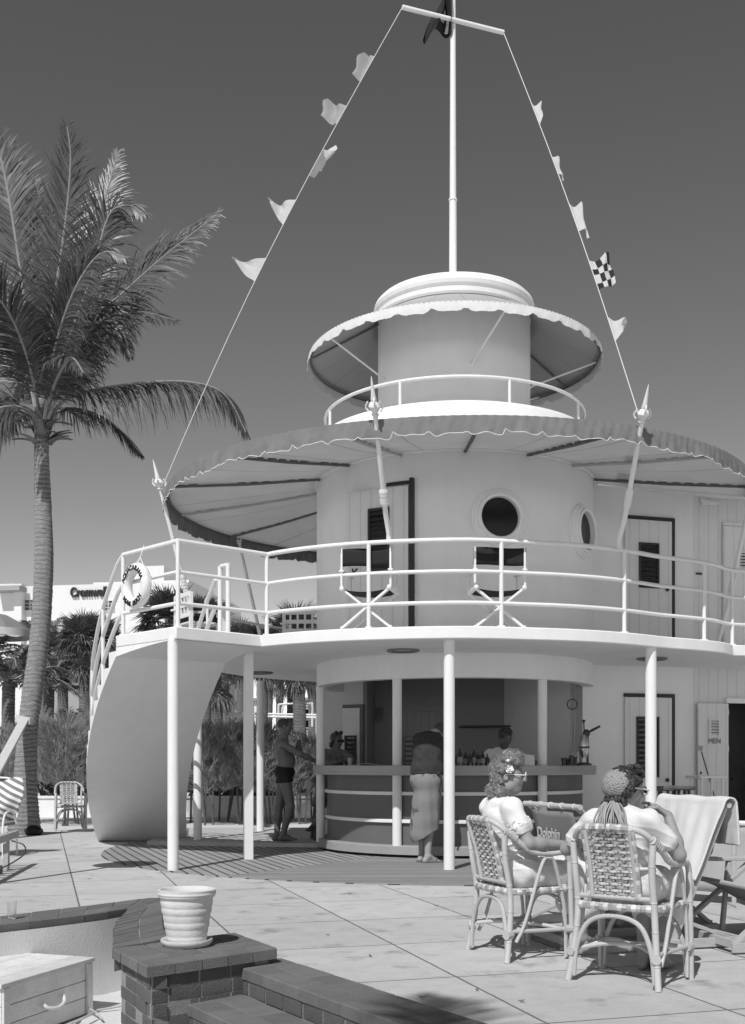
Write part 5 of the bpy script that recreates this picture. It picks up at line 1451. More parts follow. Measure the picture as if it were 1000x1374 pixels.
# ================================================================== the woman in white, flower in her hair
w = LW(c1, f1)
W = thing('person', 'seated woman in a white dress with glasses and a flower in her wavy hair', 'person', tuple(w(0,0,0)))
pel, mid, che, shl, shr, nk = w(0,-.05,.54), w(0,-.10,.68), w(0,-.125,.82), w(-.150,-.13,.915), w(.150,-.14,.92), w(0,-.145,.985)
hc = w(0,-.085,1.128); hf = nrm((.985,-.17,-.03))
Bd = Fig(); torso(Bd, pel, mid, che, shl, shr, nk, .94, inf=-.022)
elr, wrr = w(.245,-.075,.715), w(.258,.150,.705); ell_, wrl = w(-.235,.04,.70), w(-.06,.22,.625)
arm(Bd, shr, elr, wrr, r=(.046,.040,.027)); arm(Bd, shl, ell_, wrl)
hand(Bd, wrr, w(.01,1,-.25)-w(0,0,0), (0,0,-1), 1, (.25,.3,.35,.4)); hand(Bd, wrl, w(.6,.6,-.2)-w(0,0,0), (0,0,-1), -1, (.3,.35,.4,.4))
for q in (-1,1):
    kn, an = w(q*.095,.43,.495), w(q*.07,.40,.085)
    leg(Bd, w(q*.085,0,.53), kn, an, r=(.07,.056,.036)); foot(Bd, an, f1)
spots, H1 = head(Bd, hc, hf, (-.06,0,1), 1.0, neck=nk, nr=.047)
figobj('body', Bd, [SKIN, LIP, EYEM], W, .0048, spots=spots)
Dr = Fig(); torso(Dr, pel, mid, che, shl, shr, nk-Vector((0,0,.045)), .93, inf=.010)
for sh, el in ((shl,ell_),(shr,elr)):
    arm(Dr, sh+Vector((0,0,.006)), el, el, inf=.018, frac=.52)
for q in (-1,1):
    Dr.cap(w(q*.08,-.02,.53), w(q*.10,.44,.505), .112, .088, .06); Dr.cap(w(q*.10,.44,.50), w(q*.085,.43,.30), .088, .095, .06)
Dr.cap(w(-.08,.2,.53), w(.08,.2,.53), .085, .085, .06); Dr.cap(w(-.08,.44,.46), w(.08,.44,.46), .07, .07, .06); Dr.cap(w(-.08,.42,.30), w(.08,.42,.30), .07, .07, .05)
figobj('dress', Dr, CLOTHW, W, .0045, disp=creases(.011, .50, .86, 60))
mb = MB()
el_d = (Vector(elr)-Vector(shr)).normalized(); cc = Vector(shr).lerp(Vector(elr), .50); a1 = el_d.orthogonal().normalized(); a2 = el_d.cross(a1)
for i in range(70):
    t_ = rnd.uniform(0,6.283); o_ = rnd.uniform(-.035,.012); mb.ball(cc+el_d*o_+(a1*math.cos(t_)+a2*math.sin(t_))*.0685, rnd.uniform(.006,.010), 6, 4)
obj('sleeve_embroidery', mb, CLOTHW, W)
def hair_curls(F_, H, pts, r, n, jit, k=.012):
    c, f, l, u, s = H
    for (a, b, z) in pts:
        for i in range(n): F_.ell(c+(f*(a+rnd.uniform(-jit,jit))+l*(b+rnd.uniform(-jit,jit))+u*(z+rnd.uniform(-jit,jit)))*s, [rnd.uniform(.7,1.2)*r*s for _ in range(3)], k=k)
Hr = Fig(); c,f,l,u,s = H1
Hr.ell(c+f*-.022+u*.034, (.096,.084,.092), ax=f, az=u, k=.01); Hr.ell(c+f*-.050-u*.04, (.060,.074,.085), ax=f, az=u, k=.02)
hair_curls(Hr, H1, [(-.06,.05,-.10),(-.06,-.055,-.10),(-.085,0,-.115),(-.10,.03,-.09),(-.10,-.03,-.09),(-.055,.075,-.075),(-.055,-.075,-.075),(-.09,-.05,-.12),(-.07,-.02,-.13),(-.03,-.085,-.10),(-.02,.085,-.1)], .023, 4, .014)
hair_curls(Hr, H1, [(.05,.0,.115),(.035,-.04,.112),(.045,.035,.11),(.02,-.06,.10),(.065,-.02,.095),(.0,.0,.128),(.01,.05,.11),(-.02,-.05,.115),(.055,-.055,.075),(.05,.06,.07)], .024, 3, .012)
hair_curls(Hr, H1, [(-.01,-.078,.05),(-.03,-.080,.02),(-.01,.078,.05),(-.04,-.082,-.03),(-.04,.082,-.03)], .016, 3, .010)
Hr.ell(c+f*.080-u*.040, (.080,.092,.085), ax=f, az=u, sub=True, k=0)
for q in (-1,1): Hr.ell(c+f*-.006+l*q*.085-u*.012, (.018,.018,.028), ax=f, az=u, sub=True, k=0)
ho = figobj('hair', Hr, HAIRL, W, .0045, disp=lambda x,y,z: .0035*np.sin(x*90+np.sin(z*60)*2+y*60)*np.sin(z*150+x*40)+.002*np.sin(y*210+z*120))
strands(ho, 620, .011, 8, .0026, HAIRS, .8)
def glasses(mb, H, rim, r=.0034, wid=.024, hei=.020):
    c,f,l,u,s = H
    for q in (-1,1):
        o = c+f*.114+l*q*.031+u*.002
        mb.tube([o+(l*wid*math.cos(t)+u*hei*math.sin(t))-f*.004*abs(math.cos(t)) for t in [k*2*math.pi/20 for k in range(20)]], r, 6, closed=True)
        mb.tube(smooth_path([o+l*q*wid+u*.004, c+f*.10+l*q*.066+u*.006, c+f*.0+l*q*.079+u*.008, c-f*.02+l*q*.080-u*.006],4), r, 6)
    mb.tube([c+f*.118+l*.008+u*.006, c+f*.118-l*.008+u*.006], r, 6)
mb = MB(); glasses(mb, H1, 0); gl = obj('glasses', mb, PAINT, W)
mb = MB()
for q in (-1,1): mb.lathe([(0,0),(.021,0)], c+f*.112+l*q*.031+u*.002, 18, az=f, ax=u)
obj('lens', mb, M('tinted_lens',.10,.1,.1,5,spec=.6), gl)
mb = MB(); fc = c-l*.088+u*.038+f*.012 if (l.y > 0) else c+l*.088+u*.038+f*.012
fo = (fc-c).normalized()
for ring, (n_, rr, op) in enumerate(((6,.030,.35),(6,.024,.75),(5,.015,1.2))):
    for k in range(n_):
        t_ = 2*math.pi*(k+.5*ring)/n_; a1 = fo.orthogonal().normalized(); a2 = fo.cross(a1); rd = a1*math.cos(t_)+a2*math.sin(t_); tg = fo.cross(rd)
        mb.grid(lambda uu,vv: fc+rd*(rr*uu*math.cos(op*uu))+fo*(rr*uu*math.sin(op*uu)+.004*ring)+tg*((vv-.5)*rr*1.0*math.sin(math.pi*min(uu*.85+.12,1))), 5, 3)
mb.ball(fc+fo*.012, .008); mb.ball(fc+u*.055-f*.01, .010)
obj('hair_flower', mb, M('white_petals', .8,.8,.05), W, ang=180)
mb = MB()
for q in (-1,1):
    an = w(q*.07,.40,.085); d = f1; mb.tube(smooth_path([an-d*.05-Vector((0,0,.05)), an+d*.04-Vector((0,0,.048)), an+d*.13-Vector((0,0,.055)), an+d*.205-Vector((0,0,.066))],4), [.036]*4+[.040]*4+[.041]*4+[.018], 12)
obj('shoes', mb, CLOTHW, W)

# ================================================================== the woman in the crocheted cap
w = LW(c2, f2)
W2 = thing('person', 'seated woman seen from behind in a crocheted cap with long yarn tassel and white sunglasses', 'person', tuple(w(0,0,0)))
pel, mid, che, shl, shr, nk = w(0,-.045,.53), w(0,-.09,.66), w(0,-.115,.79), w(-.158,-.12,.885), w(.158,-.12,.895), w(.0,-.115,.960)
hc = w(.0,-.065,1.062); hf = nrm((.93,.32,-.10))
Bd = Fig(); torso(Bd, pel, mid, che, shl, shr, nk, .94, inf=-.022)
elr, wrr = w(.275,.02,.705), w(.175,.115,.915); ell_, wrl = w(-.36,-.05,.715), w(-.255,.13,.735)
arm(Bd, shr, elr, wrr, r=(.041,.037,.025)); arm(Bd, shl, ell_, wrl, r=(.041,.038,.025))
mouth = hc+hf*.095-Vector((0,0,.075))
hd = (mouth-wrr).normalized()
hand(Bd, wrr, hd+Vector((-.05,.05,.35)), w(-.7,-.3,-.9)-w(0,0,0), -1, (.25,.55,.7,.8)); hand(Bd, wrl, w(.5,.8,-.3)-w(0,0,0), w(.8,-.4,-.5)-w(0,0,0), -1, (.5,.55,.6,.6))
for q in (-1,1):
    kn, an = w(q*.095,.43,.50), w(q*.045-.01,.33,.085)
    leg(Bd, w(q*.085,0,.53), kn, an, r=(.07,.056,.036)); foot(Bd, an, f2)
spots, H2 = head(Bd, hc, hf, (0,0,1), 1.0, neck=nk, nr=.047)
figobj('body', Bd, [SKIN, LIP, EYEM], W2, .0048, spots=spots)
PALED = M('pale_dress_cloth', .66, .9, .06, 10, bump=.25, bscale=120)
Dr = Fig(); torso(Dr, pel, mid, che, shl, shr, nk-Vector((0,0,.055)), .92, inf=.012)
arm(Dr, shl, ell_, ell_, inf=.012, frac=.62); arm(Dr, shr, elr, elr, inf=.012, frac=.58)
for q in (-1,1):
    Dr.cap(w(q*.08,-.02,.53), w(q*.10,.42,.50), .112, .09, .06); Dr.cap(w(q*.10,.43,.50), w(q*.08,.42,.34), .088, .09, .06)
Dr.cap(w(-.08,.2,.53), w(.08,.2,.53), .085, .085, .06); Dr.cap(w(-.08,.43,.46), w(.08,.43,.46), .07, .07, .06)
figobj('dress', Dr, PALED, W2, .0045, disp=creases(.009, .50, .92, 52, .7))
mb = MB(); ax = (Vector(shr)-Vector(shl)).normalized(); cb_ = Vector(mid).lerp(Vector(pel),.25); fw = Vector((f2.x,f2.y,0))
mb.tube([cb_+ax*.166*math.cos(t_)+fw*.132*math.sin(t_) for t_ in [k*.25 for k in range(25)]], .010, 7, closed=True); obj('belt', mb, PALED, W2)
c,f,l,u,s = H2
Hr = Fig(); Hr.ell(c+f*-.015+u*.034, (.096,.086,.092), ax=f, az=u, k=.01)
hair_curls(Hr, H2, [(.055,-.02,.118),(.04,.03,.118),(.075,.0,.10),(.05,-.06,.095),(.05,.06,.09),(.03,-.078,.06),(.03,.078,.06),(.075,-.035,.085),(.08,.03,.08)], .016, 4, .010)
for q in (-1,1): hair_curls(Hr, H2, [(-.005,q*.082,.045),(-.03,q*.084,.01),(-.04,q*.080,-.03),(-.05,q*.074,-.07),(-.055,q*.066,-.10),(-.06,q*.052,-.125)], .019, 4, .010)
hair_curls(Hr, H2, [(-.07,.03,-.08),(-.07,-.03,-.08),(-.08,0,-.10),(-.06,0,-.13)], .03, 3, .015)
Hr.ell(c+f*.080-u*.040, (.082,.095,.090), ax=f, az=u, sub=True, k=0)
ho = figobj('hair', Hr, HAIRD, W2, .0045, disp=lambda x,y,z: .003*np.sin(x*100+np.sin(z*60)*2)*np.sin(z*140+y*80))
strands(ho, 600, .011, 8, .0026, HAIRSD, .8, 2)
# cap: crocheted dome at the back of the head, gathered band and tassel of yarn
def knit():
    m, nt, b = base('crochet_yarn'); tc = nn(nt,'ShaderNodeTexCoord'); v = nn(nt,'ShaderNodeTexVoronoi'); v.inputs['Scale'].default_value = 130
    nt.links.new(tc.outputs['Object'], v.inputs['Vector']); d = v.outputs['Distance']
    val = mth(nt,'MULTIPLY_ADD', mth(nt,'MINIMUM', mth(nt,'MULTIPLY', d, 1.1), 1.0), -.26, .44); nt.links.new(val, b.inputs['Base Color']); b.inputs['Roughness'].default_value = .95
    bn = nn(nt,'ShaderNodeBump'); bn.inputs['Strength'].default_value = 1; bn.inputs['Distance'].default_value = .006; bn.invert = True; nt.links.new(d, bn.inputs['Height']); nt.links.new(bn.outputs['Normal'], b.inputs['Normal']); return m
KN = knit(); YARN = M('yarn', .34, .95, .12, 30, bump=.4, bscale=200, island=.15)
cd = (-f*.86+u*.42-l*.0).normalized(); cc = c-f*.046+u*.018
cax = cd.orthogonal().normalized(); mb = MB()
def cap_fn(a_, t_):
    th = a_*2*math.pi; ph = t_*math.radians(112); b2 = cd.cross(cax)
    rr = .092*(1+.012*math.sin(th*26)*math.sin(ph*20)); return cc+(cax*math.cos(th)+b2*math.sin(th))*rr*math.sin(ph)+cd*rr*.98*math.cos(ph)
mb.grid(cap_fn, 130, 30, True); cp = obj('crocheted_cap', mb, KN, W2, ang=180)
gp = c-f*.088-u*.066+Vector((.0,-.055,0))
mb = MB(); b2 = f.cross(l)
mb.tube([gp+(l*.050*math.cos(t_)+f*.030*math.sin(t_))+u*.006*math.sin(t_) for t_ in [k*.3 for k in range(21)]], .010, 7, closed=True); obj('cap_band', mb, M('dark_band',.05,.8), cp)
mb = MB(); dn = Vector((0,0,-1)); bkw = -Vector((f2.x,f2.y,0)); lft = Vector((-.8,.6,0))
for k in range(96):
    a_ = rnd.uniform(-1,1); o_ = l*(.046*a_)+f*rnd.uniform(-.026,.026); L_ = rnd.uniform(.15,.215); ot = (Vector((-1,0,0))*rnd.uniform(-.30,1.0)*.075+Vector((0,-1,0))*rnd.uniform(.02,.080))
    p0 = gp+o_*.8; jt = lambda: Vector((rnd.uniform(-.009,.009),rnd.uniform(-.009,.009),0)); p1 = gp+o_*1.2+ot*.60+dn*L_*.28+jt(); p2 = gp+o_*1.3+ot*1.05+dn*L_*.66+jt(); p3 = gp+o_*1.0+ot*.85+dn*L_*1.0+jt()
    mb.tube(smooth_path([p0,p1,p2,p3],4), [.0046]*12+[.0035], 5)
obj('yarn_tassel', mb, YARN, cp, ang=180)
mb = MB(); glasses(mb, H2, 0, .0045, .026, .021); gl = obj('sunglasses', mb, PAINT, W2)
mb = MB()
for q in (-1,1): mb.lathe([(0,0),(.024,0)], c+f*.112+l*q*.031+u*.002, 18, az=f, ax=u)
obj('lens', mb, BLACKG, gl)
hp = Vector(wrl)+w(.10,.06,-.03)-w(0,0,0)
mb = MB(); mb.ball(hp+Vector((0,0,-.02)), (.055,.04,.045), 14, 10); mb.tube(smooth_path([hp+Vector((-.03,0,0)), hp+Vector((-.05,-.01,-.10)), hp+Vector((-.03,-.02,-.2)), hp+Vector((-.05,-.03,-.26))],5), .012, 6)
o = obj('purse', mb, M('black_leather',.02,.35,.2,9,spec=.5)); tag(o, 'small black purse held in the lap of the woman in the cap', 'purse'); recenter(o)

# ================================================================== man in dark swimming trunks
Mz = 15.9; q = G(378,1130,.07)
Mn = thing('person', 'bare chested man in black swimming trunks drinking at the end of the bar', 'person', (q.x,15.9,.07))
p = lambda x,y,d=0: P(x,y,Mz+d)
Bd = Fig(); pel, mid, che = p(382,1036), p(383,1022), p(380,1007)
shr, shl, nk = p(379,999,-.19), p(381,1000,.19), p(381,991)
torso(Bd, pel, mid, che, shl, shr, nk, 1.04, fem=False); Bd.ell(p(386.5,1021), (.11,.10,.12), k=.06)
elr, wrr = p(403,1012,-.20), p(424,1021.5,-.05); ell_, wrl = p(402,1010,.2), p(401,992,.06)
arm(Bd, shr, elr, wrr, 1.1); arm(Bd, shl, ell_, wrl, 1.1)
hand(Bd, wrr, (.95,.1,-.2), (0,0,-1), 1, (.2,.3,.4,.5)); hand(Bd, wrl, (-.2,-.1,1), (-.9,-.1,-.1), -1, (.6,.65,.7,.7))
k1, a1_ = p(390,1083,-.12), p(379.5,1120,-.10); k2, a2_ = p(374.5,1083,.1), p(371.5,1121,.08)
leg(Bd, p(382,1042,-.1), k1, a1_, 1.08); leg(Bd, p(381,1042,.1), k2, a2_, 1.08)
foot(Bd, a1_, (.95,.1), 1.05); foot(Bd, a2_, (.95,.15), 1.05)
spots, HM = head(Bd, p(382.5,975), (.99,.05,-.03), male=True, neck=nk, nr=.058)
figobj('body', Bd, [SKINT, M('tan_lips',.12,.5), EYEM], Mn, .0075, spots=spots)
Tr = Fig(); Tr.ell(pel, (.185,.150,.13), ax=(0,1,0), k=.04); Tr.cap(p(382,1041,-.1), p(384,1050,-.11), .112, .108, .03); Tr.cap(p(381,1041,.1), p(380,1050,.1), .112, .108, .03)
Tr.plane(p(382,1027), (-.06,0,1)); Tr.plane(p(382,1050), (.1,0,-1))
figobj('trunks', Tr, M('black_swim_cloth',.012,.7,.1), Mn, .0075)
Hr = Fig(); c,f,l,u,s = HM; Hr.ell(c-f*.018+u*.036, (.099,.081,.088), ax=f, az=u); Hr.ell(c+f*.10-u*.01, (.075,.09,.07), ax=f, az=u, sub=True, k=0); Hr.plane(c-u*.055, -u)
figobj('hair', Hr, HAIRD, Mn, .0075, disp=lambda x,y,z: .003*np.sin(x*120)*np.sin(z*110+y*70))
o_ = p(399.5,987,.06); mb = MB(); dd = Vector((.25,-.05,-1)).normalized()*-1
mb.lathe([(0,0),(.038,0),(.046,.13),(.042,.13),(.035,.01)], o_-dd*.06, 18, az=dd); o = obj('drinking_cup', mb, GLASSY, ang=60); tag(o, 'pale drinking cup raised by the man in trunks', 'cup'); recenter(o)

# ================================================================== figure in the sarong, bending over the bar
Sz = 13.25; gq = P(575,1150,Sz)
S_ = thing('person', 'person in a long patterned sarong and dark shirt bending over the bar', 'person', (gq.x,Sz,0))
p = lambda x,y,d=0: P(x,y,Sz+d)
dz = (1157-1152)
Bd = Fig(); pel, mid, che = p(573,1043), p(574,1022), p(575,1004,.03)
shl, shr, nk = p(563,992,.03), p(590,998,.0), p(583,985,.06)
torso(Bd, pel, mid, che, shl, shr, nk, 1.08, fem=False)
elr, wrr = p(597,1022,.12), p(604,1024,.35); ell_, wrl = p(567,1016,.24), p(590,1023,.38)
arm(Bd, shr, elr, wrr, 1.08); arm(Bd, shl, ell_, wrl, 1.08)
hand(Bd, wrr, (.3,.9,0), (0,0,-1), 1); hand(Bd, wrl, (.3,.9,0), (0,0,-1), -1)
a1_, a2_ = p(574,1147,-.06), p(566,1146,.08); a1_.z = a2_.z = .085
leg(Bd, p(578,1045), p(576,1100,.02), a1_, 1.0); leg(Bd, p(569,1045), p(568,1100,.05), a2_, 1.0)
foot(Bd, a1_, (.75,.35), 1.05); foot(Bd, a2_, (.55,.6), 1.0)
spots, HS = head(Bd, p(592,984,.14), (.75,.55,-.45), (.45,.3,.8), male=True, neck=nk, nr=.052)
figobj('body', Bd, [SKIN, LIP, EYEM], S_, .0075, spots=spots)
DSH = M('dark_patterned_shirt', .036, .9, .5, 22, bump=.2, bscale=80)
Dr = Fig(); torso(Dr, p(573.5,1034), mid, che, shl, shr, nk-Vector((0,0,.04)), 1.08, inf=.022, fem=False)
arm(Dr, shr, elr, elr, 1.08, inf=.026, frac=.75); arm(Dr, shl, ell_, ell_, 1.08, inf=.026, frac=.75); Dr.plane(p(574,1037), (0,.1,-1))
figobj('shirt', Dr, DSH, S_, .0075, disp=folds(.0035, 30, 22, 34))
def sarm():
    m, nt, b = base('sarong_print'); tc = nn(nt,'ShaderNodeTexCoord'); o = tc.outputs['Object']
    v = nn(nt,'ShaderNodeTexVoronoi'); v.inputs['Scale'].default_value = 90; nt.links.new(o, v.inputs['Vector'])
    a = mth(nt,'LESS_THAN', v.outputs['Distance'], .32); n = noise(nt, o, 3.2, 3); pt = mth(nt,'GREATER_THAN', n, .60); n2 = noise(nt,o,26,4)
    pt2 = mth(nt,'MULTIPLY', pt, mth(nt,'GREATER_THAN', n2, .47))
    val = mth(nt,'MULTIPLY', mth(nt,'MULTIPLY_ADD', a, -.20, 1), mth(nt,'MULTIPLY_ADD', pt2, -.55, 1)); val = mth(nt,'MULTIPLY', val, .21)
    nt.links.new(val, b.inputs['Base Color']); b.inputs['Roughness'].default_value = .95; return m
Sk = Fig(); 
Sk.ell(pel+Vector((0,0,-.02)), (.205,.155,.16), k=.05); Sk.cap(p(574,1048), p(570,1128,-.0), .165, .130, .06); Sk.cap(p(577,1050), p(576,1130,.0), .130, .100, .06); Sk.cap(p(569,1075,-.0), p(561,1118,-.02), .120, .105, .08)
Sk.plane(p(573,1036), (0,0,1)); Sk.plane(p(570,1122), (.55,0,-1))
figobj('sarong', Sk, sarm(), S_, .0075, disp=folds(.005, 40, 30, 4, .4))
mb = MB(); wc = p(573.5,1037); mb.tube([wc+Vector((.195*math.cos(t_),.150*math.sin(t_),.004*math.sin(t_*3))) for t_ in [k*.25 for k in range(25)]], .013, 7, closed=True)
kc = wc+Vector((.13,-.125,-.01)); mb.ball(kc, .03); mb.tube(smooth_path([kc, kc+Vector((.03,-.03,-.06)), kc+Vector((.02,-.03,-.15))],4), .014, 6); obj('waist_tie', mb, M('dark_tie',.03,.8), S_)
Hr = Fig(); c,f,l,u,s = HS; Hr.ell(c-f*.018+u*.036, (.099,.083,.09), ax=f, az=u); Hr.ell(c+f*.10-u*.01, (.07,.09,.08), ax=f, az=u, sub=True, k=0)
figobj('hair', Hr, HAIRD, S_, .0075, disp=lambda x,y,z: .003*np.sin(x*120)*np.sin(z*110+y*70))
mb = MB()
for a_, d_ in ((a1_,(.75,.35)),(a2_,(.55,.6))):
    d = nrm((d_[0],d_[1],0)); sd = Vector((-d.y,d.x,0)); c0 = Vector((a_.x,a_.y,.012))+d*.06
    mb.prism([tuple((c0+d*.15*math.cos(t_)*1.0+sd*.052*math.sin(t_))[:2]) for t_ in [k*.3 for k in range(21)]], .010, .026)
    mb.tube(smooth_path([c0+d*.03-sd*.045+Vector((0,0,.01)), c0+d*.06+Vector((0,0,.06)), c0+d*.03+sd*.045+Vector((0,0,.01))],4), .008, 5)
obj('sandals', mb, M('sandal_leather',.12,.7), S_)

# ================================================================== barman
Bz = 14.55; B_m = thing('person', 'dark haired barman in a white shirt leaning on the counter behind the bar', 'person', (P(676,1000,Bz+.3).x,Bz+.3,0))
p = lambda x,y,d=0: P(x,y,Bz+d)
Bd = Fig(); pel, mid, che = p(668,1065,.5), p(670,1042,.4), p(672,1024,.25)
shr, shl, nk = p(657,1013,.22), p(693,1012,.1), p(676,1005,.15)
torso(Bd, pel, mid, che, shr, shl, nk, 1.05, fem=False)
e1, w1_ = p(654,1034,.2), p(664,1034,-.25); e2, w2_ = p(704,1018,-.15), p(716,1022,-.35)
arm(Bd, shr, e1, w1_, 1.05); arm(Bd, shl, e2, w2_, 1.05); w2_ = Vector(w2_)
hand(Bd, w1_, (.3,-.9,0), (0,0,-1), 1); hand(Bd, w2_, (.6,-.5,-.1), (0,0,-1), -1)
leg(Bd, p(664,1066,.5), p(664,1110,.5), p(664,1142,.5)); leg(Bd, p(674,1066,.5), p(674,1110,.5), p(674,1142,.5))
spots, HB = head(Bd, p(678,990,.05), (.42,-.85,-.32), (.1,-.2,1), male=True, neck=nk, nr=.054)
figobj('body', Bd, [SKINT, M('tan_lips',.12,.5), EYEM], B_m, .0075, spots=spots)
Dr = Fig(); torso(Dr, pel, mid, che, shr, shl, nk-Vector((0,0,.05)), 1.05, inf=.022, fem=False); arm(Dr, shr, e1, w1_, 1.05, inf=.02); arm(Dr, shl, e2, p(709,1020,-.25), 1.05, inf=.02)
figobj('shirt', Dr, M('white_shirt',.74,.9,.05,9), B_m, .0075, disp=folds(.005, 36, 24, 40))
mb = MB(); c,f,l,u,s = HB
for q in (-1,1): mb.add([nk+l*q*.01-u*.02+f*.09, nk+l*q*.075+u*.035-f*.01, nk+l*q*.10-u*.01+f*.05, nk+l*q*.045-u*.07+f*.10], [(0,1,2,3)])
obj('collar', mb, M('white_shirt',.62), B_m, smooth=False, solid=.006)
Hr = Fig(); Hr.ell(c-f*.015+u*.040, (.102,.086,.090), ax=f, az=u); Hr.ell(c+f*.11-u*.02, (.070,.09,.075), ax=f, az=u, sub=True, k=0); Hr.plane(c-u*.03, -u)
hair_curls(Hr, HB, [(.03,0,.12),(.06,.03,.10),(.05,-.03,.11)], .025, 3, .012)
figobj('hair', Hr, HAIRD, B_m, .0075, disp=lambda x,y,z: .004*np.sin(x*110)*np.sin(z*100+y*70))

# ================================================================== woman at the far left end of the bar
Fz = 16.4; Fm = thing('person', 'dark haired woman in sunglasses sitting at the far left end of the bar', 'person', (P(445,1100,Fz).x,Fz,.07))
p = lambda x,y,d=0: P(x,y,Fz+d)
Bd = Fig(); pel, mid, che = p(434,1052,.1), p(440,1038,.05), p(447,1024,0)
shl, shr, nk = p(438,1011,.15), p(463,1013,-.1), p(450,1006)
torso(Bd, pel, mid, che, shl, shr, nk, .98)
e1, w1_ = p(441,1026,-.25), p(458,1022,-.55); e2, w2_ = p(474,1022,-.35), p(464,1020,-.6)
arm(Bd, shl, e1, w1_, .95); arm(Bd, shr, e2, w2_, .95); hand(Bd, w1_, (.9,-.4,.1), (0,0,-1), -1); hand(Bd, w2_, (-.8,-.3,.1), (0,0,-1), 1)
k1, k2 = p(441,1064,-.25), p(431,1068,-.3); an1, an2 = p(421,1108,-.05), p(428,1104,.1)
leg(Bd, p(438,1054,.05), k1, an1, .95); leg(Bd, p(432,1054,.1), k2, an2, .95); foot(Bd, an1, (-.6,-.75), .95); foot(Bd, an2, (-.5,-.8), .95)
spots, HF = head(Bd, p(452,993.5), (.62,-.77,-.12), (0,0,1), .98, neck=nk, nr=.046)
figobj('body', Bd, [SKINT, LIP, EYEM], Fm, .0075, spots=spots)
Dr = Fig(); torso(Dr, pel, mid, che, shl, shr, nk-Vector((0,0,.05)), .98, inf=.018); arm(Dr, shl, e1, e1, .95, inf=.02, frac=.6); arm(Dr, shr, e2, e2, .95, inf=.02, frac=.6)
Dr.cap(p(438,1053,.05), k1, .11, .085, .05); Dr.cap(p(432,1053,.1), k2, .11, .085, .05); Dr.cap(k1, p(429,1075,-.15), .085, .09, .05); Dr.cap(k2, p(427,1078,-.1), .085, .09, .05)
figobj('dress', Dr, M('print_dress',.13,.9,.5,24), Fm, .0075, disp=folds(.005, 36, 24, 40))
Hr = Fig(); c,f,l,u,s = HF; Hr.ell(c-f*.025+u*.036, (.098,.088,.09), ax=f, az=u); Hr.ell(c+f*.095-u*.025, (.065,.066,.085), ax=f, az=u, sub=True, k=0)
hair_curls(Hr, HF, [(-.06,.05,-.08),(-.06,-.05,-.08),(-.02,.085,-.05),(-.02,-.085,-.05),(.03,.03,.11),(.03,-.04,.11),(-.08,0,-.09)], .03, 3, .015)
figobj('hair', Hr, HAIRD, Fm, .0075)
mb = MB(); glasses(mb, HF, 0, .004); gl = obj('sunglasses', mb, IRON, Fm); mb = MB()
for q in (-1,1): mb.lathe([(0,0),(.024,0)], c+f*.112+l*q*.031+u*.002, 14, az=f, ax=u)
obj('lens', mb, BLACKG, gl)
q = p(433,1060,.1); dup(st1, (q.x,q.y,.07), .2, 'dark bar stool under the woman at the far left end of the bar')
# ================================================================== palms and shrubs
rnd.seed(11)
FROND = M('palm_leaflet', .085, .42, .3, 6, spec=.6, island=.6, trans=.2)
FRONDD = M('dry_palm_leaflet', .20, .6, .3, 6, spec=.3, island=.35, trans=.2)
RACH = M('palm_rachis', .26, .5, .2, 6)
def trunk_mat(name, v, freq):
    m, nt, b = base(name); tc = nn(nt,'ShaderNodeTexCoord'); o = tc.outputs['Object']; sp = nn(nt,'ShaderNodeSeparateXYZ'); nt.links.new(o, sp.inputs[0])
    n = noise(nt, o, 3.0, 4); z = mth(nt,'ADD', mth(nt,'MULTIPLY', sp.outputs[2], freq), mth(nt,'MULTIPLY', n, 2.2))
    fr = mth(nt,'FRACT', z); ring = mth(nt,'POWER', fr, 3.0)
    mp = nn(nt,'ShaderNodeMapping'); mp.inputs['Scale'].default_value = (3,3,26); nt.links.new(o, mp.inputs['Vector']); n2 = noise(nt, mp.outputs['Vector'], 3, 6, .7)
    mp2 = nn(nt,'ShaderNodeMapping'); mp2.inputs['Scale'].default_value = (16,16,1.5); nt.links.new(o, mp2.inputs['Vector']); n3 = noise(nt, mp2.outputs['Vector'], 2, 4)
    val = mth(nt,'MULTIPLY', mth(nt,'MULTIPLY_ADD', ring, -.55, 1.0), mth(nt,'MULTIPLY_ADD', n2, 2.0, .02)); val = mth(nt,'MULTIPLY', val, mth(nt,'MULTIPLY_ADD', n3, .5, .75)); val = mth(nt,'MULTIPLY', val, v)
    nt.links.new(val, b.inputs['Base Color']); b.inputs['Roughness'].default_value = .9
    bn = nn(nt,'ShaderNodeBump'); bn.inputs['Strength'].default_value = .8; bn.inputs['Distance'].default_value = .03; nt.links.new(mth(nt,'ADD', mth(nt,'MULTIPLY', ring, -1), n2), bn.inputs['Height']); nt.links.new(bn.outputs['Normal'], b.inputs['Normal']); return m
TRUNK = trunk_mat('ringed_palm_trunk', .27, 13); TRUNKD = trunk_mat('rough_palm_trunk', .16, 12)
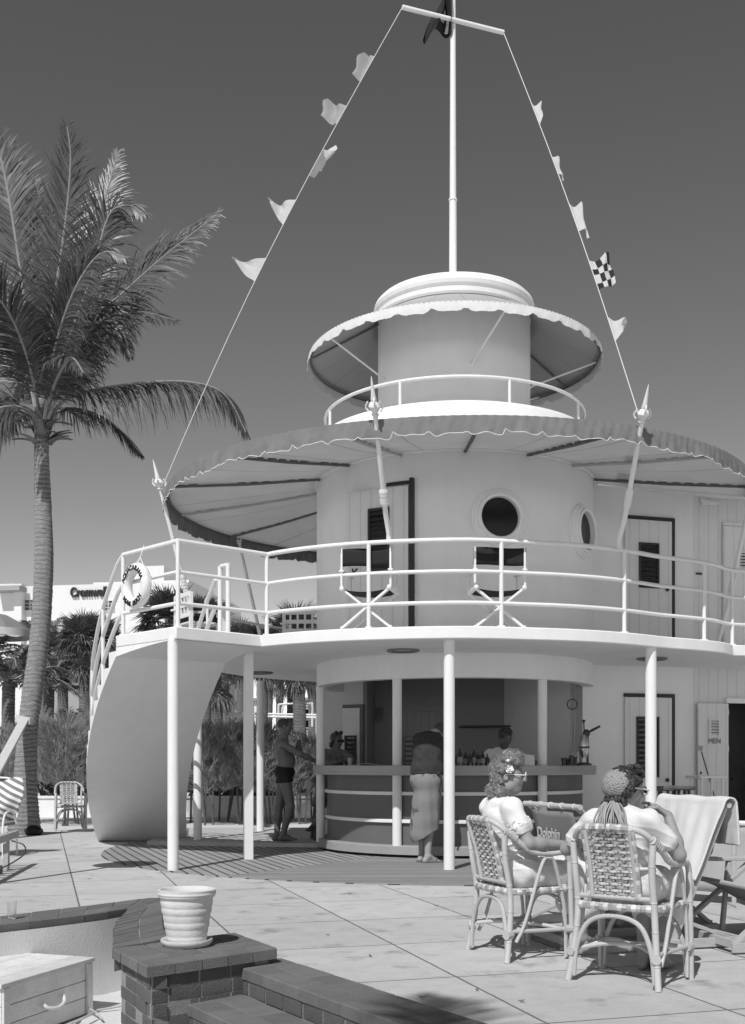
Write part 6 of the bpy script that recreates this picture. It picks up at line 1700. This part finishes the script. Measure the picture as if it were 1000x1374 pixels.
def frond(mb, mr, path, n=64, L=.62, width=.034, droop=.5, up=(0,0,1), start=.16, fold=.35, rr=.028, vary=.25, wind=0.0):
    sp = smooth_path(path, 12); k = len(sp)-1; Ls = [0]
    for a, b in zip(sp, sp[1:]): Ls.append(Ls[-1]+(b-a).length)
    tot = Ls[-1]
    mr.tube(sp[::3]+[sp[-1]] if k % 3 else sp[::3], [rr*(1-.85*i/(len(sp[::3]+[0])-1))+.004 for i in range(len(sp[::3])+(1 if k%3 else 0))], 6)
    def at(s):
        i = 1
        while i < k and Ls[i] < s: i += 1
        f = (s-Ls[i-1])/max(Ls[i]-Ls[i-1],1e-6); return sp[i-1].lerp(sp[i], f), (sp[i]-sp[i-1]).normalized()
    for j in range(n):
        u = start+(1-start)*(j+.5)/n
        for sd in (-1,1):
            c, t = at(tot*min(u+rnd.uniform(-.004,.004),1))
            U_ = Vector(up); side = t.cross(U_)
            if side.length < .15: side = t.cross(Vector((.3,1,.2)))
            side.normalize(); nv = side.cross(t).normalized()
            prof = (math.sin(math.pi*min(.16+u*.84,1)**.9)*.75+.30)*(1-.35*max(0,u-.8)/.2)
            l = L*prof*rnd.uniform(1-vary,1+vary*.4); an = R(62-34*u+rnd.uniform(-9,9))
            d = (t*math.cos(an)+side*sd*math.sin(an)*math.cos(fold)+nv*math.sin(fold)*.55*math.sin(an)+Vector((rnd.uniform(-.08,.08),rnd.uniform(-.08,.08),rnd.uniform(-.08,.05)))).normalized()
            p = c.copy(); w = width*rnd.uniform(.75,1.1); pts = [p]; ds = [d.copy()]; m = 4
            dr = droop*rnd.uniform(.6,1.35)
            for q in range(m):
                d = (d+Vector((wind*rnd.uniform(.2,1.2),0,-1*dr))*(q+1)/m*.55).normalized(); p = p+d*l/m; pts.append(p); ds.append(d.copy())
            wd = [w*.55,w,w*.9,w*.6,w*.08]; vs = []
            for q in range(m+1):
                s_ = ds[q].cross(nv); 
                s_ = s_.normalized() if s_.length > .05 else side
                vs += [pts[q]-s_*wd[q]*.5, pts[q]+s_*wd[q]*.5]
            mb.add(vs, [(2*q,2*q+2,2*q+3,2*q+1) for q in range(m)])
def ringed_trunk(path, radii, mat, parent, step=.085, rip=.07):
    sp = smooth_path(path, 30); rs = []
    n = len(sp)-1
    for i in range(n+1):
        f = i/n*(len(radii)-1); a = min(int(f), len(radii)-2); r = radii[a]+(radii[a+1]-radii[a])*(f-a)
        rs.append(r*(1+rip*((sp[i].z/step)%1-.5)+rnd.uniform(-.015,.015)))
    mb = MB(); mb.tube(sp, rs, 20); return obj('trunk', mb, mat, parent, ang=60)
PZ = 18.6
pp = lambda x,y,d=0: P(x,y,PZ+d)
base_ = G(33,1118); base_.y = PZ; base_.x = pp(33,1118).x; base_.z = -.05
tpm = thing('coconut_palm', 'tall near coconut palm with slender curved ringed trunk and windblown fronds', 'palm tree', tuple(base_))
ringed_trunk([base_, pp(32,1085), pp(34,1040), pp(38,975), pp(46,915), pp(54,850), pp(59,760), pp(58,680), pp(56,610), pp(57,572)], [.29,.25,.19,.165,.17,.165,.155,.14,.12,.13], TRUNK, tpm, .07)
mb = MB()
for k in range(26):      # torn leaf bases under the crown
    a = k*2.4; h = rnd.uniform(-.35,.10); c0 = pp(57,572)+Vector((.12*math.cos(a),.12*math.sin(a),h)); d = Vector((math.cos(a),math.sin(a),rnd.uniform(.6,1.6))).normalized(); s_ = Vector((-math.sin(a),math.cos(a),0)); L_ = rnd.uniform(.25,.5)
    mb.grid(lambda u,v: c0+d*L_*u+Vector((math.cos(a),math.sin(a),0))*.10*u*u+s_*(v-.5)*.17*(1-.75*u)-Vector((0,0,.16*u*u)), 5, 3)
mb.ball(pp(57,560), (.17,.17,.34), 14, 10)
obj('leaf_bases', mb, M('leaf_base_fibre',.16,.9,.4,14,bump=.5,bscale=50,island=.4), tpm, ang=180, solid=.008)
FR = [  # photo directions along each rachis with its own depths, leaflet length, droop
 ([(60,560,0),(70,430,-.2),(88,300,-.4),(95,215,-.6),(90,170,-.7)], .80, .25, .95),
 ([(52,560,0),(38,440,.1),(18,300,.2),(2,215,.3),(-18,160,.3)], .85, .2, 1),
 ([(62,562,0),(88,470,-.6),(122,375,-1.0),(146,290,-1.2),(172,276,-1.4),(192,286,-1.5)], .80, .75, 1),
 ([(64,562,0),(100,450,-.1),(160,398,-.2),(225,340,-.3),(292,288,-.4)], .70, .60, 1),
 ([(66,560,0),(96,532,-.2),(165,517,-.3),(245,512,-.4),(300,528,-.4),(330,580,-.4)], .62, .85, 1),
 ([(64,564,0),(90,548,.5),(130,556,.9),(162,578,1.1),(190,610,1.2)], .50, .75, 1),
 ([(54,560,0),(40,490,-.8),(12,420,-1.4),(-25,385,-1.8),(-60,400,-2)], .75, .8, 1),
 ([(52,562,0),(20,545,-.3),(-30,560,-.6),(-75,610,-.8)], .65, .9, 1),
 ([(60,560,0),(90,430,.7),(120,330,1.2),(146,250,1.5),(158,204,1.6)], .70, .35, 1),
 ([(50,560,0),(30,470,.6),(0,390,1.2),(-45,330,1.6)], .7, .5, 1),
 ([(56,560,0),(60,480,1.2),(80,420,2.0),(120,400,2.8),(150,430,3.3)], .65, .6, 1),
 ([(56,560,0),(50,520,1.4),(40,500,2.4),(20,540,3.2)], .6, .8, 1),
 ([(58,562,0),(76,510,-1.0),(95,480,-1.9),(112,500,-2.7)], .55, .9, 1),
 ([(52,562,0),(34,555,.5),(5,575,.9),(-15,625,1.1)], .45, .9, 1),
 ([(64,560,0),(110,470,.6),(175,420,1.0),(235,430,1.2)], .55, 1.0, 1),
 ([(57,560,0),(64,440,.4),(62,330,.6),(48,240,.7)], .75, .2, 1),
 ([(64,562,-.3),(102,472,-.5),(138,428,-.6),(162,440,-.6),(174,476,-.6)], .62, 1.8, 1),
 ([(60,562,-.3),(74,470,-.9),(100,390,-1.4),(135,340,-1.7),(165,345,-1.8)], .62, 1.3, 1),
]
LS = {4:1.75, 5:1.4, 7:1.3}; DS = {4:2.6, 5:2.0, 7:1.8, 2:1.2}
UPS = {4:(0,-.45,1), 5:(0,-.45,1), 13:(0,-.5,1), 11:(0,-.3,1), 12:(.2,-.3,1)}
for i, (pts, L_, dr, sc_) in enumerate(FR):
    mb, mr = MB(), MB()
    frond(mb, mr, [pp(x,y,d) for x,y,d in pts], 168, L_*LS.get(i,1.25), .027, dr*DS.get(i,.9), up=UPS.get(i,(0,-1,.45)), fold=.30, vary=.4, wind=.28)
    o = obj('frond', mb, FROND, tpm, ang=180); obj('rachis', mr, RACH, o)
# prop plank with its block
t = thing('timber_prop', 'squared timber prop with a block leaning against the palm trunk', 'prop', tuple(P(0,1120,17.6).xy)+(0,))
WOODP = M('prop_timber', .55, .8, .12, 4, bump=.2, bscale=50, stretch=(6,6,1))
mb = MB(); a, b = P(33,966,PZ-.25), P(-34,1090,16.9); b2 = a+(b-a)*1.35; mb.beam(b2, a, .13, .16, up=(.3,-1,.2)); obj('plank', mb, WOODP, t, bevel=.006, smooth=False)
mb = MB(); c = P(33,966,PZ-.22); mb.box(c, (.25,.14,.11), (1,-.1,-.22)); obj('block', mb, WOODP, t, bevel=.006, smooth=False)

# fan palms
FAN = M('fan_leaf', .125, .5, .35, 6, spec=.4, island=.5, trans=.15); FAND = M('dead_fan_leaf', .17, .8, .3, 6, island=.4)
def fan_leaf(mb, c, d, r, n=20, droop=.35):
    d = d.normalized(); s = d.cross(Vector((0,0,1)))
    if s.length < .1: s = Vector((1,0,0))
    s.normalize(); upv = s.cross(d)
    b = c+d*r*.85
    mb.add([c-s*.012, c+s*.012, b+s*.012, b-s*.012], [(0,1,2,3)])
    for k in range(n):
        a = R(-105+210*(k+.5)/n); q = (d*math.cos(a)+s*math.sin(a)).normalized(); L = r*rnd.uniform(.75,1.05)*(1-.15*abs(a)/1.9)
        w = r*.034; sq = q.cross(upv).normalized(); e1 = b+q*L*.55-upv*0+Vector((0,0,-droop*L*.12)); e2 = b+q*L+Vector((0,0,-droop*L*rnd.uniform(.3,.7)))
        mb.add([b-sq*w*.2, b+sq*w*.2, e1+sq*w, e1-sq*w, e2+sq*w*.1, e2-sq*w*.1], [(0,1,2,3),(3,2,4,5)])
def fan_palm(px, py, d, r, label, n=46, tr=.16, dead=14, zb=-.05, name='fan_palm', grp='fan palms behind the terrace'):
    c = P(px, py, d); t = thing(name, label, 'palm tree', (c.x, c.y, zb), 0, grp)
    mb = MB(); 
    for i in range(n):
        z = 1-1.55*(i+.5)/n; a = i*2.399+rnd.uniform(-.3,.3); h = math.sqrt(max(0,1-z*z)); dd = Vector((h*math.cos(a), h*math.sin(a), z+.25)); fan_leaf(mb, c, dd, r*rnd.uniform(.42,.62), 22, .3+.5*(1-z))
    obj('crown', mb, FAN, t, ang=180)
    mb = MB()
    for i in range(dead):
        a = rnd.uniform(0,6.283); dd = Vector((math.cos(a)*.45, math.sin(a)*.45, -1)); fan_leaf(mb, c-Vector((0,0,r*.18)), dd, r*rnd.uniform(.38,.55), 9, .6)
    if dead: obj('dead_fronds', mb, FAND, t, ang=180)
    x, y = c.x, c.y
    ringed_trunk([Vector((x+rnd.uniform(-.15,.15),y,zb)), Vector((x+rnd.uniform(-.1,.1),y,c.z*.5)), c-Vector((0,0,.1))], [tr*1.25,tr,tr*.95], TRUNKD, t, .12, .05)
fan_palm(113, 862, 30, 1.08, 'dense fan palm in front of the hotel sign', 56)
fan_palm(84, 880, 33, .95, 'fan palm just left of the one before the hotel sign', 44)
fan_palm(140, 862, 34, 1.0, 'fan palm partly hidden by the left stair rails', 40)
fan_palm(228, 838, 25, 1.05, 'bushy fan palm seen between the landing rails', 56)
fan_palm(272, 838, 29, 1.1, 'fan palm behind the slatted chair on the balcony', 50)
fan_palm(395, 858, 31, 1.3, 'low fan palm just left of the drum, seen over the balcony', 54)
fan_palm(352, 872, 30, 1.0, 'fan palm between the inner newels and the drum', 44)
fan_palm(322, 868, 36, 1.1, 'far fan palm over the back of the balcony', 40)
fan_palm(290, 902, 33, 1.0, 'slim fan palm under the balcony beside the grey house', 36, .17)
fan_palm(302, 912, 38, 1.0, 'second slim fan palm under the balcony beside the grey house', 30, .15)
fan_palm(361, 885, 34, .9, 'fan palm trunk standing behind the white column', 24, .16)
fan_palm(398, 880, 30, 1.0, 'pale thick fan palm trunk right of the man in trunks', 24, .18)
fan_palm(418, 895, 40, 1.0, 'far fan palm between the pale trunk and the bar', 30, .16)
fan_palm(376, 905, 44, 1.0, 'far fan palm behind the head of the man in trunks', 24, .15)
# feathery palms at the left edge
def feather_palm(px, py, d, L, label, n=13, tr=.15):
    c = P(px, py, d); t = thing('feather_palm', label, 'palm tree', (c.x,c.y,-.05), 0, 'feather palms at left')
    for i in range(n):
        a = i*2.399; el = .15+.95*((i*7)%n)/n; d0 = Vector((math.cos(a)*math.cos(el), math.sin(a)*math.cos(el), math.sin(el)))
        pts = [c, c+d0*L*.4, c+d0*L*.75+Vector((0,0,-.10*L)), c+d0*L*1.02+Vector((0,0,-.36*L))]; mb, mr = MB(), MB()
        frond(mb, mr, pts, 34, L*.34, .05, .7, fold=.2, rr=.03); o = obj('frond', mb, FROND, t, ang=180); obj('rachis', mr, RACH, o)
    ringed_trunk([Vector((c.x+.2,c.y,-.05)), Vector((c.x,c.y,c.z*.5)), c], [tr*1.3,tr,tr], TRUNKD, t, .12, .05)
feather_palm(12, 915, 26, 1.7, 'low feathery palm at the left edge under the hotel')
feather_palm(66, 925, 31, 1.6, 'feathery palm just right of the main trunk')
feather_palm(60, 860, 40, 1.7, 'far feathery palm against the hotel wall', 11)
feather_palm(140, 945, 36, 1.5, 'feathery palm between the fan palm trunks left of the stair', 11)
feather_palm(-15, 880, 34, 1.9, 'tall feathery palm cut by the left edge', 11)

# wispy casuarina shrubs
CAS = M('casuarina_needles', .23, .8, .4, 3, island=.5, trans=.2); STEM = M('shrub_stem', .11, .9, .3, 10)
def shrub(t, x, y, h, w, n, z0=-.05, dens=1.0, low=.36):
    n = int(n*.55)
    ms, mf = MB(), MB()
    for s in range(3):
        a = rnd.uniform(0,6.28); b = Vector((x+.10*math.cos(a), y+.10*math.sin(a), z0)); e = Vector((x+w*.35*math.cos(a), y+w*.35*math.sin(a), z0+h*rnd.uniform(.75,1)))
        ms.tube(smooth_path([b, b.lerp(e,.5)+Vector((rnd.uniform(-.08,.08),rnd.uniform(-.08,.08),0)), e],4), [.022]*5+[.010]*4, 6)
    for i in range(n):
        zz = low+(1-low)*rnd.random()**.8; a = rnd.uniform(0,6.283); rr = w*math.sqrt(rnd.random())*(1-.55*max(0,zz-.55)/.45)*(.6+.6*min(1,(zz-low)/.25))
        c = Vector((x+rr*math.cos(a), y+rr*math.sin(a), z0+h*zz)); d = Vector((math.cos(a)*.5+rnd.uniform(-.35,.35), math.sin(a)*.5+rnd.uniform(-.35,.35), rnd.uniform(.35,1.1))).normalized()
        for k in range(9):
            q = (d+Vector((rnd.uniform(-.5,.5),rnd.uniform(-.5,.5),rnd.uniform(-.45,.35)))).normalized(); L = rnd.uniform(.12,.38); wv = rnd.uniform(.003,.006); sd = q.cross(Vector((.3,.8,.1))).normalized()*wv
            m_ = c+q*L*.55; e = c+q*L+Vector((0,0,-.06*L)); mf.add([c-sd*.6, c+sd*.6, m_+sd, m_-sd, e], [(0,1,2,3),(3,2,4)])
    obj('foliage', mf, CAS, t, ang=180); obj('stem', ms, STEM, t)
SH = []
for i, (px, d, h, w, n) in enumerate([(10,22.5,1.9,.75,520),(50,23,2.1,.7,520),(84,21.8,2.0,.7,620),(108,22.6,2.2,.8,560),(135,23.2,2.0,.7,420),
    (262,23,2.0,.7,560),(282,22,1.75,.62,560),(300,23.4,2.0,.75,620),(320,22.3,1.9,.7,620),(342,23,2.0,.7,600),(364,22.4,1.70,.7,560),(384,23.6,1.6,.7,440),(404,22.5,1.5,.6,380),(424,23.3,1.75,.7,460),(446,24,1.7,.7,300)]):
    b = P(px,1100,d); t = thing('casuarina_shrub', 'wispy dark casuarina shrub in the planted row behind the terrace', 'shrub', (b.x,b.y,-.05), 0, 'casuarina shrubs behind the terrace')
    shrub(t, b.x, b.y, h, w, n)
# a few dry leaves blown over the paving
LEAFM = M('dry_leaf', .14, .8, .3, 20)
for k, (px, py) in enumerate([(440,1256),(497,1284),(585,1216),(566,1340),(330,1296),(640,1330),(470,1200),(700,1345),(120,1180)]):
    g_ = G(px, py); a = rnd.uniform(0,3); L = rnd.uniform(.025,.05); mb = MB(); d = Vector((math.cos(a),math.sin(a),0)); s_ = Vector((-d.y,d.x,0))
    mb.grid(lambda u,v: g_+d*L*(u-.5)+s_*(v-.5)*.022*math.sin(math.pi*min(.95,max(.05,u)))+Vector((0,0,.006+.010*abs(u-.5)+.006*abs(v-.5))), 5, 2)
    o = obj('dry_leaf', mb, LEAFM, ang=180); tag(o, 'small dry leaf lying on the pale paving', 'leaf', 'dry leaves on the paving'); recenter(o)
# broad-leaved bushes filling the gaps further off
BUSH = M('broad_leaf', .10, .5, .4, 3, spec=.4, island=.5, trans=.15)
def bush(px, py, d, w, h, n, label):
    c = P(px, py, d); t = thing('leafy_bush', label, 'bush', (c.x,c.y,-.05), 0, 'leafy bushes under the palms'); mb = MB()
    cl = [(rnd.uniform(-1,1), rnd.uniform(-.5,.5), rnd.uniform(.1,1)) for _ in range(11)]
    for i in range(n):
        q = cl[i%11]; v = Vector((rnd.gauss(0,1),rnd.gauss(0,1),rnd.gauss(0,1))).normalized()*rnd.uniform(.5,1)
        p = Vector((c.x+q[0]*w+v.x*w*.34, c.y+q[1]*w+v.y*w*.34, max(.05,q[2]*h*.8+v.z*h*.22))); s = rnd.uniform(.05,.12); a = Vector((rnd.gauss(0,1),rnd.gauss(0,1),rnd.gauss(0,.6))).normalized(); b = a.orthogonal().normalized()
        mb.add([p-a*s, p+b*s*.4, p+a*s, p-b*s*.4], [(0,1,2,3)])
    obj('foliage', mb, BUSH, t, ang=180); mb = MB()
    for k in range(4): mb.tube([Vector((c.x+rnd.uniform(-.3,.3)*w,c.y,-.05)), Vector((c.x+rnd.uniform(-.6,.6)*w,c.y,h*.6))], .03, 6)
    obj('stem', mb, STEM, t)
bush(70, 1000, 27, 1.5, 2.6, 2400, 'dark leafy bush between the palm trunks left of the stair')
bush(20, 1000, 29, 1.6, 2.4, 2200, 'dark leafy bush at the left edge behind the palm')
bush(120, 1000, 28, 1.2, 2.7, 2000, 'dark leafy bush close to the left side of the stair')
bush(300, 1000, 27, 1.3, 1.8, 1700, 'dark leafy bush behind the shrubs under the balcony')
bush(352, 1000, 28, 1.3, 1.8, 1700, 'dark leafy bush behind the white column under the balcony')
bush(412, 1000, 29, 1.2, 1.3, 1300, 'dark leafy bush behind the man in trunks')
# a palm behind the camera throws the soft shade over the near paving
b = Vector((-3.9,-4.4,-.4)); tb = thing('coconut_palm', 'coconut palm standing behind the place the photograph was taken from', 'palm tree', tuple(b))
cr = Vector((-2.75,-3.85,9.0)); ringed_trunk([b, b.lerp(cr,.5)+Vector((-.1,0,0)), cr], [.24,.17,.13], TRUNK, tb, .08)
for i in range(8):
    a = i*2.399+.6; el = .1+.7*((i*5)%11)/11; d0 = Vector((math.cos(a)*math.cos(el), math.sin(a)*math.cos(el), math.sin(el))); L = 2.6
    mb, mr = MB(), MB(); frond(mb, mr, [cr, cr+d0*L*.4, cr+d0*L*.75+Vector((0,0,-.15)), cr+d0*L+Vector((0,0,-.7))], 48, .65, .045, .6); o = obj('frond', mb, FROND, tb, ang=180); obj('rachis', mr, RACH, o)
# ================================================================== hotel and houses behind
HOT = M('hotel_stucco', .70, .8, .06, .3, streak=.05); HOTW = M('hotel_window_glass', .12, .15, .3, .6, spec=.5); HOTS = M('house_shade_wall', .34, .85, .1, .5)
def window(parent, c, ex, nr, w, h, cols=3, rows=2):
    f = MB(); ez = Vector((0,0,1)); t = .05
    for s in (-1,1): f.box(c+ex*s*(w/2)+nr*.05, (t,.10,h+t), ex, nr); f.box(c+ez*s*(h/2)+nr*.052, (w,.10,t), ex, nr)
    for i in range(1,cols): f.box(c+ex*(w*(i/cols-.5))+nr*.054, (.05 if i==1 else .03,.08,h), ex, nr)
    for i in range(1,rows): f.box(c+ez*(h*(i/rows-.5))+nr*.056, (w,.07,.03), ex, nr)
    o = obj('window', f, HOT, parent, smooth=False)
    p = MB(); p.box(c+nr*.012, (w,.02,h), ex, nr); obj('pane', p, HOTW, o, smooth=False)
hd_ = 84.0
h0 = P(-330, 1000, hd_+4); h1 = P(252, 1000, hd_-2); ex = Vector((h1.x-h0.x,h1.y-h0.y,0)); HL = ex.length; ex.normalize(); nr = Vector((ex.y,-ex.x,0)); nr = nr if nr.y < 0 else -nr
hot = thing('hotel', 'long white flat roofed hotel with dark script name behind the palms', 'hotel', ((h0.x+h1.x)/2,(h0.y+h1.y)/2,0))
def hpnt(px, py, off=0.0):      # point on the hotel front in a given direction of the photo
    k = (px-HX)/F; o = Vector((h0.x,h0.y,0)); t = (k*o.y-o.x)/(ex.x-k*ex.y); q = o+ex*t; q.z = EYE-(py-HY)/F*q.y; return q+nr*off
def block(name, px0, px1, ytop, off, depth, mat=HOT):
    a, b = hpnt(px0,ytop), hpnt(px1,ytop); a2 = a+nr*off; b2 = b+nr*off; zt = (a.z+b.z)/2; m = MB()
    c = (a2+b2)/2-nr*depth/2; L = (b2-a2).length; m.box((c.x,c.y,zt/2), (L,depth,zt), ex, nr); return obj(name, m, mat, hot, smooth=False)
block('wall', -330, 252, 789, 0, 14); block('parapet', 123, 252, 779, -.3, 6); block('stair_tower', 171, 215, 757, -.8, 5); block('parapet', -40, 22, 785, .35, 3); block('pilaster', 24, 34, 785, .6, 2)
for px, py, w, h, c_ in [(4,815,1.1,1.0,3),(41,812,.95,.85,2),(41,845,.95,1.0,2),(62,812,.8,.85,2),(146,813,.9,.8,2),(100,846,.95,1.0,2),(146,846,.9,1.0,2),(4,846,1.1,1.0,3),(-40,815,1.1,1.0,3),(196,800,.7,.9,2),(225,805,.6,.9,2),(228,835,.8,1.0,2),(196,840,.8,1.0,2),(4,876,1.1,1.0,3),(41,876,.95,1.0,2),(100,876,.95,1.0,2),(70,846,.8,.9,2),(18,876,.8,1.0,2)]:
    window(hot, hpnt(px,py), ex, nr, w, h, c_, 3)
a = hpnt(21,793,.4); m = MB(); m.box(a+nr*.5, (2.2,1.2,.35), ex, nr); obj('canopy', m, HOTS, hot, smooth=False)
mb = MB(); q = hpnt(120,803,.12); put_text(mb, 'Cromwell', 1.05, q+Vector((0,0,.15)), ex, (0,0,1), .06, bold=.035)
zmin = min(v[2] for v in mb.v); a_, b_ = hpnt(88.5,800).x, hpnt(137.5,800).x; xs_ = [v[0] for v in mb.v]; k = (b_-a_)/(max(xs_)-min(xs_))
c0 = Vector((sum((min(xs_),max(xs_)))/2,0,0)); q0 = q
new = []
for v in mb.v:
    d = Vector(v)-q0; along = d.dot(ex); outn = d.dot(nr); new.append(tuple(q0+ex*(along*k)+nr*outn+Vector((0,0,d.z*.95))))
mb.v = new
obj('name_sign', mb, M('sign_letters', .03, .5), hot, smooth=False)
# grey house seen under the balcony, with windows in shade
def house(px0, px1, ytop, d0, d1, label, mat, wins, name='house', yr=None):
    a, b = P(px0,1000,d0), P(px1,1000,d1); e = Vector((b.x-a.x,b.y-a.y,0)); L = e.length; e.normalize(); n_ = Vector((e.y,-e.x,0)); n_ = n_ if n_.y < 0 else -n_
    t = thing(name, label, 'house', ((a.x+b.x)/2,(a.y+b.y)/2,0)); zt = EYE+(HY-ytop)/F*d0; m = MB(); c = (a+b)/2-n_*3; m.box((c.x,c.y,zt/2), (L,6,zt), e, n_); obj('wall', m, mat, t, smooth=False)
    m = MB(); m.box((c.x,c.y,zt+.1), (L+.5,6.5,.2), e, n_); obj('roof', m, M('roof_slab',.25,.8), t, smooth=False)
    for px, py, w, h in wins:
        k = (px-HX)/F; o = Vector((a.x,a.y,0)); q = o+e*((k*o.y-o.x)/(e.x-k*e.y)); q.z = EYE-(py-HY)/F*q.y; window(t, q, e, n_, w, h, 2, 2)
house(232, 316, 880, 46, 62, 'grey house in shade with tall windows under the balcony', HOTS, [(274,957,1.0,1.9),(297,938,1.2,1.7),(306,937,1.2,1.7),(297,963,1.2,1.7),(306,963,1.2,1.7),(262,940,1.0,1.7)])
house(313, 350, 941, 74, 74, 'small white house between the columns under the balcony', HOT, [(319,953,.9,1.5),(331,953,.9,1.5),(319,970,.9,1.5),(331,970,.9,1.5)])
house(392, 470, 940, 80, 80, 'far white building right of the man in trunks', HOT, [(421,949,1.2,1.2),(408,962,1.2,1.6),(421,966,1.2,1.6),(435,955,1.2,1.6)])
# white pipe railing / frame behind the shrubs
t = thing('pipe_frame', 'white pipe rail and hoop frame behind the shrubs', 'railing', tuple(P(365,1000,30).xy)+(0,))
mb = MB()
for py in (958,961.5): mb.tube([P(306,py-1,30), P(425,py+1.5,30)], .035, 6)
obj('rail', mb, PAINT, t)
mb = MB(); mb.tube(smooth_path([P(374,962,30), P(374,948,30), P(378,945,30), P(415,944,30), P(419,947,30), P(419,975,30)],4), .03, 6); mb.tube(smooth_path([P(379,962,30), P(379,950,30), P(383,946,30)],4), .025, 6); obj('hoop', mb, PAINT, t)
mb = MB()
for px in (306,345,380,425): q = P(px,960,30); mb.tube([Vector((q.x,q.y,-.05)), q], .03, 6)
obj('post', mb, PAINT, t)
# low white garden wall behind the shrubs
a, b = P(-60,1100,25.5), P(470,1100,25.5); t = thing('garden_wall', 'low white garden wall behind the row of shrubs', 'wall', ((a.x+b.x)/2,25.5,0))
mb = MB(); mb.box(((a.x+b.x)/2,25.5,.18), (b.x-a.x,.25,.46)); obj('wall', mb, WHITE, t, bevel=.02, smooth=False)
mb = MB(); mb.box(((a.x+b.x)/2,25.5,.43), (b.x-a.x,.32,.05)); obj('coping', mb, WHITE, t, smooth=False)
q0, q1 = P(388,1066,24.3), P(440,1066,24.3); t = thing('white_bench', 'white bench behind the shrubs beside the man in trunks', 'bench', ((q0.x+q1.x)/2,24.3,0)); mb = MB(); mb.box(((q0.x+q1.x)/2,24.3,q0.z), (q1.x-q0.x,.4,.06)); obj('seat', mb, PAINT, t, smooth=False)
for x in (q0.x+.08,q1.x-.08): mb = MB(); mb.box((x,24.3,q0.z/2), (.06,.35,q0.z)); obj('leg', mb, WOODD, t, smooth=False)
# parasol far left
c = P(-8,838,33); t = thing('beach_umbrella', 'grey beach umbrella with pale scalloped fringe at the left edge', 'umbrella', (c.x,c.y,0))
mb = MB(); mb.lathe([(0,.45),(.4,.38),(.85,.14),(1.1,-.08)], (c.x,c.y,c.z-.1), 10); obj('canopy', mb, CANVAS, t, ang=10)
mb = MB(); mb.lathe([(1.1,-.08),(1.11,-.30)], (c.x,c.y,c.z-.1), 40); obj('fringe', mb, VAL2, t); mb = MB(); mb.tube([Vector((c.x,c.y,-.05)), c+Vector((0,0,.5))], .03, 8); obj('pole', mb, PAINT, t)
# ================================================================== camera, sun and sky
cam = bpy.data.cameras.new('camera'); co = bpy.data.objects.new('camera', cam); col.objects.link(co); sc.camera = co
co.location = (0,0,EYE); co.rotation_euler = (R(90),0,0)
cam.sensor_fit = 'VERTICAL'; cam.sensor_height = 36; cam.sensor_width = 36*1000/1374
cam.lens = 36*F/1374; cam.shift_y = (1025-687)/1374; cam.clip_start = .05; cam.clip_end = 3000
SUN_EL, SUN_HD = 50.0, 22.0          # height of the sun, and the heading its shadows run to
sd = Vector((math.sin(R(SUN_HD))*math.cos(R(SUN_EL)), math.cos(R(SUN_HD))*math.cos(R(SUN_EL)), -math.sin(R(SUN_EL))))
sl_ = bpy.data.lights.new('sun', 'SUN'); so = bpy.data.objects.new('sun', sl_); col.objects.link(so)
so.rotation_euler = sd.to_track_quat('-Z', 'Y').to_euler(); sl_.energy = 3.1; sl_.angle = R(.5); sl_.color = (1,1,1)
wd = bpy.data.worlds.new('World'); sc.world = wd; wd.use_nodes = True; nt = wd.node_tree; bg = nt.nodes['Background']
sk = nn(nt, 'ShaderNodeTexSky', sky_type='NISHITA'); sk.sun_disc = False; sk.sun_elevation = R(SUN_EL)
sk.sun_rotation = R(180+SUN_HD); sk.altitude = 0; sk.air_density = 1.0; sk.dust_density = .05; sk.ozone_density = 1.0
# black and white film behind a deep filter
sx = nn(nt, 'ShaderNodeSeparateColor'); nt.links.new(sk.outputs[0], sx.inputs[0])
g_ = mth(nt, 'POWER', sx.outputs[0], 1.25)      # red light only, with the film's steep response
nt.links.new(g_, bg.inputs['Color']); bg.inputs['Strength'].default_value = .074
sc.view_settings.view_transform = 'Standard'; sc.view_settings.look = 'None'; sc.view_settings.exposure = 0.36; sc.view_settings.gamma = 1.0
